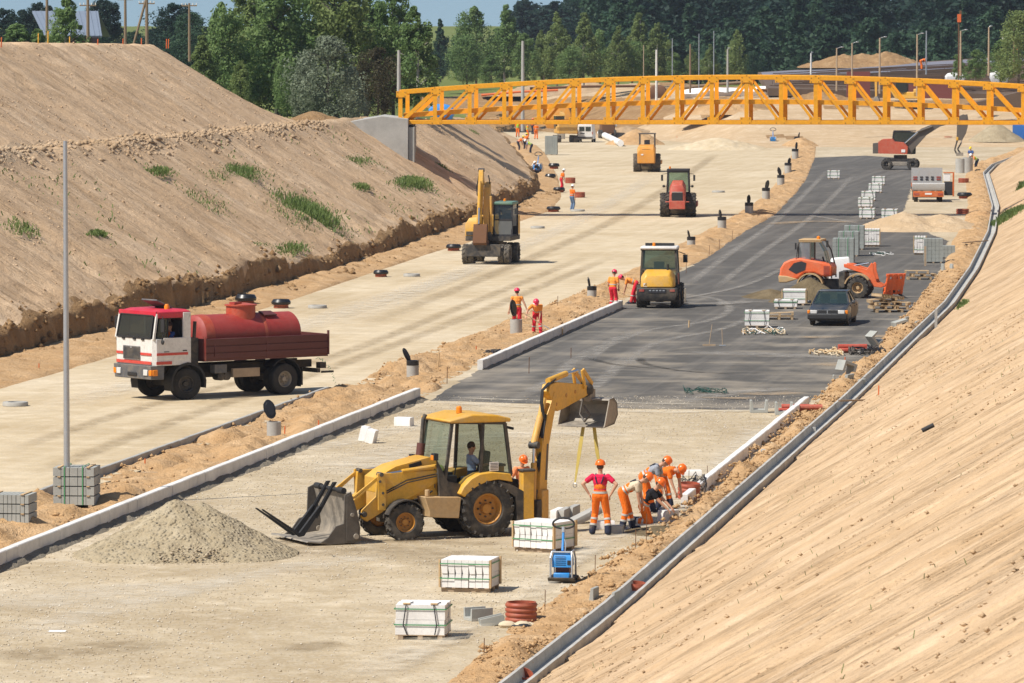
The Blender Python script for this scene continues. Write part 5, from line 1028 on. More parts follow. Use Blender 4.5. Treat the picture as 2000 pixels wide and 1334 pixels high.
m = MB(); m.lathe([(.07, 0), (.06, .14), (0, .17)], (.0, .25, cz1 + .15), (0, 0, 1), M['amber'], 10); part(m, 'beacon', cl)
m = MB(); m.tube([(.75, -.8, 2.45), (.75, -1.1, 2.35)], .02, M['black'], 6); m.box((.75, -1.1, 2.15), (.05, .2, .35), M['black']); part(m, 'mirror', cl)
m = MB()
for y in (.45, -.45): m.prism([(1.0, 1.2), (1.15, 1.35), (2.6, .5), (2.5, .3)], y - .06, y + .06, M['yel'])
part(m, 'loader_arm', cl); m = MB(); m.prism([(2.5, .1), (2.5, .7), (2.55, .72), (2.6, .2), (3.2, .12), (3.2, .06)], -1.0, 1.0, M['worn']); part(m, 'bucket', cl)
# ---- orange wheel loader, side on
v = View(1500, 440, 6.667, -12, 1165, 955, 1.2, -.95)
ol = thing('wheel_loader', 'orange articulated wheel loader working between the sand and the pallets', 'loader', v.loc, v.a)
xr_ = -1.02
for x in (1.2, xr_):
    for sg in (1, -1): wheel(ol, (x, .78 * sg, .50), .50, .40, .26, M['tan'], M['tyre'], 0, 16, sg, .5)
bo = v.P([(160, 620), (165, 560), (215, 480), (300, 440), (420, 425), (560, 450), (800, 500), (835, 540), (830, 670), (700, 665), (600, 615), (480, 620), (390, 700), (250, 720), (150, 735), (145, 660)], -.85)
m = MB(); m.prism(bo, -.82, .82, M['or']); bd = part(m, 'body', ol, .08, seg=3)
m = MB(); m.prism(v.P([(145, 650), (260, 660), (395, 700), (250, 745), (150, 745)], -.85), -.87, .87, M['tan']); part(m, 'counterweight', ol, .04)
for sg in (-1, 1):
    m = MB(); m.prism(v.P([(275, 575), (345, 490), (440, 465), (505, 490), (490, 580), (370, 630)], -.85), .80 * sg, .835 * sg, M['seat']); part(m, 'vent', bd)
    m = MB(); p = v.P([(720, 520), (810, 520), (810, 650), (720, 650)], -.85)
    for i in range(7): m.box(((p[0][0] + p[1][0]) / 2, .83 * sg, p[2][1] + .05 + i * .06), (.28, .02, .02), M['redpaint'])
    part(m, 'louvre', bd)
    for xc in (xr_, 1.2):
        n_ = 10; a0, a1 = (R(15), R(165)) if xc < 0 else (R(35), R(165)); o_ = [(xc + .64 * math.cos(a0 + (a1 - a0) * i / n_), .52 + .64 * math.sin(a0 + (a1 - a0) * i / n_)) for i in range(n_ + 1)]; i_ = [(xc + .58 * math.cos(a0 + (a1 - a0) * i / n_), .52 + .58 * math.sin(a0 + (a1 - a0) * i / n_)) for i in range(n_, -1, -1)]
        m = MB(); m.prism(o_ + i_, .56 * sg, .99 * sg, M['tan']); part(m, 'fender', ol)
m = MB(); m.box((.1, 0, .6), (2.6, .7, .5), M['darkmetal']); q = v.xz(960, 640, -.85); m.box((q[0], 0, .85), (.28, 1.5, .75), M['darkmetal']); part(m, 'chassis', ol, .02)
q = v.P([(425, 195), (690, 195), (760, 270), (835, 560), (840, 680), (560, 680), (400, 440), (410, 230)], -.72)
m = MB()
for sg in (-1, 1):
    y = .70 * sg
    for a, b in (((410, 215), (400, 440)), ((560, 215), (560, 460)), ((700, 210), (770, 330)), ((770, 330), (830, 560)), ((830, 560), (835, 690))):
        a, b = v.xz(*a, -.7), v.xz(*b, -.7); m.bar((a[0], y, a[1]), (b[0], y, b[1]), .06, .06, M['stripe'])
    a, b = v.xz(415, 205, -.7), v.xz(705, 205, -.7); m.bar((a[0], y, a[1]), (b[0], y, b[1]), .07, .07, M['tan'])
part(m, 'cab_frame', ol)
a, b = v.xz(425, 195, -.7), v.xz(690, 190, -.7); m = MB(); m.box(((a[0] + b[0]) / 2, 0, a[1] + .02), (b[0] - a[0] + .1, 1.5, .09), M['tan']); part(m, 'cab_roof', ol, .03)
m = MB(); m.lathe([(.09, 0), (.08, .12), (0, .16)], (v.xz(670, 190, -.4)[0], -.4, a[1] + .06), (0, 0, 1), M['amber'], 10); part(m, 'beacon', ol)
for sg in (-1, 1):
    m = MB(); m.add([(x, .71 * sg, z) for x, z in v.P([(412, 220), (555, 220), (555, 440), (402, 430)], -.71)], [(0, 1, 2, 3)], glass('pale_glass', (.30, .30, .33), .55) if sg < 0 else GL); part(m, 'side_window', ol, smooth=0)
m = MB(); pts_ = v.P([(705, 215), (770, 330), (830, 555)], 0); m.add([(x, y, z) for x, z in pts_ for y in (-.66, .66)], [(0, 1, 3, 2), (2, 3, 5, 4)], GL); part(m, 'windscreen', ol, smooth=0)
q = v.xz(620, 430, 0); m = MB(); m.box((q[0] - .1, 0, q[1] - .15), (.45, .5, .14), M['seat']); m.box((q[0] - .32, 0, q[1] + .15), (.12, .46, .6), M['seat'], ry=R(-10)); m.tube([(q[0] + .55, 0, q[1] - .4), (q[0] + .4, 0, q[1] + .1)], .04, M['seat'], 8); part(m, 'seat', ol, .03)
m = MB(); a = v.xz(775, 240, -.9); m.box((a[0], -.9, a[1]), (.08, .2, .3), M['black']); a = v.xz(365, 270, -.9); m.box((a[0], -.85, a[1]), (.06, .16, .3), M['black']); m.tube([(a[0], -.8, a[1] - .7), (a[0] + .1, -.8, a[1] + .1)], .015, M['black'], 6); part(m, 'mirror', ol)
for sg in (-1, 1):
    m = MB(); m.prism(v.P([(995, 500), (1080, 500), (1200, 545), (1290, 570), (1330, 520), (1350, 485), (1375, 500), (1380, 590), (1420, 740), (1510, 790), (1480, 812), (1380, 800), (1310, 700), (1230, 620), (1000, 545)], -.5), .44 * sg, .54 * sg, M['or']); part(m, 'loader_arm', ol, .02)
a, b = v.xz(1120, 525, 0), v.xz(1330, 490, 0); m = MB(); m.tube([(a[0], 0, a[1]), (b[0], 0, b[1])], .04, M['chrome'], 8); a, b = v.xz(1000, 600, 0), v.xz(1200, 590, 0); m.tube([(a[0], 0, a[1]), (b[0], 0, b[1])], .07, M['darkmetal'], 10); part(m, 'tilt_cylinder', ol)
qh = v.xz(1520, 760, 0); tl = Matrix.Translation((qh[0] + .35, -.1, 0)) @ Matrix.Rotation(R(-48), 4, 'Z') @ Matrix.Rotation(R(16), 4, 'Y')
m = MB()
for y in (-.42, -.14, .14, .42): m.box((.12, y, .72), (.10, .14, 1.0), M['or'], tl)
for z in (.3, .72, 1.15): m.box((.1, 0, z), (.08, 1.05, .14), M['or'], tl)
m.box((.05, 0, .55), (.2, .5, .5), M['black'], tl); m.box((.14, 0, .70), (.05, .8, .55), M['or'], tl); m.box((.0, .1, .95), (.25, .3, .25), M['or'], tl); m.box((-.1, -.15, .3), (.5, .25, .25), M['or'], tl); part(m, 'fork_carriage', ol, .015)
for y in (-.35, .35):
    m = MB(); m.box((.62, y, .22), (1.0, .12, .05), M['black'], tl); part(m, 'fork', ol)
# ---- sedan
v = View(1500, 440, 6.667, 260, 575, 1300, 1.32, -.74)
ca = thing('sedan_car', 'dark blue dusty sedan parked facing the camera on the asphalt', 'car', v.loc, v.a)
M['carpaint'] = dirty('dark_blue_paint', (.018, .024, .035), .25, .42, 1.2, 0, (.22, .19, .15)); M['carside'] = dirty('dusty_side_paint', (.16, .12, .075), .5, .6, 1.5, 0, (.30, .22, .14))
for x in (1.30, -1.22):
    for sg in (1, -1): wheel(ca, (x, .72 * sg, .30), .30, .19, .19, M['worn'], M['tyre'], 0, 0, sg)
secs = [(2.18, .78, .34, .62), (2.10, .83, .24, .72), (1.6, .85, .20, .80), (.95, .86, .20, .90), (-1.5, .86, .20, .95), (-2.1, .83, .25, .93), (-2.22, .78, .38, .85)]
rs = []
for x, w, z0_, z1_ in secs: rs.append([(x, -w * .92, z0_), (x, w * .92, z0_), (x, w, z0_ + .15), (x, w, z1_ - .14), (x, w * .9, z1_), (x, -w * .9, z1_), (x, -w, z1_ - .14), (x, -w, z0_ + .15)])
m = MB(); m.loft(rs, M['carpaint']); part(m, 'body', ca, .03, seg=3)
m = MB(); gh = []
for x, w, z in ((.98, .76, .88), (.25, .58, 1.37), (-.85, .58, 1.38), (-1.55, .72, .93)): gh.append((x, w, z))
m.loft([[(x, -w, z) for x, w, z in gh], [(x, w, z) for x, w, z in gh]][::1], M['carpaint'], cap=True)
m = MB(); m.box((-.30, 0, 1.375), (1.1, 1.14, .05), M['carpaint'])
for sg in (1, -1):
    for (x0_, w0, z0_), (x1_, w1, z1_) in zip(gh, gh[1:]): m.bar((x0_, w0 * sg, z0_), (x1_, w1 * sg, z1_), .07, .05, M['carpaint'])
    m.bar((-.25, .59 * sg, 1.36), (-.3, .78 * sg, .92), .06, .06, M['carpaint'])
part(m, 'roof', ca, .015)
for nm, q in (('windscreen', [(.97, -.72, .90), (.97, .72, .90), (.27, .55, 1.36), (.27, -.55, 1.36)]), ('rear_window', [(-.87, -.55, 1.36), (-.87, .55, 1.36), (-1.53, .7, .94), (-1.53, -.7, .94)])) + tuple(('side_window', [(.9, .765 * sg, .92), (.25, .585 * sg, 1.35), (-.85, .585 * sg, 1.36), (-1.45, .735 * sg, .93)]) for sg in (1, -1)):
    m = MB(); m.add(q, [(0, 1, 2, 3)], glass('car_glass', (.03, .05, .05), .6)); part(m, nm, ca, smooth=0)
for sg in (1, -1):
    for x0_, x1_ in ((.85, -.26), (-.30, -1.15)):
        m = MB(); m.prism([(x0_, .30), (x0_ + (.05 if x0_ > 0 else 0), .86), (x1_, .88), (x1_, .30)], .852 * sg, .872 * sg, M['carside']); d_ = part(m, 'door', ca, .01); m = MB(); m.box((x1_ + .14, .882 * sg, .76), (.15, .02, .035), M['black']); part(m, 'handle', d_)
    m = MB(); m.box((2.16, .58 * sg, .60), (.06, .28, .15), M['lens']); part(m, 'headlight', ca, .02); m = MB(); m.box((2.12, .79 * sg, .60), (.08, .12, .15), M['amber']); part(m, 'indicator', ca, .02)
    m = MB(); m.box((.72, .93 * sg, .95), (.08, .16, .12), M['carpaint']); part(m, 'mirror', ca, .03)
m = MB(); m.box((2.2, 0, .41), (.2, 1.66, .22), M['black']); part(m, 'bumper', ca, .04)
m = MB(); m.box((2.17, 0, .60), (.05, .80, .15), M['black'])
for y in (0,): m.box((2.195, y, .60), (.02, .05, .15), M['chrome'])
m.box((2.195, 0, .68), (.02, .82, .015), M['chrome']); m.box((2.195, 0, .525), (.02, .82, .015), M['chrome']); part(m, 'grille', ca)
m = MB(); m.box((.1, .36, .75), (.5, .45, .15), M['seat']); m.box((-.15, .36, 1.0), (.12, .42, .5), M['seat']); m.box((-.15, -.36, 1.0), (.12, .42, .5), M['seat']); part(m, 'seat', ca, .03)
# ---- wheeled excavator facing the camera
v = View(880, 310, 6.0625, 260, 430, 1250, 1.3, 0)
ex = thing('wheeled_excavator', 'yellow wheeled excavator with its arm folded upright, facing the camera', 'excavator', v.loc, v.a)
for x in (1.3, -1.3):
    for sg in (1, -1):
        for yy in (1.12, .80): wheel(ex, (x, yy * sg, .53), .53, .28, .27, M['darkmetal'], M['tyre_dusty'], 0, 14, sg)
m = MB(); m.box((0, 0, .85), (3.6, 1.1, .45), M['darkmetal']); m.box((1.3, 0, .55), (.3, 1.9, .3), M['darkmetal']); m.box((-1.3, 0, .55), (.3, 1.9, .3), M['darkmetal']); m.box((1.85, -.1, .75), (.15, 1.9, .65), M['darkmetal']); part(m, 'undercarriage', ex, .03)
m = MB(); m.cyl((0, 0, 1.05), (0, 0, 1.25), .65, M['darkmetal'], 24); m.box((-.5, 0, 1.35), (3.0, 2.4, .25), M['darkmetal']); part(m, 'turntable', ex)
m = MB(); m.loft([[(.95, -1.23, 1.48), (.95, -.42, 1.48), (-2.0, -.42, 1.48), (-2.0, -1.23, 1.48)], [(.95, -1.23, 2.1), (.95, -.42, 2.2), (-2.0, -.42, 2.3), (-2.0, -1.23, 2.2)], [(.75, -1.05, 2.42), (.75, -.42, 2.5), (-2.0, -.42, 2.5), (-2.0, -1.05, 2.45)]], M['yel']); m.box((-1.5, 0, 2.0), (1.1, 2.4, 1.0), M['yel']); m.box((.96, -.83, 1.62), (.03, .7, .2), M['darkmetal']); part(m, 'engine_cover', ex, .08, seg=3)
m = MB(); y0_, y1_ = .32, 1.28
for x in (.95, -.75):
    for y in (y0_, y1_): m.bar((x, y, 1.45), (x - (.12 if x > 0 else 0), y, 3.18), .08, .08, M['seat'])
m.box((.95, .8, 1.5), (.08, .98, .15), M['seat']); m.box((.93, .8, 2.35), (.07, .95, .09), M['seat']); m.box((.1, .8, 1.5), (1.7, .95, .1), M['seat']); m.box((-.75, .8, 2.0), (.06, .95, 1.1), M['seat']); part(m, 'cab_frame', ex)
m = MB(); m.box((.08, .8, 3.22), (1.75, 1.05, .16), dirty('cab_green', (.10, .22, .17), .5, .3)); part(m, 'cab_roof', ex, .04)
for nm, q in (('windscreen', [(.93, y0_, 2.4), (.93, y1_, 2.4), (.84, y1_, 3.14), (.84, y0_, 3.14)]), ('lower_windscreen', [(.97, y0_, 1.55), (.97, y1_, 1.55), (.95, y1_, 2.3), (.95, y0_, 2.3)]), ('side_window', [(.95, y1_, 2.0), (-.7, y1_, 2.0), (-.7, y1_, 3.12), (.84, y1_, 3.12)])):
    m = MB(); m.add(q, [(0, 1, 2, 3)], GLD if nm != 'lower_windscreen' else glass('dusty_glass', (.16, .17, .17), .75)); part(m, nm, ex, smooth=0)
m = MB(); m.box((0, .8, 1.9), (.5, .5, .15), M['seat']); m.box((-.25, .8, 2.3), (.12, .48, .7), M['seat']); part(m, 'seat', ex)
m = MB(); m.lathe([(.08, 0), (.07, .12), (0, .15)], (-.2, .7, 3.3), (0, 0, 1), M['amber'], 10); part(m, 'beacon', ex)
m = MB(); m.tube([(.8, 1.3, 2.9), (.9, 1.5, 2.9)], .02, M['black'], 6); m.box((.9, 1.5, 2.8), (.05, .16, .32), M['black']); part(m, 'mirror', ex)
m = MB(); m.prism([(.75, 1.35), (1.15, 1.5), (1.25, 2.6), (.95, 4.05), (.62, 4.35), (.55, 4.0), (.75, 2.7), (.6, 1.7)], -.22, .10, M['yel2']); m.box((1.0, -.02, 1.5), (.5, .5, .4), M['darkmetal']); part(m, 'boom', ex, .02)
m = MB(); m.prism([(.70, 4.2), (.95, 4.95), (1.15, 5.0), (1.75, 2.6), (1.80, 2.15), (1.62, 2.15), (1.0, 4.1)], -.46, -.22, M['yel']); part(m, 'arm', ex, .02)
m = MB(); m.tube([(1.45, -.34, 4.4), (1.72, -.34, 3.0)], .085, M['yel'], 12); m.tube([(1.72, -.34, 3.0), (1.85, -.34, 2.15)], .05, M['chrome'], 10); m.tube([(1.1, .2, 1.6), (1.3, .22, 3.6)], .07, M['yel2'], 10); part(m, 'hydraulic_cylinder', ex)
m = MB(); m.cyl((1.05, -.5, 4.98), (1.05, -.18, 4.98), .10, M['darkmetal'], 10); m.tube([(1.0, -.45, 4.9), (.9, -.55, 4.4), (.75, -.66, 4.0), (.9, -.58, 3.6)], .03, M['black'], 6); part(m, 'hydraulic_hose', ex); m = MB(); m.tube([(.8, .0, 4.7), (.7, .05, 4.3), (.95, .06, 3.6)], .03, M['black'], 6); part(m, 'hydraulic_hose', ex)
m = MB(); m.prism([(1.6, 2.1), (1.85, 2.15), (2.0, 1.7), (2.15, 1.15), (1.75, .95), (1.3, 1.0), (1.25, 1.25), (1.65, 1.3), (1.75, 1.6), (1.55, 1.9)], -.62, .12, M['rust']); part(m, 'bucket', ex, .02)
# ---- soil compactors (a drum in front, two wide tyres and an engine hood behind)
def compactor(name, label, v, paint, rimm, cab):
    o = thing(name, label, 'road roller', v.loc, v.a); yt, rt, wt_ = .86, .80, .62
    for sg in (1, -1): wheel(o, (0, yt * sg, rt), rt, wt_, .38, rimm, M['tyre_dusty'] if not cab else M['tyre'], 0, 16, sg)
    m = MB(); m.box((-.1, 0, .75), (2.0, .9, .5), M['darkmetal']); m.box((1.6, 0, .8), (1.2, .8, .4), M['darkmetal']); part(m, 'chassis', o, .02)
    m = MB(); m.lathe([(.0, -1.05), (.74, -1.05), (.76, -1.02), (.76, 1.02), (.74, 1.05), (0, 1.05)], (3.0, 0, .76), (0, 1, 0), M['worn'], 36); part(m, 'drum', o)
    for sg in (1, -1):
        m = MB(); m.box((2.6, 1.15 * sg, .8), (2.2, .12, .35), paint); part(m, 'drum_frame', o, .02)
    if cab:
        m = MB(); rs = [[(x, -w, z0_), (x, w, z0_), (x, w * .95, z1_ - .35), (x, w * .62, z1_), (x, -w * .62, z1_), (x, -w * .95, z1_ - .35)] for x, w, z0_, z1_ in ((-1.62, .50, .95, 1.75), (-1.45, .54, .95, 2.2), (-.9, .55, .95, 2.38), (0, .55, .95, 2.45))]; m.loft(rs, paint); hd = part(m, 'engine_hood', o, .05, seg=3)
        m = MB(); m.box((-1.635, 0, 1.38), (.05, .72, .52), M['black']); m.box((-1.64, 0, 1.70), (.04, .7, .05), M['chrome']); part(m, 'grille', hd)
        m = MB(); m.box((-1.55, 0, .85), (.35, 1.05, .55), paint); m.box((-1.5, 0, 1.05), (.1, 1.6, .06), paint); part(m, 'bumper', o, .03)
        m = MB()
        for x in (-.1, 1.1):
            for y in (.74, -.74): m.bar((x, y, 1.3), (x, y * .92, 3.05), .10, .10, M['seat'])
        m.box((.5, 0, 1.4), (1.3, 1.5, .5), M['seat']); part(m, 'cab_frame', o)
        m = MB(); m.box((.5, 0, 3.12), (1.4, 1.5, .16), M['seat']); m.box((-.12, 0, 3.05), (.1, 1.4, .2), M['seat']); part(m, 'cab_roof', o, .04)
        for x, nm in ((-.12, 'rear_window'), (1.12, 'windscreen')):
            m = MB(); m.add([(x, -.68, 1.7), (x, .68, 1.7), (x, .64, 3.0), (x, -.64, 3.0)], [(0, 1, 2, 3)], glass('green_glass', (.06, .12, .10), .35)); part(m, nm, o, smooth=0)
        for sg in (1, -1):
            m = MB(); m.tube([(.0, .7 * sg, 2.9), (0, 1.05 * sg, 2.85)], .015, M['black'], 6); m.box((0, 1.07 * sg, 2.6), (.06, .14, .4), M['black']); part(m, 'mirror', o); m = MB(); m.sph((-.2, .95 * sg, 2.05), (.1, .1, .09), M['black'], 8, 6); m.tube([(-.2, .7 * sg, 2.05), (-.2, .9 * sg, 2.05)], .02, M['black'], 6); part(m, 'work_lamp', o)
        m = MB(); m.lathe([(.07, 0), (.06, .14), (0, .18)], (.1, .55, 3.2), (0, 0, 1), M['amber'], 10); part(m, 'beacon', o)
        m = MB(); m.box((.45, 0, 1.75), (.5, .5, .14), M['seat']); m.box((.25, 0, 2.1), (.12, .5, .6), M['seat']); part(m, 'seat', o, .03)
    else:
        m = MB(); rs = [[(x, -w, .78), (x, w, .78), (x, w * 1.02, z1_ - .25), (x, w * .82, z1_), (x, -w * .82, z1_), (x, -w * 1.02, z1_ - .25)] for x, w, z1_ in ((-1.6, .74, 1.95), (-1.4, .78, 2.3), (-.2, .78, 2.42))]; m.loft(rs, paint); hd = part(m, 'engine_hood', o, .06, seg=3)
        m = MB(); m.box((-1.61, .35, 1.55), (.04, .2, .12), M['white']); 
        for i in range(4): m.box((-1.56, 0, 1.8 + i * .07), (.05, .7, .025), M['seat'])
        part(m, 'grille', hd)
        m = MB()
        for x in (.1, 1.2):
            for y in (.66, -.66): m.bar((x, y, 2.0), (x, y, 3.32), .10, .10, M['stripe'])
        m.box((.6, 0, 3.36), (1.3, 1.5, .1), M['stripe']); m.box((.6, 0, 1.75), (1.3, 1.4, .5), M['stripe']); part(m, 'roll_frame', o)
        m = MB(); m.box((.5, 0, 2.15), (.5, .5, .14), M['seat']); m.box((.28, 0, 2.5), (.12, .5, .6), M['seat']); part(m, 'seat', o, .03)
    return o
M['cred'] = dirty('compactor_red', (.46, .075, .045), .5, .35); M['cor'] = dirty('compactor_orange', (.72, .30, .03), .45, .3)
compactor('soil_compactor', 'red cabbed soil compactor with two wide rear tyres on the gravel road', View(1220, 240, 6.667, 86, 690, 1230, -.8, 0), M['cred'], M['cred'], True)
compactor('soil_compactor', 'orange yellow open roller farther back on the gravel road', View(1220, 240, 6.667, 86, 285, 640, -.8, 0), M['cor'], M['cor'], False)
# ---- dropside truck from behind
v = View(1680, 230, 7.02, 87, 935, 1160, -2.2, 0)
dt = thing('flatbed_truck', 'flatbed truck seen from behind with grey headboard, orange rear beam and open orange side flap', 'truck', v.loc, v.a)
M['pale_grey'] = dirty('pale_grey_paint', (.46, .46, .45), .5, .3); M['orange2'] = dirty('beam_orange', (.60, .13, .02), .5, .35)
for x in (-1.2, 2.6):
    for sg in (1, -1): wheel(dt, (x, .88 * sg, .42), .42, .30, .22, M['worn'], M['tyre'], 0, 0, sg)
m = MB(); m.box((.8, .4, .7), (5.8, .1, .25), M['darkmetal']); m.box((.8, -.4, .7), (5.8, .1, .25), M['darkmetal']); m.box((-1.2, 0, .42), (.2, 1.5, .2), M['darkmetal']); part(m, 'chassis', dt)
m = MB(); m.box((-2.2, 0, .60), (.14, 2.2, .42), M['orange2']); be_ = part(m, 'rear_beam', dt, .02)
for y in (-.85, .85):
    m = MB(); m.box((-2.28, y, .60), (.03, .36, .13), M['redpaint']); part(m, 'tail_lamp', be_)
m = MB(); m.box((-2.285, 0, .62), (.02, .5, .12), M['white']); part(m, 'plate', be_)
m = MB(); m.box((0, 0, .95), (4.4, 2.3, .12), M['darkmetal']); part(m, 'bed_floor', dt)
m = MB(); m.prism([(-2.25, .85), (-2.32, 1.0), (-2.32, 1.35), (-2.2, 1.42), (-2.2, .85)], -1.18, 1.18, M['pale_grey']); part(m, 'tailgate', dt, .02)
m = MB(); m.box((1.9, 0, 1.85), (.06, 2.26, 1.1), M['pale_grey']); hb_ = part(m, 'headboard', dt)
for z in (1.55, 1.72):
    for i, y in enumerate((-.85, -.4, 0, .4, .85)):
        m = MB(); m.box((1.855, y, z), (.04, .30 if i in (0, 4) else .2, .09), M['redpaint'] if i in (0, 4) else M['seat']); part(m, 'slot', hb_)
m = MB(); m.loft([[(2.1, -1.1, .7), (2.1, 1.1, .7), (3.7, 1.1, .7), (3.7, -1.1, .7)], [(2.1, -1.1, 1.8), (2.1, 1.1, 1.8), (3.7, 1.1, 1.6), (3.7, -1.1, 1.6)], [(2.15, -1.05, 2.3), (2.15, 1.05, 2.3), (3.3, 1.0, 2.3), (3.3, -1.0, 2.3)]], M['orange2']); part(m, 'cab', dt, .05)
m = MB()
for x in (-.3,): 
    m.box((x, -1.55, .95), (.05, .72, 1.0), M['seat']); m.box((x - .04, -1.86, 1.25), (.06, .12, 1.75), M['orange2']); m.box((x - .04, -1.5, 2.1), (.06, .75, .08), M['orange2']); m.box((x, -1.4, 1.75), (.04, .5, .55), M['white'])
part(m, 'side_flap', dt, .02)
# ---- red wheeled excavator with long dark boom
v = View(1680, 230, 7.02, -8, 540, 715, 0, -1.2)
M['exred'] = dirty('excavator_red', (.52, .085, .04), .5, .3)
re = thing('wheeled_excavator', 'red wheeled excavator holding a concrete ring with its dark boom under the bridge', 'excavator', v.loc, v.a)
for x in (1.15, -1.15):
    for sg in (1, -1): wheel(re, (sg * 1.15 if False else x, 1.05 * sg, .5), .50, .42, .26, M['darkmetal'], M['tyre'], 0, 14, sg)
m = MB(); m.box((0, 0, .8), (2.9, 1.0, .4), M['worn']); m.box((0, -1.1, .55), (2.0, .2, .35), M['worn']); m.cyl((0, 0, 1.0), (0, 0, 1.3), .6, M['darkmetal'], 20); part(m, 'undercarriage', re, .03)
m = MB(); m.prism(v.P([(250, 490), (250, 330), (300, 295), (440, 290), (470, 330), (590, 340), (650, 400), (640, 500)], -1.15), -1.2, 1.0, M['exred']); m.prism(v.P([(175, 490), (175, 350), (250, 345), (250, 490)], -1.15), -1.15, .95, M['stripe']); q = v.xz(590, 455, -1.2); m.box((q[0], -1.22, q[1]), (.35, .02, .25), M['white']); part(m, 'upper_body', re, .05)
q = v.P([(465, 330), (480, 190), (620, 180), (780, 205), (770, 490), (650, 490), (600, 340)], .6)
m = MB()
for y in (.1, .95):
    for a, b in zip(q, q[1:] + q[:1]): m.bar((a[0], y, a[1]), (b[0], y, b[1]), .08, .08, M['seat'])
for a in q[:5]: m.bar((a[0], .1, a[1]), (a[0], .95, a[1]), .07, .07, M['seat'])
m.box(((q[1][0] + q[3][0]) / 2, .52, q[2][1] + .02), (q[3][0] - q[1][0], .95, .08), M['seat']); part(m, 'cab_frame', re)
for y in (.1, .95):
    m = MB(); m.add([(x, y, z) for x, z in q], [tuple(range(len(q)))], GLD); part(m, 'cab_window', re, smooth=0)
bp_ = v.P([(630, 490), (630, 390), (840, 150), (1090, 50), (1300, -5), (1420, -50), (1475, -20), (1450, 50), (1300, 60), (1100, 120), (920, 235), (740, 440), (720, 500)], -.1)
m = MB(); m.prism(bp_, -.35, -.02, M['stripe']); part(m, 'boom', re, .02)
a, b, c = v.xz(620, 350, -.2), v.xz(800, 190, -.2), v.xz(1000, 115, -.2); m = MB()
for y in (-.48, .1): m.tube([(a[0], y, a[1]), (b[0], y, b[1])], .06, M['chrome'], 8); m.tube([(b[0], y, b[1]), (c[0], y, c[1])], .09, M['stripe'], 8)
part(m, 'boom_cylinder', re)
m = MB(); m.prism(v.P([(1335, -20), (1470, -50), (1490, 60), (1455, 210), (1400, 310), (1325, 310), (1330, 150)], -.15), -.33, -.05, M['stripe']); part(m, 'dipper', re, .02)
m = MB(); a, b = v.xz(1440, 80, -.2), v.xz(1390, 340, -.2); m.tube([(a[0], -.2, a[1]), (b[0], -.2, b[1])], .06, M['chrome'], 8)
for p0, p1 in (((1340, 290), (1300, 440)), ((1300, 440), (1340, 520)), ((1390, 340), (1340, 430)), ((1340, 430), (1400, 520))):
    a, b = v.xz(*p0, -.2), v.xz(*p1, -.2); m.bar((a[0], -.2, a[1]), (b[0], -.2, b[1]), .12, .14, M['darkmetal'])
a = v.xz(1370, 500, -.2); m.box((a[0], -.2, a[1]), (.6, .5, .3), M['worn']); a = v.xz(1335, 285, -.2); m.box((a[0], -.2, a[1]), (.2, .36, .3), M['yel']); part(m, 'grab', re, .01)
# ---- van and far machines
v = View(980, 220, 6.672, 84, 1085, 388, -2.0, 0)
va = thing('van', 'dusty white van parked with its back to the camera under the bridge', 'van', v.loc, v.a)
for x in (-1.3, 1.4):
    for sg in (1, -1): wheel(va, (x, .78 * sg, .32), .32, .2, .2, M['worn'], M['tyre'], 0, 0, sg)
m = MB(); m.loft([[(x, -w, .35), (x, w, .35), (x, w, 1.0), (x, w * .88, z), (x, -w * .88, z), (x, -w, 1.0)] for x, w, z in ((-2.05, .86, 1.95), (-1.9, .9, 2.05), (.9, .9, 2.05), (1.5, .88, 1.3), (2.2, .82, 1.05))], M['cabwhite']); part(m, 'body', va, .06, seg=3)
for y in (-.36, .36):
    m = MB(); m.box((-2.055, y, 1.50), (.05, .60, .50), GLD, ry=R(0)); part(m, 'rear_window', va, .03)
m = MB(); m.box((-2.08, 0, .52), (.12, 1.75, .22), M['stripe']); part(m, 'bumper', va, .03)
m = MB(); m.box((-2.07, .3, 1.02), (.03, .5, .1), M['seat']); part(m, 'plate', va)
for sg in (1, -1):
    m = MB(); m.box((-2.02, .83 * sg, 1.05), (.06, .1, .3), M['redpaint']); part(m, 'tail_lamp', va)
def mini_digger(name, label, loc, psi, paint, h=3.0, arm=True):
    o = thing(name, label, 'excavator', loc, R(psi))
    for sg in (1, -1):
        m = MB(); m.prism([(-1.4, .1), (-1.2, 0), (1.2, 0), (1.4, .1), (1.5, .45), (1.2, .8), (-1.2, .8), (-1.5, .45)], sg * .7, sg * 1.2, M['darkmetal']); part(m, 'track', o, .03)
    m = MB(); m.box((-.3, 0, 1.4), (2.8, 2.2, .8), paint); m.box((-1.3, 0, 1.7), (.8, 2.2, .9), paint); part(m, 'upper_body', o, .08)
    m = MB(); m.box((.5, .6, 2.2), (1.3, 1.0, 1.5), GLD); m.box((.5, .6, 2.98), (1.4, 1.1, .1), paint); part(m, 'cab', o, .05)
    if arm:
        m = MB(); m.prism([(.9, 1.2), (1.2, 1.3), (2.5, 3.2), (3.8, 3.4), (3.8, 3.1), (2.7, 2.9), (1.4, 1.0)], -.4, -.05, paint); part(m, 'boom', o); m = MB(); m.prism([(3.6, 3.5), (3.9, 3.5), (3.8, 1.2), (3.6, 1.2)], -.38, -.1, paint); part(m, 'dipper', o); m = MB(); m.prism([(3.5, 1.3), (3.9, 1.2), (3.8, .5), (3.2, .3), (3.3, .9)], -.6, .2, M['worn']); part(m, 'bucket', o)
    return o
mini_digger('excavator', 'yellow excavator digging beside the white van', G(1104, 278), 100, M['yel2'])
mini_digger('excavator', 'yellow excavator on the slope behind the right half of the bridge', (D(1772, 232, 592)[0], 592, float(far_h(D(1772, 232, 592)[0], 592))), 165, M['yel'])
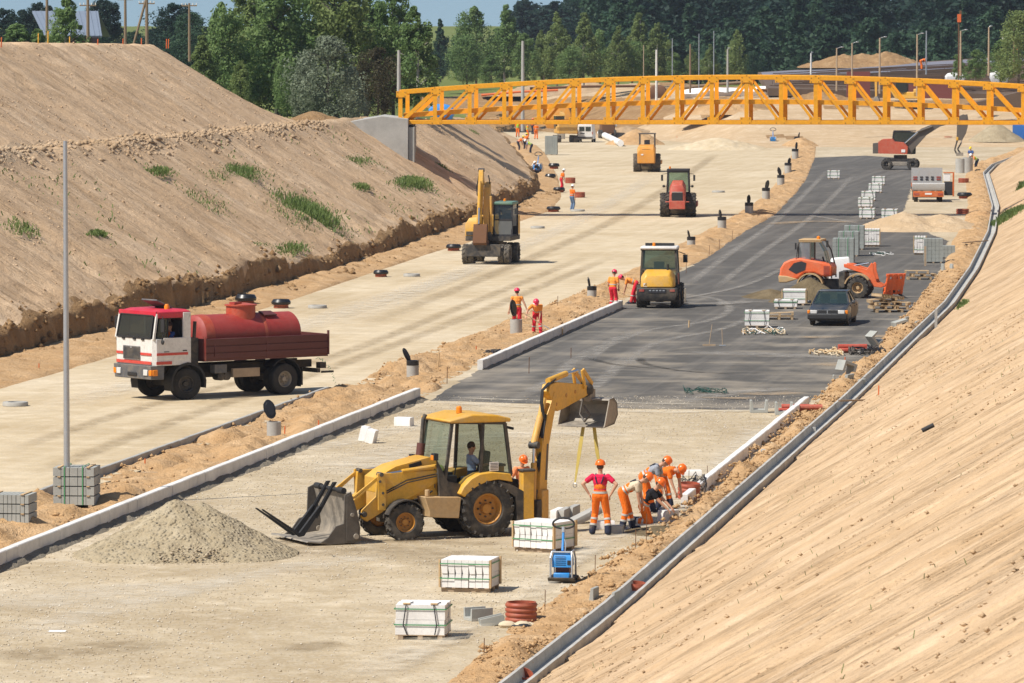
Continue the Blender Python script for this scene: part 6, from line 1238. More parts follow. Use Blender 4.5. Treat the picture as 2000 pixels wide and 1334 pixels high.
v_ = G(1186, 270); rt = thing('loader', 'rusty brown machine with white tank parked right of the van', 'machine', v_, R(95))
m = MB(); m.box((0, 0, 1.2), (2.2, 1.6, 1.3), M['rust']); m.box((.3, -.9, 1.7), (1.0, .5, .8), M['white']); part(m, 'body', rt, .1)
for sg in (1, -1): wheel(rt, (-.9, .8 * sg, .5), .5, .3, .25, M['worn'], M['tyre'], 0, 0, sg); wheel(rt, (.9, .8 * sg, .5), .5, .3, .25, M['worn'], M['tyre'], 0, 0, sg)
v_ = G(2002, 283); bv = thing('truck', 'blue truck cut off by the right edge of the photo', 'truck', v_, R(120))
m = MB(); m.box((0, 0, 1.4), (2.2, 1.9, 1.7), plain('blue_paint', (.02, .10, .32), .4)); part(m, 'body', bv, .1)
for sg in (1, -1): wheel(bv, (-.7, .8 * sg, .45), .45, .28, .22, M['worn'], M['tyre'], 0, 0, sg); wheel(bv, (.7, .8 * sg, .45), .45, .28, .22, M['worn'], M['tyre'], 0, 0, sg)
# ---- plate compactors
M['blue'] = dirty('plate_blue', (.03, .27, .68), .4, .18, 4)
v = View(740, 1060, 5, 262, 1780, 402, .35, 0)
pc = thing('plate_compactor', 'blue plate compactor with looped handle standing near the white kerb packs', 'plate compactor', v.loc, v.a)
m = MB(); m.prism([(-.40, .10), (-.34, .02), (.28, .02), (.40, .12), (.40, .15), (.28, .06), (-.34, .06), (-.40, .13)], -.30, .30, M['darkmetal']); m.box((0, 0, .10), (.6, .56, .10), M['black']); part(m, 'base_plate', pc, .01)
m = MB(); m.box((.22, 0, .17), (.2, .36, .13), M['blue']); part(m, 'front_cover', pc, .02)
m = MB(); m.loft([[(.30, -.21, .36), (.30, .21, .36), (-.25, .21, .36), (-.25, -.21, .36)], [(.30, -.215, .56), (.30, .215, .56), (-.25, .2, .56), (-.25, -.2, .56)], [(.22, -.19, .68), (.22, .19, .68), (-.2, .17, .66), (-.2, -.17, .66)]], M['blue'])
for i in range(5): m.box((.305, -.02, .42 + i * .045), (.012, .24, .012), M['seat'])
m.box((.305, .17, .47), (.015, .08, .1), M['black']); part(m, 'engine_cover', pc, .03)
m = MB()
for y in (.24, -.24): m.tube([(.34, y, .1), (.34, y, .58), (.26, y * .92, .70), (-.18, y * .9, .70), (-.30, y, .5), (-.34, y, .1)], .022, M['steel'], 8)
m.tube([(.26, .22, .70), (.26, -.22, .70)], .02, M['steel'], 8); m.box((-.05, 0, .28), (.4, .3, .16), M['brown']); part(m, 'guard_frame', pc)
m = MB(); m.tube([(-.05, -.02, .7), (-.16, -.02, .95), (-.2, -.02, 1.12)], .03, M['blue'], 10); m.tube([(-.2, -.02, 1.1), (-.22, -.02, 1.22)], .045, M['steel'], 10); m.tube([(.05, .05, .7), (0, .06, .85), (-.08, .02, .95)], .012, M['steel'], 6)
m.tube([(-.22, -.02 + .24 * math.cos(t) * (1 - .15 * math.sin(t)), 1.30 + .12 * math.sin(t)) for t in (2 * math.pi * i / 24 for i in range(25))], .022, M['black'], 8); part(m, 'handle', pc)
p2 = copy_tree(pc); p2.location = G(1510, 284); p2.rotation_euler.z = R(265); p2.scale = (1.35,) * 3; p2['label'] = 'small blue plate compactor far back under the middle of the bridge'
p3_ = copy_tree(pc); p3_.location = G(1050, 342); p3_.rotation_euler.z = R(250); p3_.scale = (1.4,) * 3; p3_['label'] = 'plate compactor beside the far bank end, near the orange clad workers'
for o in (pc, p2, p3_): o['group'] = 'blue plate compactors'
# ------------------------------------------------------------------ packs of stone
def put(o, px, py, psi=0.0, dy=0.0, dx=0.0):
    g = T(px, py) if py < 100 else G(px, py); o.location = (g[0] + dx, g[1] + dy, 0.012); o.rotation_euler = (0, 0, R(psi)); return o
GK = 'strapped packs of white kerb stones'
def kerb_pack(px, py, psi, label, n=6, rows=2, ends=True, timber=True, group=GK, seed=0, dy=.5):
    r = random.Random(seed); o = thing('kerb_pack', label, 'stone pack', (0, 0, 0), 0, group); put(o, px, py, psi, dy)
    w = n * .155
    m = MB()
    for k in (-.4, 0, .4): m.box((0 if ends else k, k if ends else 0, .04), ((w, .1, .08) if ends else (.1, w, .08)), M['wood_grey'])
    for k in range(5): m.box(((-.5 + k * .25) * w * .9 if ends else 0, 0 if ends else (-.5 + k * .25) * w * .9, .09), ((.1, 1.0, .02) if ends else (1.0, .1, .02)), M['wood_grey'])
    m.build('pallet', o)
    for j in range(rows):
        for i in range(n):
            m = MB(); c = -w / 2 + .155 * (i + .5); z = .10 + j * .305; sl_ = .03
            p = [(-.074, 0), (.074, 0), (.074, .30), (-.074 + sl_, .30), (-.074, .12)] if (j % 2 == 0) else [(-.074 + sl_, 0), (.074, 0), (.074, .30), (-.074, .30), (-.074, .18)]
            M_ = Matrix.Translation((c, r.uniform(-.015, .015), z)) if ends else Matrix.Translation((r.uniform(-.012, .012), c, z)) @ Matrix.Rotation(-math.pi / 2, 4, 'Z')
            m.prism(p, -.5, .5, M['kerb_white'], M_); m.build('kerb_stone', o, smooth=0)
    hx, hy = (w / 2 + .008, .52) if ends else (.52, w / 2 + .008)
    for z in (.10 + rows * .305 - .09, .30):
        m = MB(); a, b = hx + .006, hy + .006
        m.loft([[(sx * (a + e), sy * (b + e), z + q) for e, q in ((0, -.012), (.006, -.012), (.006, .012), (0, .012))] for sx, sy in ((-1, -1), (1, -1), (1, 1), (-1, 1), (-1, -1))], M['strap'], cap=False); m.build('strap', o)
    if timber:
        for sx in (-1, 1):
            for sy in (-1, 1):
                m = MB(); m.box((sx * (hx + .02), sy * (hy - .04) if ends else sy * (hy + .0), .10 + rows * .1525), (.03, .09, rows * .305), M['wood']); m.build('timber_edge', o)
    else:
        for x in (-.28, .28):
            m = MB(); m.box((x, -hy + .06, .115 + rows * .305), (.14, .12, .02), M['wood'])
            m.tube([(x + .1, -hy + .3, .12 + rows * .305), (x, -hy - .02, .10 + rows * .305), (x - .06 * (1 if x < 0 else -1), -hy - .03, .3), (x + .02, -hy - .02, .1)], .012, M['seat'], 6); m.build('wire_tie', o)
    return o
kerb_pack(826, 1251, -7, 'nearest white kerb pack, long sides forward and tied with wire', 6, 2, False, False, seed=1, dy=.48)
kerb_pack(918, 1158, -13, 'white kerb pack with stone ends forward, second from the camera', 7, 2, True, seed=2)
kerb_pack(1064, 1080, -33, 'white kerb pack behind the blue plate compactor, stone ends forward', 7, 2, True, seed=3)
kerb_pack(1480, 641, -4, 'white kerb pack on the asphalt above the pile of torn straps', 6, 2, False, False, seed=4)
kerb_pack(1536, 604, -5, 'low white kerb pack behind the empty pallet left of the sedan', 6, 1, False, False, seed=5)
kerb_pack(1553, 597, -6, 'white kerb pack between the dark sand and the sedan', 7, 2, False, seed=6)
kerb_pack(1580, 590, -6, 'white kerb pack half hidden behind the sedan\'s roof', 5, 2, False, seed=7)
kerb_pack(1629, 350, -5, 'white kerb pack standing alone on the far asphalt', 6, 2, False, False, seed=8)
for i, (px, py, d) in enumerate(((1695, 428, 'left pack of the front pair'), (1739, 430, 'right pack of the front pair, set apart'), (1692, 406, 'pack right behind the left front one'), (1698, 393, 'third pack from the front in the left file'), (1711, 377, 'pack stepping to the right, fourth in the file'), (1717, 362, 'farthest pack of the file'))):
    kerb_pack(px, py, -9, f'white kerb pack by the far truck, {d}', 6, 2, False, False, seed=10 + i)
kerb_pack(1703, 482, -5, 'white kerb pack peeping out right of the tall grey paver stack', 6, 3, True, seed=20)
kerb_pack(1798, 498, -5, 'white kerb pack touching the left side of the right paver stack', 4, 3, True, seed=21)
def paver_pack(px, py, psi, label, nx, ny, nz, cell, mat, group='stacks of grey concrete blocks', seed=0, dy=None, gapz=0.0, strap=True, jitter=.003):
    r = random.Random(seed); o = thing('block_pack', label, 'block stack', (0, 0, 0), 0, group); cx, cy, cz = cell; put(o, px, py, psi, ny * cy / 2 if dy is None else dy)
    for j in range(nz):
        m = MB()
        for i in range(nx):
            for k in range(ny):
                if 0 < i < nx - 1 and 0 < k < ny - 1 and j < nz - 1: continue
                m.box(((i - (nx - 1) / 2) * cx + r.uniform(-jitter, jitter), (k - (ny - 1) / 2) * cy + r.uniform(-jitter, jitter), .06 + j * (cz + gapz) + cz / 2), (cx - .012, cy - .012, cz - .006), mat)
        m.build('block_layer', o, smooth=0)
        if gapz:
            m = MB()
            for q in (-.35, .35): m.box((q * nx * cx, 0, .06 + j * (cz + gapz) + cz + gapz / 2), (.08, ny * cy + .04, gapz), M['wood'])
            m.build('spacer', o)
    m = MB()
    for q in (-.4, 0, .4): m.box((q * nx * cx, 0, .03), (.1, ny * cy, .06), M['wood_grey'])
    m.build('pallet', o)
    if strap:
        for q in (-.22, .22):
            m = MB(); x = q * nx * cx; y = ny * cy / 2 + .004; zt = .06 + nz * (cz + gapz) + .004
            m.loft([[(x - .014, a, b), (x + .014, a, b), (x + .014, a * 1.01, b + .004), (x - .014, a * 1.01, b + .004)] for a, b in ((-y, .06), (-y, zt), (y, zt), (y, .06))], M['strap'], cap=False); m.build('strap', o)
    return o
paver_pack(20, 1046, -8, 'grey edging block stack cut by the left edge of the photo', 10, 1, 4, (.105, .9, .215), M['block_grey'], seed=1, gapz=.02, strap=False)
paver_pack(147, 992, -5, 'grey block stack with green straps behind the steel pole', 5, 5, 4, (.215, .2, .225), M['block_grey'], seed=2, gapz=.022)
for i, (px, py, d) in enumerate(((1649, 516, 'nearest of the three behind the orange loader'), (1659, 501, 'middle one of the three behind the orange loader'), (1670, 488, 'farthest of the three behind the orange loader'))):
    paver_pack(px, py, -7, f'tall grey green paver stack, {d}', 5, 5, 6, (.225, .225, .215), M['paver'], seed=5 + i, strap=True)
paver_pack(1824, 514, -3, 'grey paver stack alone at the right asphalt edge', 5, 5, 6, (.2, .2, .205), M['paver'], seed=9, strap=False)
paver_pack(1852, 505, -3, 'low grey paver stack right behind the one at the asphalt edge', 4, 4, 3, (.2, .2, .205), M['paver'], seed=10, strap=False)
paver_pack(1077, 303, -4, 'double height grey paver stack by the far workers', 5, 5, 8, (.245, .245, .23), M['paver'], seed=11, strap=False)
m = MB(); m.loft([[(-.5, -.45, 0), (.5, -.45, 0), (.5, .45, 0), (-.5, .45, 0)], [(-.55, -.5, .6), (.55, -.5, .6), (.55, .5, .6), (-.55, .5, .6)], [(-.4, -.4, 1.12), (.45, -.4, 1.2), (.4, .4, 1.15), (-.4, .4, 1.1)]], M['white']); tag(put(m.build('bulk_bag', None, .08), 1640, 548), 'white bulk bag standing behind the orange loader\'s arm', 'bag')

# ------------------------------------------------------------------ loose stones and channel blocks
GS = 'loose kerb stones and channel blocks'
def block(px, py, d, psi, label, mat='kerb_white', rx=0, ry=0, z=0, name='kerb_stone'):
    m = MB(); w, h = d[1] / 2, d[2]; m.prism([(-w, 0), (w, 0), (w, h), (-w + .03, h), (-w, h - .08)], -d[0] / 2, d[0] / 2, M[mat], Matrix.Rotation(math.pi / 2, 4, 'Z'))
    o = m.build(name, None, .008); put(o, px, py, psi); o.location.z += z; o.rotation_euler = (R(rx), R(ry), R(psi)); return tag(o, label, 'stone', GS)
block(789, 833, (.55, .3, .28), -25, 'white kerb stone lying alone beside the end of the front kerb')
block(709, 862, (.22, .3, .45), -20, 'left one of two white kerb stones leaning on each other', ry=14)
block(723, 866, (.26, .3, .42), -20, 'right one of two white kerb stones leaning on each other', ry=14)
for i, (px, py) in enumerate(((1088, 1018), (1103, 1017), (1120, 1012))): block(px, py, (.16, .95, .30), -12, f'upright kerb stone beside the red shirted worker, {["left", "middle", "right"][i]} of three', 'concrete' if i else 'kerb_white')
block(1143, 1022, (.95, .3, .17), 40, 'grey kerb stone tipped on edge left of the red shirted worker', 'concrete', ry=-18, z=.08)
block(1180, 1034, (.5, .3, .2), 10, 'white kerb stone behind the red shirted worker\'s legs')
block(1200, 1042, (.45, .3, .2), -10, 'grey kerb stone between the two standing workers', 'concrete')
block(1338, 930, (.9, .35, .16), 4, 'flat grey slab behind the bending crew', 'kerb')
block(1305, 1020, (.32, .45, .30), -50, 'kerb stone the kneeling worker is setting', 'kerb')
block(1508, 895, (.7, .3, .14), -12, 'lower slab of a small slab pile on the sand shoulder', 'concrete'); block(1509, 895, (.66, .3, .1), -9, 'upper slab of a small slab pile on the sand shoulder', 'concrete', z=.145)
block(1566, 848, (.8, .35, .2), 18, 'grey slab lying on the sand near the kerb end', 'concrete')
def ublock(px, py, psi, label, k=1.0, rx=0, ry=0, z=0.0, L=.5):
    U = [(-.3, 0), (.3, 0), (.3, .42), (.23, .42), (.19, .11), (-.19, .11), (-.23, .42), (-.3, .42)]; m = MB(); m.prism([(a * k, b * k) for a, b in U], -L / 2, L / 2, M['block_grey'])
    o = m.build('channel_block', None, .006); put(o, px, py, psi); o.location.z += z; o.rotation_euler = (R(rx), R(ry), R(psi)); return tag(o, label, 'concrete block', GS)
ublock(934, 1212, -62, 'grey channel block lying beside the brick red pipe rings', .62)
ublock(962, 1222, -80, 'small grey channel block in front of the sacking', .45, rx=12)
ublock(1482, 806, 0, 'grey channel block facing the camera at the asphalt edge', .95)
ublock(1531, 810, 0, 'taller grey channel block with red pipes behind it', .95, L=.5)
ublock(1178, 1186, -15, 'grey channel block lying crosswise by the drainage channel', .9, ry=8)
ublock(1640, 752, -5, 'left grey channel block of the jumble on the right shoulder', .8)
ublock(1656, 742, 30, 'grey channel block tipped over on top of the right shoulder jumble', .9, ry=-160, z=.62); ublock(1666, 756, -30, 'lower right grey channel block of the right shoulder jumble', .9, ry=20)
ublock(1756, 648, 20, 'grey channel block at the asphalt corner below the pallets', .95, ry=165, z=.45); ublock(1776, 640, -20, 'second grey channel block at the asphalt corner below the pallets', .9, ry=20)
ublock(1702, 682, 30, 'grey channel block beside the dark netting', .8, ry=50, z=.3)
ublock(1850, 530, 10, 'grey channel block in front of the right paver stack', .9)

# ------------------------------------------------------------------ pipes, shafts, covers
GR = 'brick red corrugated pipe rings'
def pring(px, py, r, h, label, mouth=False, tilt=0.0, z=0.0, flat=False):
    m = MB(); n = max(2, round(h / .10)); pr = []
    for i in range(n):
        for f, q in ((0, 0), (.2, 1), (.6, 1), (.8, 0)): pr.append((r * (.93 + .07 * q), h * (i + f) / n))
    pr.append((r * .93, h)); m.lathe(pr + [(r * .84, h), (r * .84, .01), (r * .93, 0)], (0, 0, 0), (0, 0, 1), M['pipe'], 28, None, True)
    o = m.build('pipe_ring', None, smooth=50); put(o, px, py); o.location.z += z; o.rotation_euler = (R(tilt), R(tilt * .6), 0); tag(o, label, 'pipe', GR)
    if mouth:
        m = MB(); m.lathe([(r * 1.25, h * .55), (r * 1.3, h * .9), (r * 1.05, h * 1.3), (r * .8, h * 1.32), (r * .8, h * .5)], (0, 0, 0), (0, 0, 1), M['plastic'], 20, None, True); m.build('plastic_cover', o)
    return o
pring(1018, 1214, .335, .40, 'brick red corrugated pipe ring in the foreground beside a rebar pin')
pring(1242, 1158, .22, .22, 'brick red pipe ring lying in the drainage channel', tilt=6)
pring(1345, 975, .30, .42, 'brick red pipe ring behind the white right kerb', tilt=4)
pring(1018, 1332, .2, .2, 'orange red pipe end in the channel at the bottom edge', tilt=25)
for i, a in enumerate([(549, 602, .34, .30, 'pipe ring with black cover on the far gravel edge right of the tanker', True), (480, 596, .38, .36, 'pipe ring with black cover rising behind the water tank', True), (744, 541, .30, .26, 'pipe ring with black cover left of the yellow wheeled excavator', True), (886, 490, .34, .28, 'red pipe ring right beside the yellow wheeled excavator', True), (822, 484, .30, .16, 'low pipe ring at the foot of the cut bank', False), (1081, 414, .38, .28, 'pipe ring with black cover beside the man in jeans', True), (1132, 386, .42, .40, 'red pipe ring behind the man in jeans', False), (1114, 358, .42, .45, 'red pipe ring right of the far orange worker in white helmet', False), (1082, 330, .40, .38, 'red pipe ring between the far workers and the roller', True), (1092, 376, .36, .30, 'black covered pipe ring on the far verge', True), (1075, 352, .36, .40, 'black covered pipe ring nearest the bank end', True),
        (1882, 357, .44, .36, 'red pipe ring on the far right verge, farthest of the row by the truck', False), (1884, 388, .44, .34, 'red pipe ring right of the flatbed truck\'s flap', True), (1880, 418, .44, .34, 'red pipe ring between the flatbed truck and the sand heap', False), (1872, 449, .42, .26, 'rust red pipe ring sunk in the wide sand heap\'s edge', True), (1852, 282, .45, .85, 'tall red pipe ring under the bridge near the red excavator', False), (1842, 255, .45, .55, 'red pipe ring just below the bridge chord', False), (1284, 250, .5, .55, 'red pipe ring below the bridge left of the gravel heap', False), (1838, 231, .45, .55, 'red pipe ring seen through the right half of the bridge', False), (1301, 222, .5, .5, 'red pipe ring seen through the middle of the bridge', False)]):
    pring(*a[:5], mouth=a[5])
m = MB()
for i, (x, y, a) in enumerate(((-.4, 0, .1), (-.3, .1, -.1), (0, .2, .2), (.1, -.1, 0))): m.tube([(x, y, .09 + .12 * (i % 2)), (x + .9, y + .15 * a, .09 + .12 * (i % 2))], .085, M['cred'], 10)
tag(put(m.build('pipe_bundle'), 1545, 808), 'bright red pipes lying behind the taller channel block', 'pipe', 'loose red pipes')
m = MB()
for i in range(3): m.tube([(-.6, .1 * i, .1 + .14 * (i % 2)), (.5, .1 * i + .15, .1 + .14 * (i % 2))], .09, M['cred'], 10)
tag(put(m.build('pipe_bundle'), 1668, 690), 'bright red pipes lying by the dark netting on the asphalt', 'pipe', 'loose red pipes')
a, b = G(1172, 266), G(1212, 286); m = MB(); m.tube([(a[0], a[1], .35), (b[0], b[1], .35)], .36, M['white'], 16); tag(m.build('long_pipe'), 'long white pipe lying right of the parked van', 'pipe')
a, b = G(1908, 279), G(2010, 268); m = MB(); m.tube([(a[0], a[1], .28), (b[0], b[1], .28)], .28, M['stripe'], 16); tag(m.build('long_pipe'), 'long grey pipe lying at the far right under the bridge', 'pipe')
for i, (px, py, r) in enumerate(((30, 793, .42), (804, 540, .42), (620, 602, .42), (1050, 446, .45), (1128, 413, .5), (1403, 376, .5))):
    m = MB(); m.lathe([(r, 0), (r, .10), (r * .96, .13), (r * .6, .13), (r * .6, .09), (0, .09)], (0, 0, 0), (0, 0, 1), M['concrete'], 28)
    tag(put(m.build('manhole_ring'), px, py), ['flat concrete manhole ring at the left edge in front of the tanker', 'flat manhole ring on the gravel left of the wheeled excavator', 'flat manhole ring behind the tanker\'s tank', 'flat manhole ring at the wheeled excavator\'s shadow', 'flat manhole ring at the feet of the man in jeans', 'flat manhole ring right of the red compactor'][i], 'manhole', 'flat concrete manhole rings')
GC = 'concrete shafts with black lids along the verge'
def shaft(px, py, k, kind, label, rot=0):
    o = thing('concrete_shaft', label, 'shaft', (0, 0, 0), 0, GC); put(o, px, py, rot); r, h = .215 * k, .52 * k
    m = MB(); m.lathe([(r, -.1), (r, h), (r * .84, h), (r * .84, .05)], (0, 0, 0), (0, 0, 1), M['concrete'], 24); m.build('shaft_pipe', o)
    m = MB(); m.lathe([(r * 1.03, h - .03), (r * 1.03, h + .14 * k), (r * .8, h + .15 * k), (r * .8, h)], (0, 0, 0), (0, 0, 1), M['plastic'], 22, None, True)
    if kind != 'lid': m.build('collar', o)
    m = MB(); n = 18; r_ = random.Random(px); hh = .30 * k * (1 if kind == 'lid' else r_.uniform(.62, .95)); tip = Matrix.Translation((0, 0, h)) @ Matrix.Rotation(R(r_.uniform(-22, 22)), 4, 'Y') @ Matrix.Translation((0, 0, -h))
    pts = [(math.cos(2 * math.pi * i / n) * r * .84 * (1 + .07 * r_.uniform(-1, 1)) * (.62 if kind == 'thin' else 1), h + .1 * k + hh + math.sin(2 * math.pi * i / n) * hh) for i in range(n)]
    m.prism(pts, -.02, .02, M['plastic'], tip @ Matrix.Rotation(R(12 if kind == 'lid' else 25), 4, 'Z') @ Matrix.Rotation(R(-8), 4, 'X')); m.prism([(a * .7, h + .1 * k + hh + (b - h - .1 * k - hh) * .7) for a, b in pts], -.05, .05, M['plastic'], tip @ Matrix.Rotation(R(12 if kind == 'lid' else 25), 4, 'Z') @ Matrix.Rotation(R(-8), 4, 'X')); m.build('black_lid', o, .006)
    return o
for i, (px, py, k, kd, d) in enumerate(((535, 858, 1.0, 'lid', 'nearest one, lid standing up, between the two front kerbs'), (806, 741, 1.0, 'thin', 'second nearest, narrow lid, above the end of the front kerb'), (1008, 653, 1.15, 'lid', 'with a shiny black bag, in front of the walking worker'), (1156, 588, 1.0, 'thin', 'left of the two kerb setters by the yellow loader'), (1350, 488, 1.1, 'thin', 'right behind the yellow compact loader'), (1410, 450, 1.25, 'thin', 'next one beyond the bridge shadow\'s near side'), (1463, 421, 1.3, 'thin', 'in the shadow of the bridge'), (1496, 391, 1.35, 'thin', 'first one behind the bridge shadow, tape at its foot'), (1525, 364, 1.35, 'thin', 'third from the far end'), (1539, 339, 1.4, 'thin', 'second from the far end'), (1553, 311, 1.5, 'thin', 'farthest of the row'), (1557, 285, 1.5, 'thin', 'by the small sand heap at the end of the row'))):
    shaft(px, py, k, kd, 'concrete shaft with black lid, ' + d, 20 * i)
m = MB(); r = random.Random(5)
for k in range(4): o_ = r.uniform(-.2, .2); m.sph((o_, r.uniform(-.1, .1), .5 + .25 * k * .6), (.24, .14, .22), M['plastic'], 9, 6)

# ------------------------------------------------------------------ steel pole, stakes, pins
sp_ = thing('steel_pole', 'tall galvanised steel pole standing at the left in front of the bank', 'pole', G(131, 990)); m = MB(); m.tube([(0, 0, .1), (0, 0, 4.5), (0, 0, 9.43)], [.085, .072, .052], M['steel'], 16); m.tube([(0, 0, 9.0), (0, 0, 9.44)], .045, M['steel'], 12); m.lathe([(.10, .12), (.10, .2), (.088, .22)], (0, 0, 0), (0, 0, 1), M['steel'], 16); m.build('shaft', sp_)
m = MB(); m.box((0, 0, .06), (.35, .3, .18), M['concrete']); m.box((-.05, -.1, .02), (.36, .2, .16), M['black']); m.build('foot', sp_, .02)
def stake(px, py, h, r, mat, label, group, name='stake', tilt=0.0, z=None):
    g = T(px, py); m = MB(); m.tube([(0, 0, -.1), (h * .02 + tilt * h, 0, h)], r, M[mat], 6); o = m.build(name); o.location = g; return tag(o, label, 'stake', group)
for px, py, h in ((945, 1296, .5), (1064, 1198, .5), (1162, 1120, .42), (1241, 1076, .5), (1262, 1060, .7), (1345, 955, .5), (1381, 938, .4), (1543, 830, .3), (1115, 700, .4), (1033, 730, .6), (873, 750, .6), (1089, 602, .55), (1340, 535, .6), (1385, 500, .6), (1405, 488, .6), (1430, 470, .6), (1480, 430, .7), (1300, 548, .6)):
    stake(px, py, h, .009 if py > 900 else .014, 'rust', 'thin rusty rebar pin stuck upright in the ground', 'rusty rebar pins', 'rebar_pin')
for i, (px, py, h, mt) in enumerate(((855, 722, .62, 'wood'), (793, 722, .45, 'wood'), (1122, 606, .35, 'wood'), (1345, 640, .3, 'wood'), (1098, 655, .3, 'wood'))):
    stake(px, py, h, .03, mt, ['wooden stake right of the second nearest shaft', 'thin wooden stake left of the second nearest shaft', 'wooden stake on the verge behind the long kerb', 'short wooden stake on the asphalt side', 'wooden stake at the shovelling worker\'s feet'][i], 'wooden stakes', tilt=.05)
for px, py in ((652, 775), (283, 915), (486, 890), (428, 925), (622, 838), (76, 725), (556, 850), (930, 690), (1322, 270), (1650, 712), (1716, 770), (1855, 358)):
    stake(px, py, .28, .02, 'orange_paint', 'small orange painted survey stake', 'small orange survey stakes', 'survey_stake')
for i, (px, py, h, mt) in enumerate(((6, 90, .35, 'orange_paint'), (78, 90, .6, 'yellow_stake'), (97, 90, .75, 'yellow_stake'), (139, 90, .45, 'yellow_stake'), (194, 91, .35, 'orange_paint'), (243, 91, .4, 'orange_paint'), (279, 91, .45, 'orange_paint'), (328, 91, .4, 'orange_paint'), (332, 91, .4, 'orange_paint'))):
    yy_ = np.arange(200, 327, .5); xx_ = at(TOE, yy_) - 19.9; Yc = float(yy_[np.argmin(np.abs(xx_ / yy_ * F + 1000 - px))]); p = D(px, 88, Yc); z = float(left_h(p[0], Yc, False)); m = MB(); m.tube([(0, 0, -.2), (.02, 0, h)], .035, M[mt], 6); o = m.build('survey_stake'); o.location = (p[0] - .1, Yc, float(hb(Yc)) + 5.1); tag(o, 'orange or yellow survey stake on the crest of the left bank', 'stake', 'survey stakes on the crest')
# ------------------------------------------------------------------ pallets, boards, straps, sacking, tools
def pallet(mb, c, psi, mat, tilt=0.0):
    Mx = Matrix.Translation(c) @ Matrix.Rotation(R(psi), 4, 'Z') @ Matrix.Rotation(R(tilt), 4, 'Y')
    for i in range(7): mb.box((0, -.36 + .12 * i, .125), (1.2, .09, .02), mat, Mx)
    for x in (-.55, 0, .55): mb.box((x, 0, .06), (.1, .8, .09), mat, Mx); mb.box((x, 0, .01), (.1, .8, .02), mat, Mx)
r = random.Random(12); M['pal'] = plain('pallet_wood', (.42, .30, .17), .85, 0, .35, 4)
def pallets(name, px, py, spec, label):
    for i, (x, y, z, ps, tl) in enumerate(spec):
        m = MB(); pallet(m, (0, 0, 0), 0, M['pal']); o = m.build('pallet'); g = G(px, py); o.location = (g[0] + x, g[1] + y, z + .012); o.rotation_euler = (0, R(tl), R(ps)); tag(o, label[i] if isinstance(label, list) else label, 'pallet', 'wooden pallets')
pallets('p', 1735, 610, [(0, 0, 0, 5, 0), (.5, .4, .0, -8, 0), (-.2, .2, .15, 12, 0), (.3, .3, .15, -4, 4), (-.1, .3, .30, 20, 0), (.35, .4, .33, -15, 5), (-.25, .4, .45, 9, -6), (0, .4, .60, 30, 8)], ['bottom left pallet of the messy pile right of the sedan', 'bottom right pallet of the messy pile right of the sedan', 'second pallet from below on the pile\'s left side', 'second pallet from below on the pile\'s right side', 'third pallet up on the left of the messy pile', 'third pallet up on the right of the messy pile', 'tilted pallet near the top of the messy pile', 'topmost crooked pallet of the messy pile'])
pallets('p', 1795, 546, [(0, 0, 0, 0, 0), (.2, .1, .15, 8, 0), (-.1, .2, .30, -5, 0)], ['lowest pallet of the low stack by the paver stack', 'middle pallet of the low stack by the paver stack', 'top pallet of the low stack by the paver stack'])
pallets('p', 1522, 624, [(0, 0, 0, -4, 0), (.0, .5, .0, -4, 0), (.02, .05, .15, -3, -3)], ['front pallet under the loose one left of the sedan', 'rear pallet below the low kerb pack left of the sedan', 'loose pallet on top, left of the sedan'])
def tangle(name, px, py, L, n, rad, mats, label, cat, flat=.1, seed=0):
    r = random.Random(seed); m = MB()
    for k in range(n):
        p = [Vector((r.uniform(-L, L) * .5, r.uniform(-.5, .5), r.uniform(0, flat)))]; a = r.uniform(0, 6.28)
        for j in range(7): a += r.uniform(-1.2, 1.2); p.append(p[-1] + Vector((math.cos(a) * .2, math.sin(a) * .25, 0))); p[-1].z = .015 + r.random() * flat; p[-1].x = max(-L / 2, min(L / 2, p[-1].x))
        m.tube([tuple(q) for q in p], rad, M[mats[k % len(mats)]], 5)
    o = m.build(name, fix=False); put(o, px, py); return tag(o, label, cat, kind='stuff')
tangle('strap_tangle', 1378, 768, 1.4, 20, .010, ['greennet'], 'tangle of dark green straps on the near asphalt', 'straps', .14, 1)
tangle('strap_tangle', 1490, 652, 1.7, 30, .018, ['white', 'cloth_beige', 'greennet', 'wood'], 'heap of torn pale and green straps below the kerb pack', 'straps', .2, 2)
tangle('strap_tangle', 1722, 498, 1.2, 14, .014, ['greennet', 'white'], 'scattered green straps right of the paver stacks', 'straps', .1, 3)
tangle('board_pile', 1612, 692, 1.2, 22, .025, ['wood', 'cloth_beige'], 'little heap of broken boards on the asphalt', 'boards', .16, 4)
tangle('netting', 1692, 692, 1.3, 40, .02, ['stripe', 'plastic'], 'crumpled dark netting beside the bright red pipes', 'netting', .25, 5)
tangle('netting', 1800, 602, 1.3, 30, .02, ['stripe', 'steel'], 'crumpled grey foil at the asphalt corner', 'netting', .2, 6)
tangle('netting', 957, 690, .8, 22, .018, ['stripe', 'plastic'], 'crumpled dark foil left of the far kerb\'s end', 'netting', .12, 7)
tangle('netting', 1352, 962, .7, 20, .015, ['plastic', 'stripe'], 'dark netting on top of the pipe ring behind the crew', 'netting', .42, 8)
m = MB(); r = random.Random(6)
for k in range(9): m.sph((r.uniform(-.4, .4), r.uniform(-.25, .25), .05), (r.uniform(.1, .22), r.uniform(.1, .2), r.uniform(.05, .12)), M['cloth_beige'] if k % 3 else M['black'], 8, 6)
tag(put(m.build('sacking'), 1008, 1228), 'crumpled beige sacking in front of the brick red pipe ring', 'sacking')
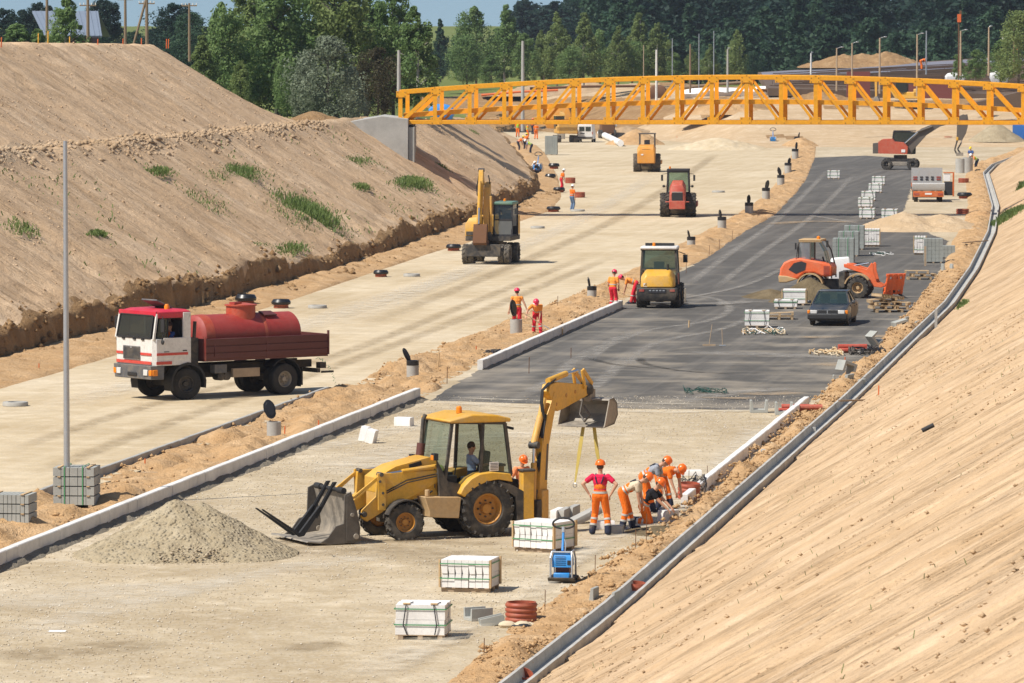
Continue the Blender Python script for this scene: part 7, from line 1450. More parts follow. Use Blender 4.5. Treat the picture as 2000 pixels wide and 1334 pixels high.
m = MB(); m.sph((0, 0, .06), (.45, .3, .12), M['white'], 9, 6); m.sph((.4, .1, .05), (.3, .3, .1), M['cloth_beige'], 9, 6); tag(put(m.build('sacking'), 1437, 437), 'white foil lying on the verge at the bridge shadow', 'sacking')
m = MB(); m.box((0, 0, .004), (.35, .3, .006), M['white']); tag(put(m.build('paper_scrap'), 112, 1234), 'white paper scrap on the gravel at the bottom left', 'paper')
tl_ = thing('hand_tools', 'broom and shovel standing on the asphalt between kerb and sedan', 'tools', G(1390, 676)); m = MB(); m.tube([(-.1, 0, .05), (.02, .1, .85)], .014, M['wood_grey'], 6); m.tube([(.42, 0, .05), (.40, .1, .7)], .014, M['wood_grey'], 6); m.build('handle', tl_); m = MB(); m.box((-.1, 0, .04), (.5, .1, .07), M['wood_grey']); m.box((.42, -.05, .03), (.25, .3, .02), M['steel']); m.build('tool_head', tl_)
m = MB(); m.tube([(0, 0, .05), (.28, .05, .045)], .05, M['black'], 10); o = m.build('pipe_piece'); g = T(1803, 845); o.location = g; o.rotation_euler = (0, R(-28), R(-20)); tag(o, 'short black pipe piece lying on the right slope', 'pipe')
for px, py, lab in ((1828, 655, 'grey post standing at the drainage channel'), (1807, 520, 'wooden post by the right paver stack')):
    g = G(px, py); m = MB(); m.bar((0, 0, -.1), (0, 0, 1.05), .12, .10, M['concrete'] if px > 1820 else M['wood_grey']); o = m.build('post'); o.location = g; tag(o, lab, 'post')
# a board across the channel
for px, py, ln, psi, lab in ((1667, 782, 1.0, 20, 'dark board lying across the drainage channel'), (1905, 472, 3.2, 60, 'long plank lying beside the upper drainage channel')):
    g = G(px, py, .4); m = MB(); m.box((0, 0, 0), (ln, .16, .05), M['pole_wood']); o = m.build('board'); o.location = g; o.rotation_euler = (0, 0, R(psi)); tag(o, lab, 'board')
# sheeting and rubble behind the bridge
m = MB(); a, b = D(1335, 188, 628), D(1560, 183, 628); r = random.Random(9)
rs = []
for k in range(15):
    t = k / 14; x = a[0] + (b[0] - a[0]) * t; z = float(far_h(x, 628)) ; rs.append([(x, 627.2, z - .2), (x, 626.8, z + .45 + r.uniform(-.1, .2)), (x, 628, z + .95 + r.uniform(-.15, .15)), (x, 629.2, z - .1)])
m.loft(rs, M['white']); tag(m.build('sheeting'), 'long strip of white sheeting on the slope behind the bridge', 'sheeting')
# works clutter behind the bridge
for i, (x0, y0, x1, y1, Y, r_, mt, lab) in enumerate(((1035, 173, 1255, 168, 640, .16, 'rust', 'long rusty pipe lying behind the left half of the bridge'), (940, 186, 1090, 176, 625, .14, 'orange_paint', 'long orange brown pipe lying behind the bridge, left of the rusty one'), (1478, 176, 1640, 182, 618, .18, 'rust', 'rusty bar bundle in front of the half built deck'), (1330, 172, 1470, 160, 650, .2, 'pole_wood', 'dark timber beams on the slope behind the middle of the bridge'))):
    a, b = D(x0, y0, Y), D(x1, y1, Y); z0, z1 = float(far_h(a[0], Y)) + .2, float(far_h(b[0], Y)) + .2; m = MB(); m.tube([(a[0], Y, max(a[2], z0)), ((a[0] + b[0]) / 2, Y, (max(a[2], z0) + max(b[2], z1)) / 2 + .1), (b[0], Y, max(b[2], z1))], r_, M[mt], 8); tag(m.build('long_pipe'), lab, 'pipe', 'works clutter behind the bridge')
for i, (px, py, Y, rx, h, mt, lab) in enumerate(((1225, 232, 600, 5, 1.6, 'earth', 'earth heap behind the bridge left of its middle'), (1420, 236, 590, 6, 1.5, 'sand', 'orange earth heap behind the middle of the bridge'), (980, 215, 640, 6, 2.4, 'bank', 'brown earth heap behind the left quarter of the bridge'), (1600, 200, 600, 5, 1.4, 'bank', 'brown earth heap behind the right of the bridge\'s middle'))):
    p = D(px, py, Y); heap('earth_mound', p, rx, 4, h, M[mt], lab, 40 + i, z=float(far_h(p[0], Y)) - .2, rough=.5)
for i, (px, py, Y, sx, sz, mt, lab) in enumerate(((862, 216, 560, 2.6, 1.1, 'blue', 'blue tarpaulin bundle behind the left end of the bridge'), (1090, 226, 600, 3.0, 2.2, 'cor', 'orange machine body behind the left half of the bridge'), (1285, 178, 640, 2.0, 1.2, 'rust', 'rust brown skip behind the white concrete pole'), (1865, 150, 618, 2.2, .8, 'white', 'white sacks on the half built deck'), (1952, 146, 622, 2.2, .9, 'white', 'white foil bundle on the half built deck'))):
    p = D(px, py, Y); m = MB(); r = random.Random(i)
    m.loft([[(sx * .5 * a * k, .8 * b * k, z) for a, b in ((-1, -1), (0, -1.2), (1, -1), (1.1, 0), (1, 1), (0, 1.1), (-1, 1), (-1.1, 0))] for k, z in ((.8, -.6), (1, 0), (1.0, sz * .5), (.75, sz * .9), (.3, sz * 1.05))], M[mt]); o = m.build('bundle', None, .05); o.location = (p[0], Y, max(p[2] - sz * .4, float(far_h(p[0], Y)))); tag(o, lab, 'bundle', 'works clutter behind the bridge')
# tyre trails of pale dust curving over the asphalt
def trail(name, pts, w, z, col):
    P = [Vector((*G(*p)[:2], z)) for p in pts]; S_ = []
    for i in range(len(P) - 1):
        p0, p1, p2, p3 = P[max(i - 1, 0)], P[i], P[i + 1], P[min(i + 2, len(P) - 1)]
        for t in np.linspace(0, 1, 14, endpoint=False): S_.append(0.5 * ((2 * p1) + (p2 - p0) * t + (2 * p0 - 5 * p1 + 4 * p2 - p3) * t * t + (3 * p1 - p0 - 3 * p2 + p3) * t ** 3))
    S_.append(P[-1]); V = []
    for i, p in enumerate(S_):
        d = (S_[min(i + 1, len(S_) - 1)] - S_[max(i - 1, 0)]).normalized(); n = Vector((-d.y, d.x, 0)); V += [tuple(p + n * w * e) for e in (.75, .3, -.3, -.75)]
    o = npmesh(name, np.array(V), gridfaces(len(S_), 4)[:, ::-1], col); at_ = o.data.attributes.new('edge', 'FLOAT', 'POINT')
    e_ = np.tile([0., 1., 1., 0.], len(S_)); e_ *= np.repeat(np.clip(np.minimum(np.arange(len(S_)), np.arange(len(S_))[::-1]) / 6., 0, 1), 4); at_.data.foreach_set('value', e_.astype(np.float32)); return tag(o, kind='structure')
def trailmat(name, col, k):
    t = NT(name); t.done(col, .95, None, 0, .1); n = t.noise(t.coord('World'), 1.3, 5, .75); f0 = t.ramp(n, [(.35, (0, 0, 0)), (.72, (k,) * 3)]); ea = t.n('ShaderNodeAttribute', attribute_name='edge'); fm = t.n('ShaderNodeMath', operation='MULTIPLY'); t.link(f0, fm.inputs[0]); t.link(ea.outputs['Fac'], fm.inputs[1]); f = fm.outputs[0]
    mx = t.n('ShaderNodeMixShader'); tr = t.n('ShaderNodeBsdfTransparent'); t.link(f, mx.inputs[0]); t.link(tr.outputs[0], mx.inputs[1]); t.link(t.b.outputs[0], mx.inputs[2]); t.link(mx.outputs[0], t.t.nodes['Material Output'].inputs[0]); return t.m
TS = trailmat('sand_dust', (.52, .37, .22), .8)
TG, TP = trailmat('damp_track', (.30, .225, .135), .6), trailmat('pale_dust', (.66, .59, .47), .75)
TD, TK = trailmat('dust_trail', (.34, .315, .28), .95), trailmat('rubber_trail', (.035, .034, .034), .8)
for i, (p, w, c) in enumerate([([(1150, 705), (1190, 675), (1270, 645), (1380, 628), (1425, 605), (1400, 585), (1330, 575)], .35, TD), ([(1230, 715), (1245, 690), (1300, 665), (1420, 640), (1500, 600)], .35, TD), ([(1020, 775), (1090, 735), (1130, 700), (1250, 640)], .5, TD), ([(1120, 790), (1180, 740), (1235, 690)], .5, TD), ([(1250, 700), (1262, 712), (1330, 725), (1440, 732)], .3, TK), ([(1150, 700), (1195, 712), (1290, 722)], .3, TK), ([(1340, 560), (1420, 500), (1530, 420), (1620, 330)], .4, TD), ([(1390, 570), (1480, 500), (1590, 420), (1670, 340)], .4, TD), ([(1335, 690), (1450, 692), (1570, 697), (1690, 700)], 1.9, TD), ([(1330, 790), (1420, 770), (1560, 760)], 1.0, TD), ([(1300, 590), (1450, 560), (1540, 520)], .3, TD),
        ([(1480, 430), (1560, 420), (1690, 440)], .5, TD)]):
    trail('dust_trail' if c in (TD, TG, TP, TS) else 'tyre_mark', p, w, .018 + .002 * i, c)
for i, (p, w, c) in enumerate([([(0, 1250), (250, 1180), (560, 1110), (760, 1085)], 1.1, TP), ([(-20, 1190), (200, 1160), (420, 1140)], 2.2, TP), ([(0, 1290), (150, 1270), (330, 1255)], 1.6, TG), ([(420, 1090), (640, 1075), (860, 1085), (980, 1110)], 2.4, TG), ([(560, 1275), (620, 1262), (680, 1258)], .9, TG), ([(640, 930), (800, 880), (1000, 850), (1250, 850)], 2.2, TP), ([(1080, 1110), (1200, 1040), (1330, 980), (1440, 880), (1500, 830)], 1.0, TP), ([(420, 1075), (640, 1055), (900, 1062), (1000, 1060)], .8, TG), ([(560, 890), (740, 850), (900, 815), (1100, 800)], .9, TP), ([(840, 786), (1060, 797), (1300, 806), (1560, 800)], .9, TP), ([(870, 778), (1100, 786), (1400, 792)], .5, TP), ([(20, 880), (300, 790), (640, 700), (900, 600), (1150, 500)], .6, TG), ([(60, 930), (350, 820), (700, 700), (960, 600), (1200, 500)], .6, TG), ([(100, 800), (420, 700), (700, 600), (950, 520)], 1.4, TP), ([(700, 640), (1000, 520), (1200, 430), (1330, 350), (1400, 300)], .8, TG), ([(650, 640), (930, 520), (1150, 420), (1280, 340)], 1.2, TP), ([(1595, 716), (1640, 713), (1690, 711)], 1.2, TS), ([(1450, 770), (1500, 772), (1560, 768)], .9, TS), ([(1360, 779), (1420, 780), (1480, 781)], .5, TS), ([(1560, 660), (1600, 661), (1640, 659)], .8, TS), ([(1690, 660), (1720, 659), (1745, 656)], .8, TS), ([(1320, 600), (1400, 596), (1470, 590)], 1.2, TD), ([(1500, 440), (1580, 434), (1680, 436)], 1.4, TS), ([(1020, 1180), (1090, 1120), (1180, 1060)], .5, TP), ([(700, 1330), (820, 1270), (930, 1210)], 1.0, TP)]):
    trail('dust_trail' if c in (TD, TG, TP, TS) else 'tyre_mark', p, w, .018 + .002 * i, c)
# pebbles on the foreground gravel and clods on the sand
def pebbles(name, n, area, s0, s1, mat, label, seed):
    rg = np.random.default_rng(seed); base = np.array([(1, 0, 0), (-1, 0, 0), (0, 1, 0), (0, -1, 0), (0, 0, .8), (0, 0, -.5)]); tri = np.array([(0, 2, 4), (2, 1, 4), (1, 3, 4), (3, 0, 4), (2, 0, 5), (1, 2, 5), (3, 1, 5), (0, 3, 5)])
    P = area(rg, n); n = len(P); s = rg.uniform(s0, s1, n) * (rg.random(n) ** 2 * 1.5 + .5); a = rg.random(n) * 6.28
    B_ = base[None] * (1 + rg.uniform(-.35, .35, (n, 6, 3))); x = B_[..., 0] * np.cos(a)[:, None] - B_[..., 1] * np.sin(a)[:, None]; y = B_[..., 0] * np.sin(a)[:, None] + B_[..., 1] * np.cos(a)[:, None]
    V = np.stack([x, y, B_[..., 2]], -1) * s[:, None, None] + P[:, None, :]; Fq = (np.arange(n)[:, None, None] * 6 + tri[None]).reshape(-1, 3)
    o = npmesh(name, V.reshape(-1, 3), Fq, mat, False); return tag(o, label, 'stones', kind='stuff')
def area_bed(rg, n):
    Y = rg.uniform(92, 172, n); xl, xr = at(VRw, Y), at(RLw, Y); x = xl + (xr - xl) * rg.random(n); k = fbm(x * .25, Y * .12, 3, 91) > rg.uniform(-.35, .25, n); return np.stack([x, Y, 0 * x + .015], -1)[k]
M['pebble'] = concrete('pebble', (.62, .56, .46)); M['pebble_tan'] = concrete('pebble_tan', (.44, .36, .25))
pebbles('pebbles', 26000, area_bed, .006, .017, M['pebble_tan'], 'tan loose pebbles scattered over the foreground gravel', 21)
pebbles('pebbles', 34000, area_bed, .006, .018, M['pebble'], 'pale loose pebbles scattered over the foreground gravel', 1)
def area_heap(rg, n):
    g = G(368, 1083); a = rg.random(n) * 6.28; q = np.sqrt(rg.random(n)) * 1.12; h = np.clip(1 - q, 0, 1) * 1.02; return np.stack([g[0] - .1 + q * np.cos(a) * 2.5, g[1] + q * np.sin(a) * 2.3, h + .0], -1)
pebbles('pebbles', 5000, area_heap, .012, .03, M['pebble_tan'], 'loose stones on and around the big grey gravel heap', 2)
def area_sh(rg, n):
    Y = rg.uniform(92, 260, n); xl, xr = at(RLw, Y), at(CHLl, Y); t = rg.random(n); x = xl + (xr - xl) * t; return np.stack([x, Y, .09 + .75 * np.clip(fbm(x * .8, Y * .5, 4, 65), -.08, .5) + .14 * t], -1)
pebbles('clods', 5000, area_sh, .02, .06, M['sand'], 'sand clods on the shoulder beside the drainage channel', 3)
def area_vg(rg, n):
    Y = rg.uniform(105, 260, n); xl, xr = at(VLw, Y), at(VRs, Y); t = rg.random(n); x = xl + (xr - xl) * t; return np.stack([x, Y, .06 + .75 * np.clip(fbm(x * .8, Y * .45, 4, 61), -.08, .5)], -1)
pebbles('clods', 4500, area_vg, .02, .07, M['sand'], 'sand clods on the verge between the kerbs', 4)
def area_bn(rg, n):
    Y = rg.uniform(190, 326, n); w = .3 + (hb(Y) - bankh(Y)) * 1.62 + rg.normal(.7, .7, n); x = at(TOE, Y) - w; return np.stack([x, Y, left_h(x, Y)], -1)
pebbles('clods', 5500, area_bn, .04, .14, M['earth'], 'earth clods heaped along the bench of the left bank', 5)
def area_toe(rg, n):
    Y = rg.uniform(170, 390, n); w = rg.normal(-.25, .5, n); x = at(TOE, Y) - w; return np.stack([x, Y, np.maximum(left_h(x, Y), .1)], -1)
pebbles('clods', 4000, area_toe, .04, .15, M['bank'], 'fallen clods along the foot of the cut bank', 6)
def area_rs(rg, n):
    Y = rg.uniform(40, 170, n) ** 1.0; w = rg.uniform(.2, 15, n); x = at(CHL, Y) + .22 + w; u_ = Y + .145 * w; k = vnoise(u_ * 1.2, w * .06, 61) > rg.uniform(.35, .9, n); return np.stack([x, Y, right_h(x, Y) - .02], -1)[k]
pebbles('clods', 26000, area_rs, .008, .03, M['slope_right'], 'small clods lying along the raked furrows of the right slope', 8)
def area_ls(rg, n):
    Y = rg.uniform(172, 380, n); w = rg.uniform(.3, 20, n); x = at(TOE, Y) - w; k = fbm(x * .3, Y * .2, 3, 71) > rg.uniform(-.2, .3, n); return np.stack([x, Y, left_h(x, Y)], -1)[k]
pebbles('clods', 17000, area_ls, .02, .06, M['slope_left'], 'small clods scattered over the left slopes', 7)
# ------------------------------------------------------------------ people
SK = plain('skin', (.50, .27, .17), .6, 0, .12, 6)
def cloth(name, col, var=.22):
    t = NT('cloth_' + name); co = t.coord('Object', (1, 1, .55)); a = t.noise(co, 7, 4, .65, .8); b = t.noise(co, 22, 3, .6, .5); d_ = t.noise(co, 3.5, 4, .7)
    c = t.mix(a, c3(col, 1 - var), c3(col, 1 + var)); c = t.mix(t.ramp(d_, [(.55, (0, 0, 0)), (.72, (.35,) * 3)]), c, (.34, .26, .17))
    return t.done(c, .92, t.bump(b, .5, .02, t.bump(a, .8, .05)), 0, .15)
CM = {'orange': cloth('orange', (.78, .17, .02)), 'orangevest': cloth('orange_vest', (.88, .30, .06)), 'red': cloth('red', (.62, .03, .05)), 'crimson': cloth('crimson', (.60, .02, .07)), 'beige': cloth('beige', (.62, .52, .38)), 'black': cloth('black', (.02, .02, .024)), 'grey': cloth('grey', (.30, .32, .36)), 'blue': cloth('blue', (.05, .10, .28)), 'paleblue': cloth('pale_blue', (.36, .42, .55)), 'jeans': cloth('jeans', (.13, .20, .32)), 'navy': cloth('navy', (.03, .035, .06)), 'salmon': cloth('salmon', (.80, .28, .12)), 'lime': cloth('lime', (.45, .62, .04)), 'white': cloth('white', (.75, .74, .72)), 'band': plain('reflective_tape', (.45, .45, .42), .4)}
HM = {'orange': plain('helmet_orange', (.82, .15, .015), .3, 0, .06), 'red': plain('helmet_red', (.68, .03, .09), .3, 0, .06), 'white': plain('helmet_white', (.80, .80, .78), .3, 0, .04), 'yellow': plain('helmet_yellow', (.80, .62, .02), .3, 0, .06), 'hair': plain('hair_brown', (.05, .03, .02), .8)}
BLOBS = []
def blob(mb, name, par, vox, it=4):
    o = mb.build(name, par, smooth=0); r = o.modifiers.new('r', 'REMESH'); r.mode = 'VOXEL'; r.voxel_size = vox; r.use_smooth_shade = True
    s_ = o.modifiers.new('s', 'SMOOTH'); s_.iterations = it; s_.factor = .5; BLOBS.append(o); return o
def flush():
    dg = bpy.context.evaluated_depsgraph_get(); new = [bpy.data.meshes.new_from_object(o.evaluated_get(dg)) for o in BLOBS]
    for o, me in zip(BLOBS, new): o.modifiers.clear(); o.data = me; me.shade_smooth()
    BLOBS.clear()
def ik(a, b, l1, l2, pole):
    a, b, pole = Vector(a), Vector(b), Vector(pole); d = b - a; L = min(d.length, (l1 + l2) * .998)
    d.normalize(); b = a + d * L; x = (l1 * l1 - l2 * l2 + L * L) / (2 * L); h = math.sqrt(max(l1 * l1 - x * x, 0)); p = pole - d * pole.dot(d)
    return a + d * x + p.normalized() * h, b
def cap(m, a, b, r0, r1, mt, n=12):
    a, b = Vector(a), Vector(b); m.tube([a, a.lerp(b, .5), b], [r0, (r0 + r1) / 2, r1], mt, n); m.sph(a, r0, mt, n, 8); m.sph(b, r1, mt, n, 8)
def person(loc, psi, label, lean=4, pz=.95, px=0.0, hands=((.05, .28, .82), (.05, -.28, .82)), feet=((.02, .13), (-.02, -.13)), head=10, sc=1.0, vox=.010, trousers='orange', shirt='orange', vest=None, helmet='orange', gaiter=None, bands=False, bib=False, sleeve=.55, epole=((-.6, .5, -.2), (-.6, -.5, -.2)), kpole=(1, 0, .1), boots='navy', group='workers on the site', fz=.08, yaw=0.0, cat='person', boothide=False):
    o = thing('person', label, cat, loc, R(psi), group); o.scale = (sc,) * 3
    P = Vector((px, 0, pz)); a = R(lean); d = Vector((math.sin(a), 0, math.cos(a))); f = Vector((math.cos(a), 0, -math.sin(a))); Y = Vector((0, 1, 0))
    TM = lambda t, e=0: Matrix(((f.x, 0, d.x, (P + d * t + f * e).x), (0, 1, 0, 0), (f.z, 0, d.z, (P + d * t + f * e).z), (0, 0, 0, 1)))
    N = P + d * .50; hb_ = R(lean * .55 + head); hd = Vector((math.sin(hb_) * math.cos(R(yaw)), math.sin(R(yaw)) * math.sin(hb_), math.cos(hb_))); HC = N + d * .05 + hd * .13
    hf = (Vector((math.cos(R(yaw)), math.sin(R(yaw)), 0)) - hd * hd.dot(Vector((math.cos(R(yaw)), math.sin(R(yaw)), 0)))).normalized(); hs = hd.cross(hf)
    HMx = Matrix(((hf.x, hs.x, hd.x, HC.x), (hf.y, hs.y, hd.y, HC.y), (hf.z, hs.z, hd.z, HC.z), (0, 0, 0, 1)))
    sh = [P + d * .435 + Y * s_ * .185 for s_ in (1, -1)]; hp = [P + Y * s_ * .09 - d * .02 for s_ in (1, -1)]
    el, hn, kn, an = [], [], [], []
    for i in (0, 1):
        e, h = ik(sh[i], hands[i], .29, .27, epole[i]); el.append(e); hn.append(h)
        ft = feet[i]; k, n_ = ik(hp[i], (ft[0], ft[1], ft[2] if len(ft) > 2 else fz), .445, .44, kpole); kn.append(k); an.append(n_)
    m = MB()
    for t, e, r in ((0, 0, (.105, .16, .12)), (.16, .0, (.098, .14, .13)), (.31, .0, (.112, .165, .16)), (.42, -.01, (.085, .165, .085))): m.sph((0, 0, 0), r, SK, 14, 10, TM(t, e))
    cap(m, N - d * .05, HC - hd * .06, .058, .052, SK); m.sph((0, 0, 0), (.098, .076, .118), SK, 16, 12, HMx); m.sph((.095, 0, -.02), (.022, .014, .022), SK, 8, 6, HMx); m.sph((.05, 0, -.085), (.045, .045, .035), SK, 10, 6, HMx)
    for s_ in (1, -1): m.sph((-.01, .078 * s_, -.01), (.022, .014, .034), SK, 8, 6, HMx)
    for i in (0, 1):
        cap(m, sh[i], el[i], .054, .041, SK); cap(m, el[i], hn[i], .042, .028, SK); cap(m, hp[i], kn[i], .088, .06, SK); cap(m, kn[i], an[i], .058, .04, SK)
        u = (hn[i] - el[i]).normalized(); w = u.cross(Vector((0, 0, 1)) if abs(u.z) < .9 else Vector((1, 0, 0))).normalized(); q = u.cross(w); s_ = 1 if i == 0 else -1
        pc = hn[i] + u * .05; PM = Matrix(((u.x, w.x, q.x, pc.x), (u.y, w.y, q.y, pc.y), (u.z, w.z, q.z, pc.z), (0, 0, 0, 1)))
        m.sph((0, 0, 0), (.055, .042, .020), SK, 10, 8, PM)
        if vox < .015:
            for j in range(4):
                yy = -.031 + .0205 * j; L = (.068, .078, .074, .058)[j]
                m.tube([(.035, yy, 0), (.035 + L * .55, yy * 1.1, .012), (.035 + L * .85, yy * 1.1, .04)], [.0115, .011, .0095], SK, 7, PM); m.sph((.035 + L * .85, yy * 1.1, .04), .0098, SK, 7, 5, PM)
            m.tube([(-.02, .035 * s_, .0), (.02, .062 * s_, .012), (.05, .062 * s_, .03)], [.014, .012, .010], SK, 7, PM)
        else: m.sph((.05, 0, .015), (.04, .035, .022), SK, 8, 6, PM)
    blob(m, 'body', o, vox, 2)
    # trousers, shirt, vest follow the body
    tm, sm_ = CM[trousers], CM[shirt]; m = MB(); m.sph((0, 0, 0), (.125, .178, .13), tm, 14, 10, TM(0)); m.sph((0, 0, 0), (.115, .16, .08), tm, 14, 10, TM(.10))
    for i in (0, 1): cap(m, hp[i], kn[i], .108, .082, tm); cap(m, kn[i], kn[i].lerp(an[i], .93), .082, .074, tm)
    if bib: m.sph((0, 0, 0), (.126, .15, .13), tm, 14, 10, TM(.20, -.002))
    blob(m, 'trousers', o, max(vox, .012), 3)
    m = MB()
    for t, e, r in ((.12, 0, (.113, .155, .12)), (.22, 0, (.113, .158, .14)), (.32, .0, (.124, .178, .155)), (.42, -.01, (.10, .178, .085))): m.sph((0, 0, 0), r, sm_, 14, 10, TM(t, e))
    for i in (0, 1): cap(m, sh[i], sh[i].lerp(el[i], sleeve), .072, .066, sm_) if sleeve < .9 else (cap(m, sh[i], el[i], .07, .056, sm_), cap(m, el[i], el[i].lerp(hn[i], .9), .056, .045, sm_))
    blob(m, 'shirt', o, max(vox, .012), 3)
    if vest:
        m = MB()
        for t, e, r in ((.08, 0, (.132, .175, .10)), (.20, 0, (.126, .170, .15)), (.32, .0, (.136, .188, .15)), (.41, -.01, (.112, .165, .095))): m.sph((0, 0, 0), r, CM[vest], 14, 10, TM(t, e))
        vo = blob(m, 'vest', o, max(vox, .012), 3)
        m = MB(); n = 18
        m.loft([[tuple(TM(.15 + z) @ Vector((math.cos(2 * math.pi * k / n) * (.135 + e), math.sin(2 * math.pi * k / n) * (.18 + e), 0))) for k in range(n)] for z, e in ((-.02, 0), (-.02, .004), (.02, .004), (.02, 0))], CM['band']); m.build('reflective_band', vo)
    if bib:
        m = MB()
        for s_ in (1, -1):
            m.tube([tuple(TM(.28) @ Vector((-.125, .05 * s_, 0))), tuple(TM(.40) @ Vector((-.118, .09 * s_, 0))), tuple(TM(.50) @ Vector((-.02, .10 * s_, 0))), tuple(TM(.40) @ Vector((.105, .09 * s_, 0))), tuple(TM(.28) @ Vector((.126, .07 * s_, 0)))], .016, CM['navy'], 6)
        m.build('brace', o)
        m = MB(); n = 20
        m.loft([[tuple(TM(.06 + z) @ Vector((math.cos(2 * math.pi * k / n) * (.124 + e), math.sin(2 * math.pi * k / n) * (.172 + e), 0))) for k in range(n)] for z, e in ((-.025, 0), (-.025, .006), (.025, .006), (.025, 0))], CM['band']); m.build('waist_band', o)
    if bands:
        for i in (0, 1):
            for t in ((.30, .62) if bands == 2 else (.35,)):
                c = kn[i].lerp(an[i], t); ax = (an[i] - kn[i]).normalized(); m = MB(); r = .083 - .006 * t; m.lathe([(r, -.025), (r + .008, -.022), (r + .008, .022), (r, .025)], c, ax, CM['band'], 16); m.build('reflective_band', o)
    for i in (0, 1):
        ax = (an[i] - kn[i]).normalized(); m = MB()
        if gaiter: cap(m, kn[i].lerp(an[i], .70), an[i], .088, .080, CM[gaiter]); blob(m, 'trouser_cuff', o, .014, 2); m = MB()
        toe = Vector((.13, 0, -.035)) if ax.z < -.5 else Vector((.02, 0, -.12))
        m.sph(an[i] + toe * .1 + Vector((0, 0, -.02)), (.065, .05, .065), CM[boots], 10, 8); m.sph(an[i] + toe + Vector((0, 0, .0)), (.09, .05, .042), CM[boots], 10, 8); m.sph(an[i] + toe * .55 + Vector((0, 0, -.035)), (.12, .048, .035), CM[boots], 10, 8); blob(m, 'boot', o, .014, 1)
    hm = MB()
    if helmet == 'hair': hm.sph((-.015, 0, .03), (.105, .086, .11), HM['hair'], 14, 10, HMx)
    else:
        hm.lathe([(.124, .0), (.122, .03), (.110, .08), (.080, .118), (.04, .134), (0, .138)], (-.008, 0, .028), (0, 0, 1), HM[helmet], 22, HMx); hm.sph((.03, 0, .030), (.135, .115, .012), HM[helmet], 18, 6, HMx); hm.tube([(-.12, 0, .10), (-.05, 0, .164), (.04, 0, .164), (.10, 0, .12)], .014, HM[helmet], 6, HMx)
    hm.build('helmet' if helmet != 'hair' else 'hair', o, smooth=60)
    if helmet != 'hair':
        m = MB(); m.sph((-.035, 0, -.005), (.075, .082, .075), HM['hair'], 12, 8, HMx); m.build('hair', o)
    if vox < .015:
        m = MB()
        for s_ in (1, -1): m.sph((.083, .032 * s_, .01), (.012, .016, .009), CM['navy'], 8, 6, HMx)
        m.box((.090, 0, -.060), (.008, .045, .008), CM['crimson'], HMx); m.build('face', o)
    return o
def man(gx, gy, psi, label, **kw): g = G(gx, gy); return person((g[0], g[1], .012), psi, label, **kw)
OV = dict(trousers='orange', bands=2, bib=True, gaiter='navy')
man(1172, 1046, 78, 'worker in crimson shirt and orange bib overalls standing with hands on hips', shirt='crimson', hands=((-.02, .27, .98), (-.02, -.27, .98)), epole=((-.3, 1, -.2), (-.3, -1, -.2)), feet=((.06, .20), (-.02, -.20)), head=2, sc=1.03, lean=2, **OV)
man(1226, 1036, -8, 'worker in beige T-shirt and orange overalls bending beside the kneeling one', shirt='beige', lean=62, px=-.12, hands=((.40, .12, .48), (.34, -.15, .42)), feet=((.10, .16), (-.12, -.14)), head=20, sc=1.0, epole=((-1, .3, 0), (-1, -.3, 0)), **OV)
man(1266, 1024, -18, 'worker in black T-shirt kneeling to set a kerb stone', shirt='black', lean=38, pz=.47, px=-.12, hands=((.60, .15, .36), (.58, -.12, .34)), feet=((-.42, .13, .09), (-.40, -.15, .09)), kpole=(1, 0, -.45), head=18, epole=((-.4, .5, -.8), (-.4, -.5, -.8)), **OV)
man(1266, 1003, -12, 'worker in grey T-shirt stooping behind the kneeling crew', shirt='grey', lean=58, px=-.12, hands=((.45, .12, .55), (.42, -.14, .5)), feet=((.10, .15), (-.10, -.14)), head=24, trousers='orange', bands=1, helmet='orange', gaiter='navy', bib=True)
man(1300, 996, -40, 'worker in orange shirt bent deeply with both arms reaching to the kerb', shirt='orange', vest='orange', lean=82, px=-.18, hands=((.46, .10, .30), (.50, -.12, .26)), feet=((.05, .16), (-.12, -.15)), head=28, trousers='orange', bands=1, gaiter='navy')
man(1017, 1016, -62, 'worker in salmon T-shirt standing behind the backhoe\'s stabiliser, looking down', shirt='salmon', trousers='orange', head=32, lean=6, hands=((.22, .16, 1.0), (.22, -.16, 1.0)), sc=.93)
RV = dict(trousers='red', vest='orangevest', helmet='red', shirt='orangevest', vox=.014, bands=1)
man(1010, 648, 95, 'worker in orange vest and red trousers walking away on the verge', hands=((.05, .34, .80), (-.05, -.42, .84)), feet=((.18, .12), (-.15, -.12)), sleeve=.15, head=4, **RV)
man(1049, 655, -95, 'worker in orange vest and red helmet stooping over a shovel on the verge', lean=55, px=-.12, hands=((.35, .10, .55), (.28, -.42, .80)), feet=((.05, .16), (-.1, -.15)), head=22, **RV)
g = G(1049, 655); tl = thing('shovel', 'long shovel held by the stooping worker on the verge', 'shovel', (g[0], g[1], 0), R(-95)); m = MB(); m.tube([(.30, -.52, .92), (.36, .25, .45)], .017, M['wood_grey'], 7); m.build('handle', tl); m = MB(); m.box((.38, .42, .36), (.2, .26, .02), M['steel'], rx=R(-28)); m.build('blade', tl)
man(1197, 605, 60, 'worker in orange vest and red trousers standing at the end of the asphalt kerb', hands=((.18, .2, .88), (.25, -.16, .92)), head=22, lean=8, **RV)
man(1236, 594, 178, 'worker in orange vest and red trousers bent double beside the yellow loader', lean=72, px=-.14, hands=((.42, .12, .42), (.40, -.14, .40)), feet=((.08, .16), (-.1, -.15)), head=22, **RV)
man(1117, 412, 40, 'worker in orange vest, blue jeans and white helmet on the far verge', trousers='jeans', vest='orange', shirt='orange', helmet='white', vox=.02, hands=((.2, .2, .85), (.05, -.3, .8)), sc=1.02)
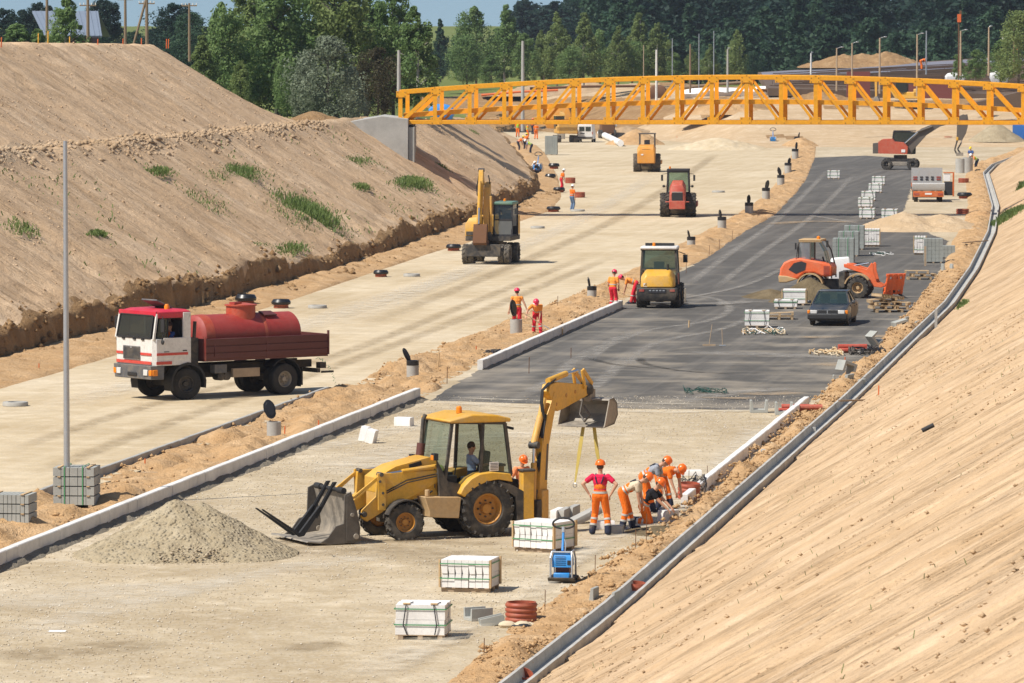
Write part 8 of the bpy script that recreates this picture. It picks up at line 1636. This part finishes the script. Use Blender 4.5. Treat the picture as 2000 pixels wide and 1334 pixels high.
man(1096, 374, 20, 'worker all in orange with white helmet leaning forward on the far verge', trousers='red', shirt='orange', vest='orange', helmet='white', vox=.02, lean=18, hands=((.3, .2, .85), (.25, -.2, .8)), feet=((.15, .13), (-.15, -.13)))
FAR = [(1011, 268, -80, 0, 'yellow', 'lime', 'orange', 'orange', 'worker in yellow helmet, farthest left of the group by the bank end'), (1014, 297, 10, 50, 'yellow', 'orange', 'navy', 'orange', 'stooping worker in orange with yellow helmet, left of the group by the bank end'), (1026, 294, 60, 35, 'yellow', 'orange', 'navy', 'orange', 'leaning worker in orange vest in the middle of the group by the bank end'), (1036, 303, 170, 62, 'white', 'lime', 'navy', 'paleblue', 'bent worker with white helmet and lime vest by the pavers'), (1030, 272, 0, 5, 'orange', 'lime', 'orange', 'orange', 'upright worker in orange helmet and lime vest behind the group'), (1047, 272, 90, 4, 'white', 'orange', 'orange', 'orange', 'upright worker in orange seen from behind, right of the group'), (1040, 262, 45, 4, 'orange', 'orange', 'navy', 'orange', 'farthest upright worker in orange behind the group')]
for px, py, psi, ln, hm_, vs, tr_, sh_, lab in FAR:
    man(px, py, psi, lab, trousers=tr_, shirt=sh_, vest=vs, helmet=hm_, lean=ln, px=-.12 if ln > 30 else 0, hands=((.4, .14, .5), (.4, -.14, .5)) if ln > 30 else ((.1, .25, .85), (.15, -.25, .9)), vox=.028, sc=1.08)
man(1052, 345, 150, 'worker in black clothes and white cap crouching beside the blue plate on the far verge', trousers='navy', shirt='black', helmet='white', lean=40, pz=.5, px=-.1, hands=((.4, .2, .4), (.4, -.2, .4)), feet=((.05, .14), (-.1, -.14)), vox=.028, sc=1.1)
man(1906, 334, 200, 'worker in lime vest stooping at the concrete ring on the far right', trousers='navy', shirt='salmon', vest='lime', helmet='white', lean=60, px=-.12, hands=((.4, .2, .5), (.4, -.2, .5)), vox=.028, sc=1.05)
man(1897, 326, 240, 'worker in blue shirt and yellow helmet behind the concrete ring', trousers='navy', shirt='blue', helmet='yellow', lean=15, vox=.028, hands=((.3, .2, .9), (.3, -.2, .9)), sc=1.05)
# the ring in the grab and the one standing
for px, py, h, lab in ((1876, 338, 1.25, 'pale concrete ring hanging in the red excavator\'s grab'), (1890, 338, 1.35, 'concrete shaft ring standing beside the stooping worker')):
    m = MB(); m.lathe([(.45, 0), (.45, h), (.38, h), (.38, .02)], (0, 0, 0), (0, 0, 1), M['concrete'], 26); o = m.build('concrete_ring'); put(o, px, py); tag(o, lab, 'concrete ring')
for i, (px, py, Y, ln, lab) in enumerate(((1872, 144, 612, 0, 'worker in orange standing at the lifting mast on the deck'), (1800, 136, 640, 70, 'worker in orange stooping over the reinforcement'), (1957, 124, 650, 60, 'worker in orange bent low near the right edge of the deck'), (1984, 122, 648, 60, 'worker in lime vest bent low at the right edge of the deck'), (1556, 0, 0, 0, None))):
    if lab: person(D(px, py, Y), 20 * i, lab, lean=ln, px=-.12 if ln else 0, hands=((.4, .2, .5), (.4, -.2, .5)) if ln else ((.05, .3, .85), (.05, -.3, .85)), vest='lime' if i == 3 else 'orange', shirt='orange', trousers='navy' if i == 3 else 'orange', helmet='orange', vox=.03, sc=1.15, group='workers on the deck')
# drivers sit in their cabs
def driver(v, x, y, zs, label, turn=0, **kw):
    c, n = math.cos(v.a), math.sin(v.a); p = (v.loc[0] + c * x - n * y, v.loc[1] + n * x + c * y, zs - .52)
    return person(p, math.degrees(v.a) + turn, label, pz=.60, lean=kw.pop('lean', -4), hands=kw.pop('hands', ((.42, .16, .88), (.42, -.16, .88))), feet=((.62, .12), (.62, -.12)), kpole=(.5, 0, 1), epole=((-.2, .6, -1), (-.2, -.6, -1)), vox=.016, group='drivers in their cabs', **kw)
driver(BHV, -.02, 0, 1.38, 'backhoe driver in pale blue shirt turned to the rear arm', turn=170, shirt='paleblue', trousers='navy', helmet='hair', head=12)
driver(TKV, 4.35, .60, 1.70, 'truck driver in blue shirt and orange vest at the side window', shirt='blue', vest='orange', trousers='navy', helmet='hair')
flush()

# ------------------------------------------------------------------ the air between
hz_ = MB(); hz_.box((0, 590, 29.0), (900, 1300, 62), M['white']); hm_ = bpy.data.materials.new('haze_air'); hm_.use_nodes = True; n_ = hm_.node_tree.nodes; n_.remove(n_['Principled BSDF'])
pv_ = n_.new('ShaderNodeVolumePrincipled'); pv_.inputs['Density'].default_value = 0.00008; pv_.inputs['Color'].default_value = (.80, .88, 1.0, 1); pv_.inputs['Anisotropy'].default_value = 0.2
hm_.node_tree.links.new(pv_.outputs[0], n_['Material Output'].inputs['Volume']); hz_.mats = [hm_]; ho = hz_.build('haze', smooth=0); tag(ho, kind='stuff')
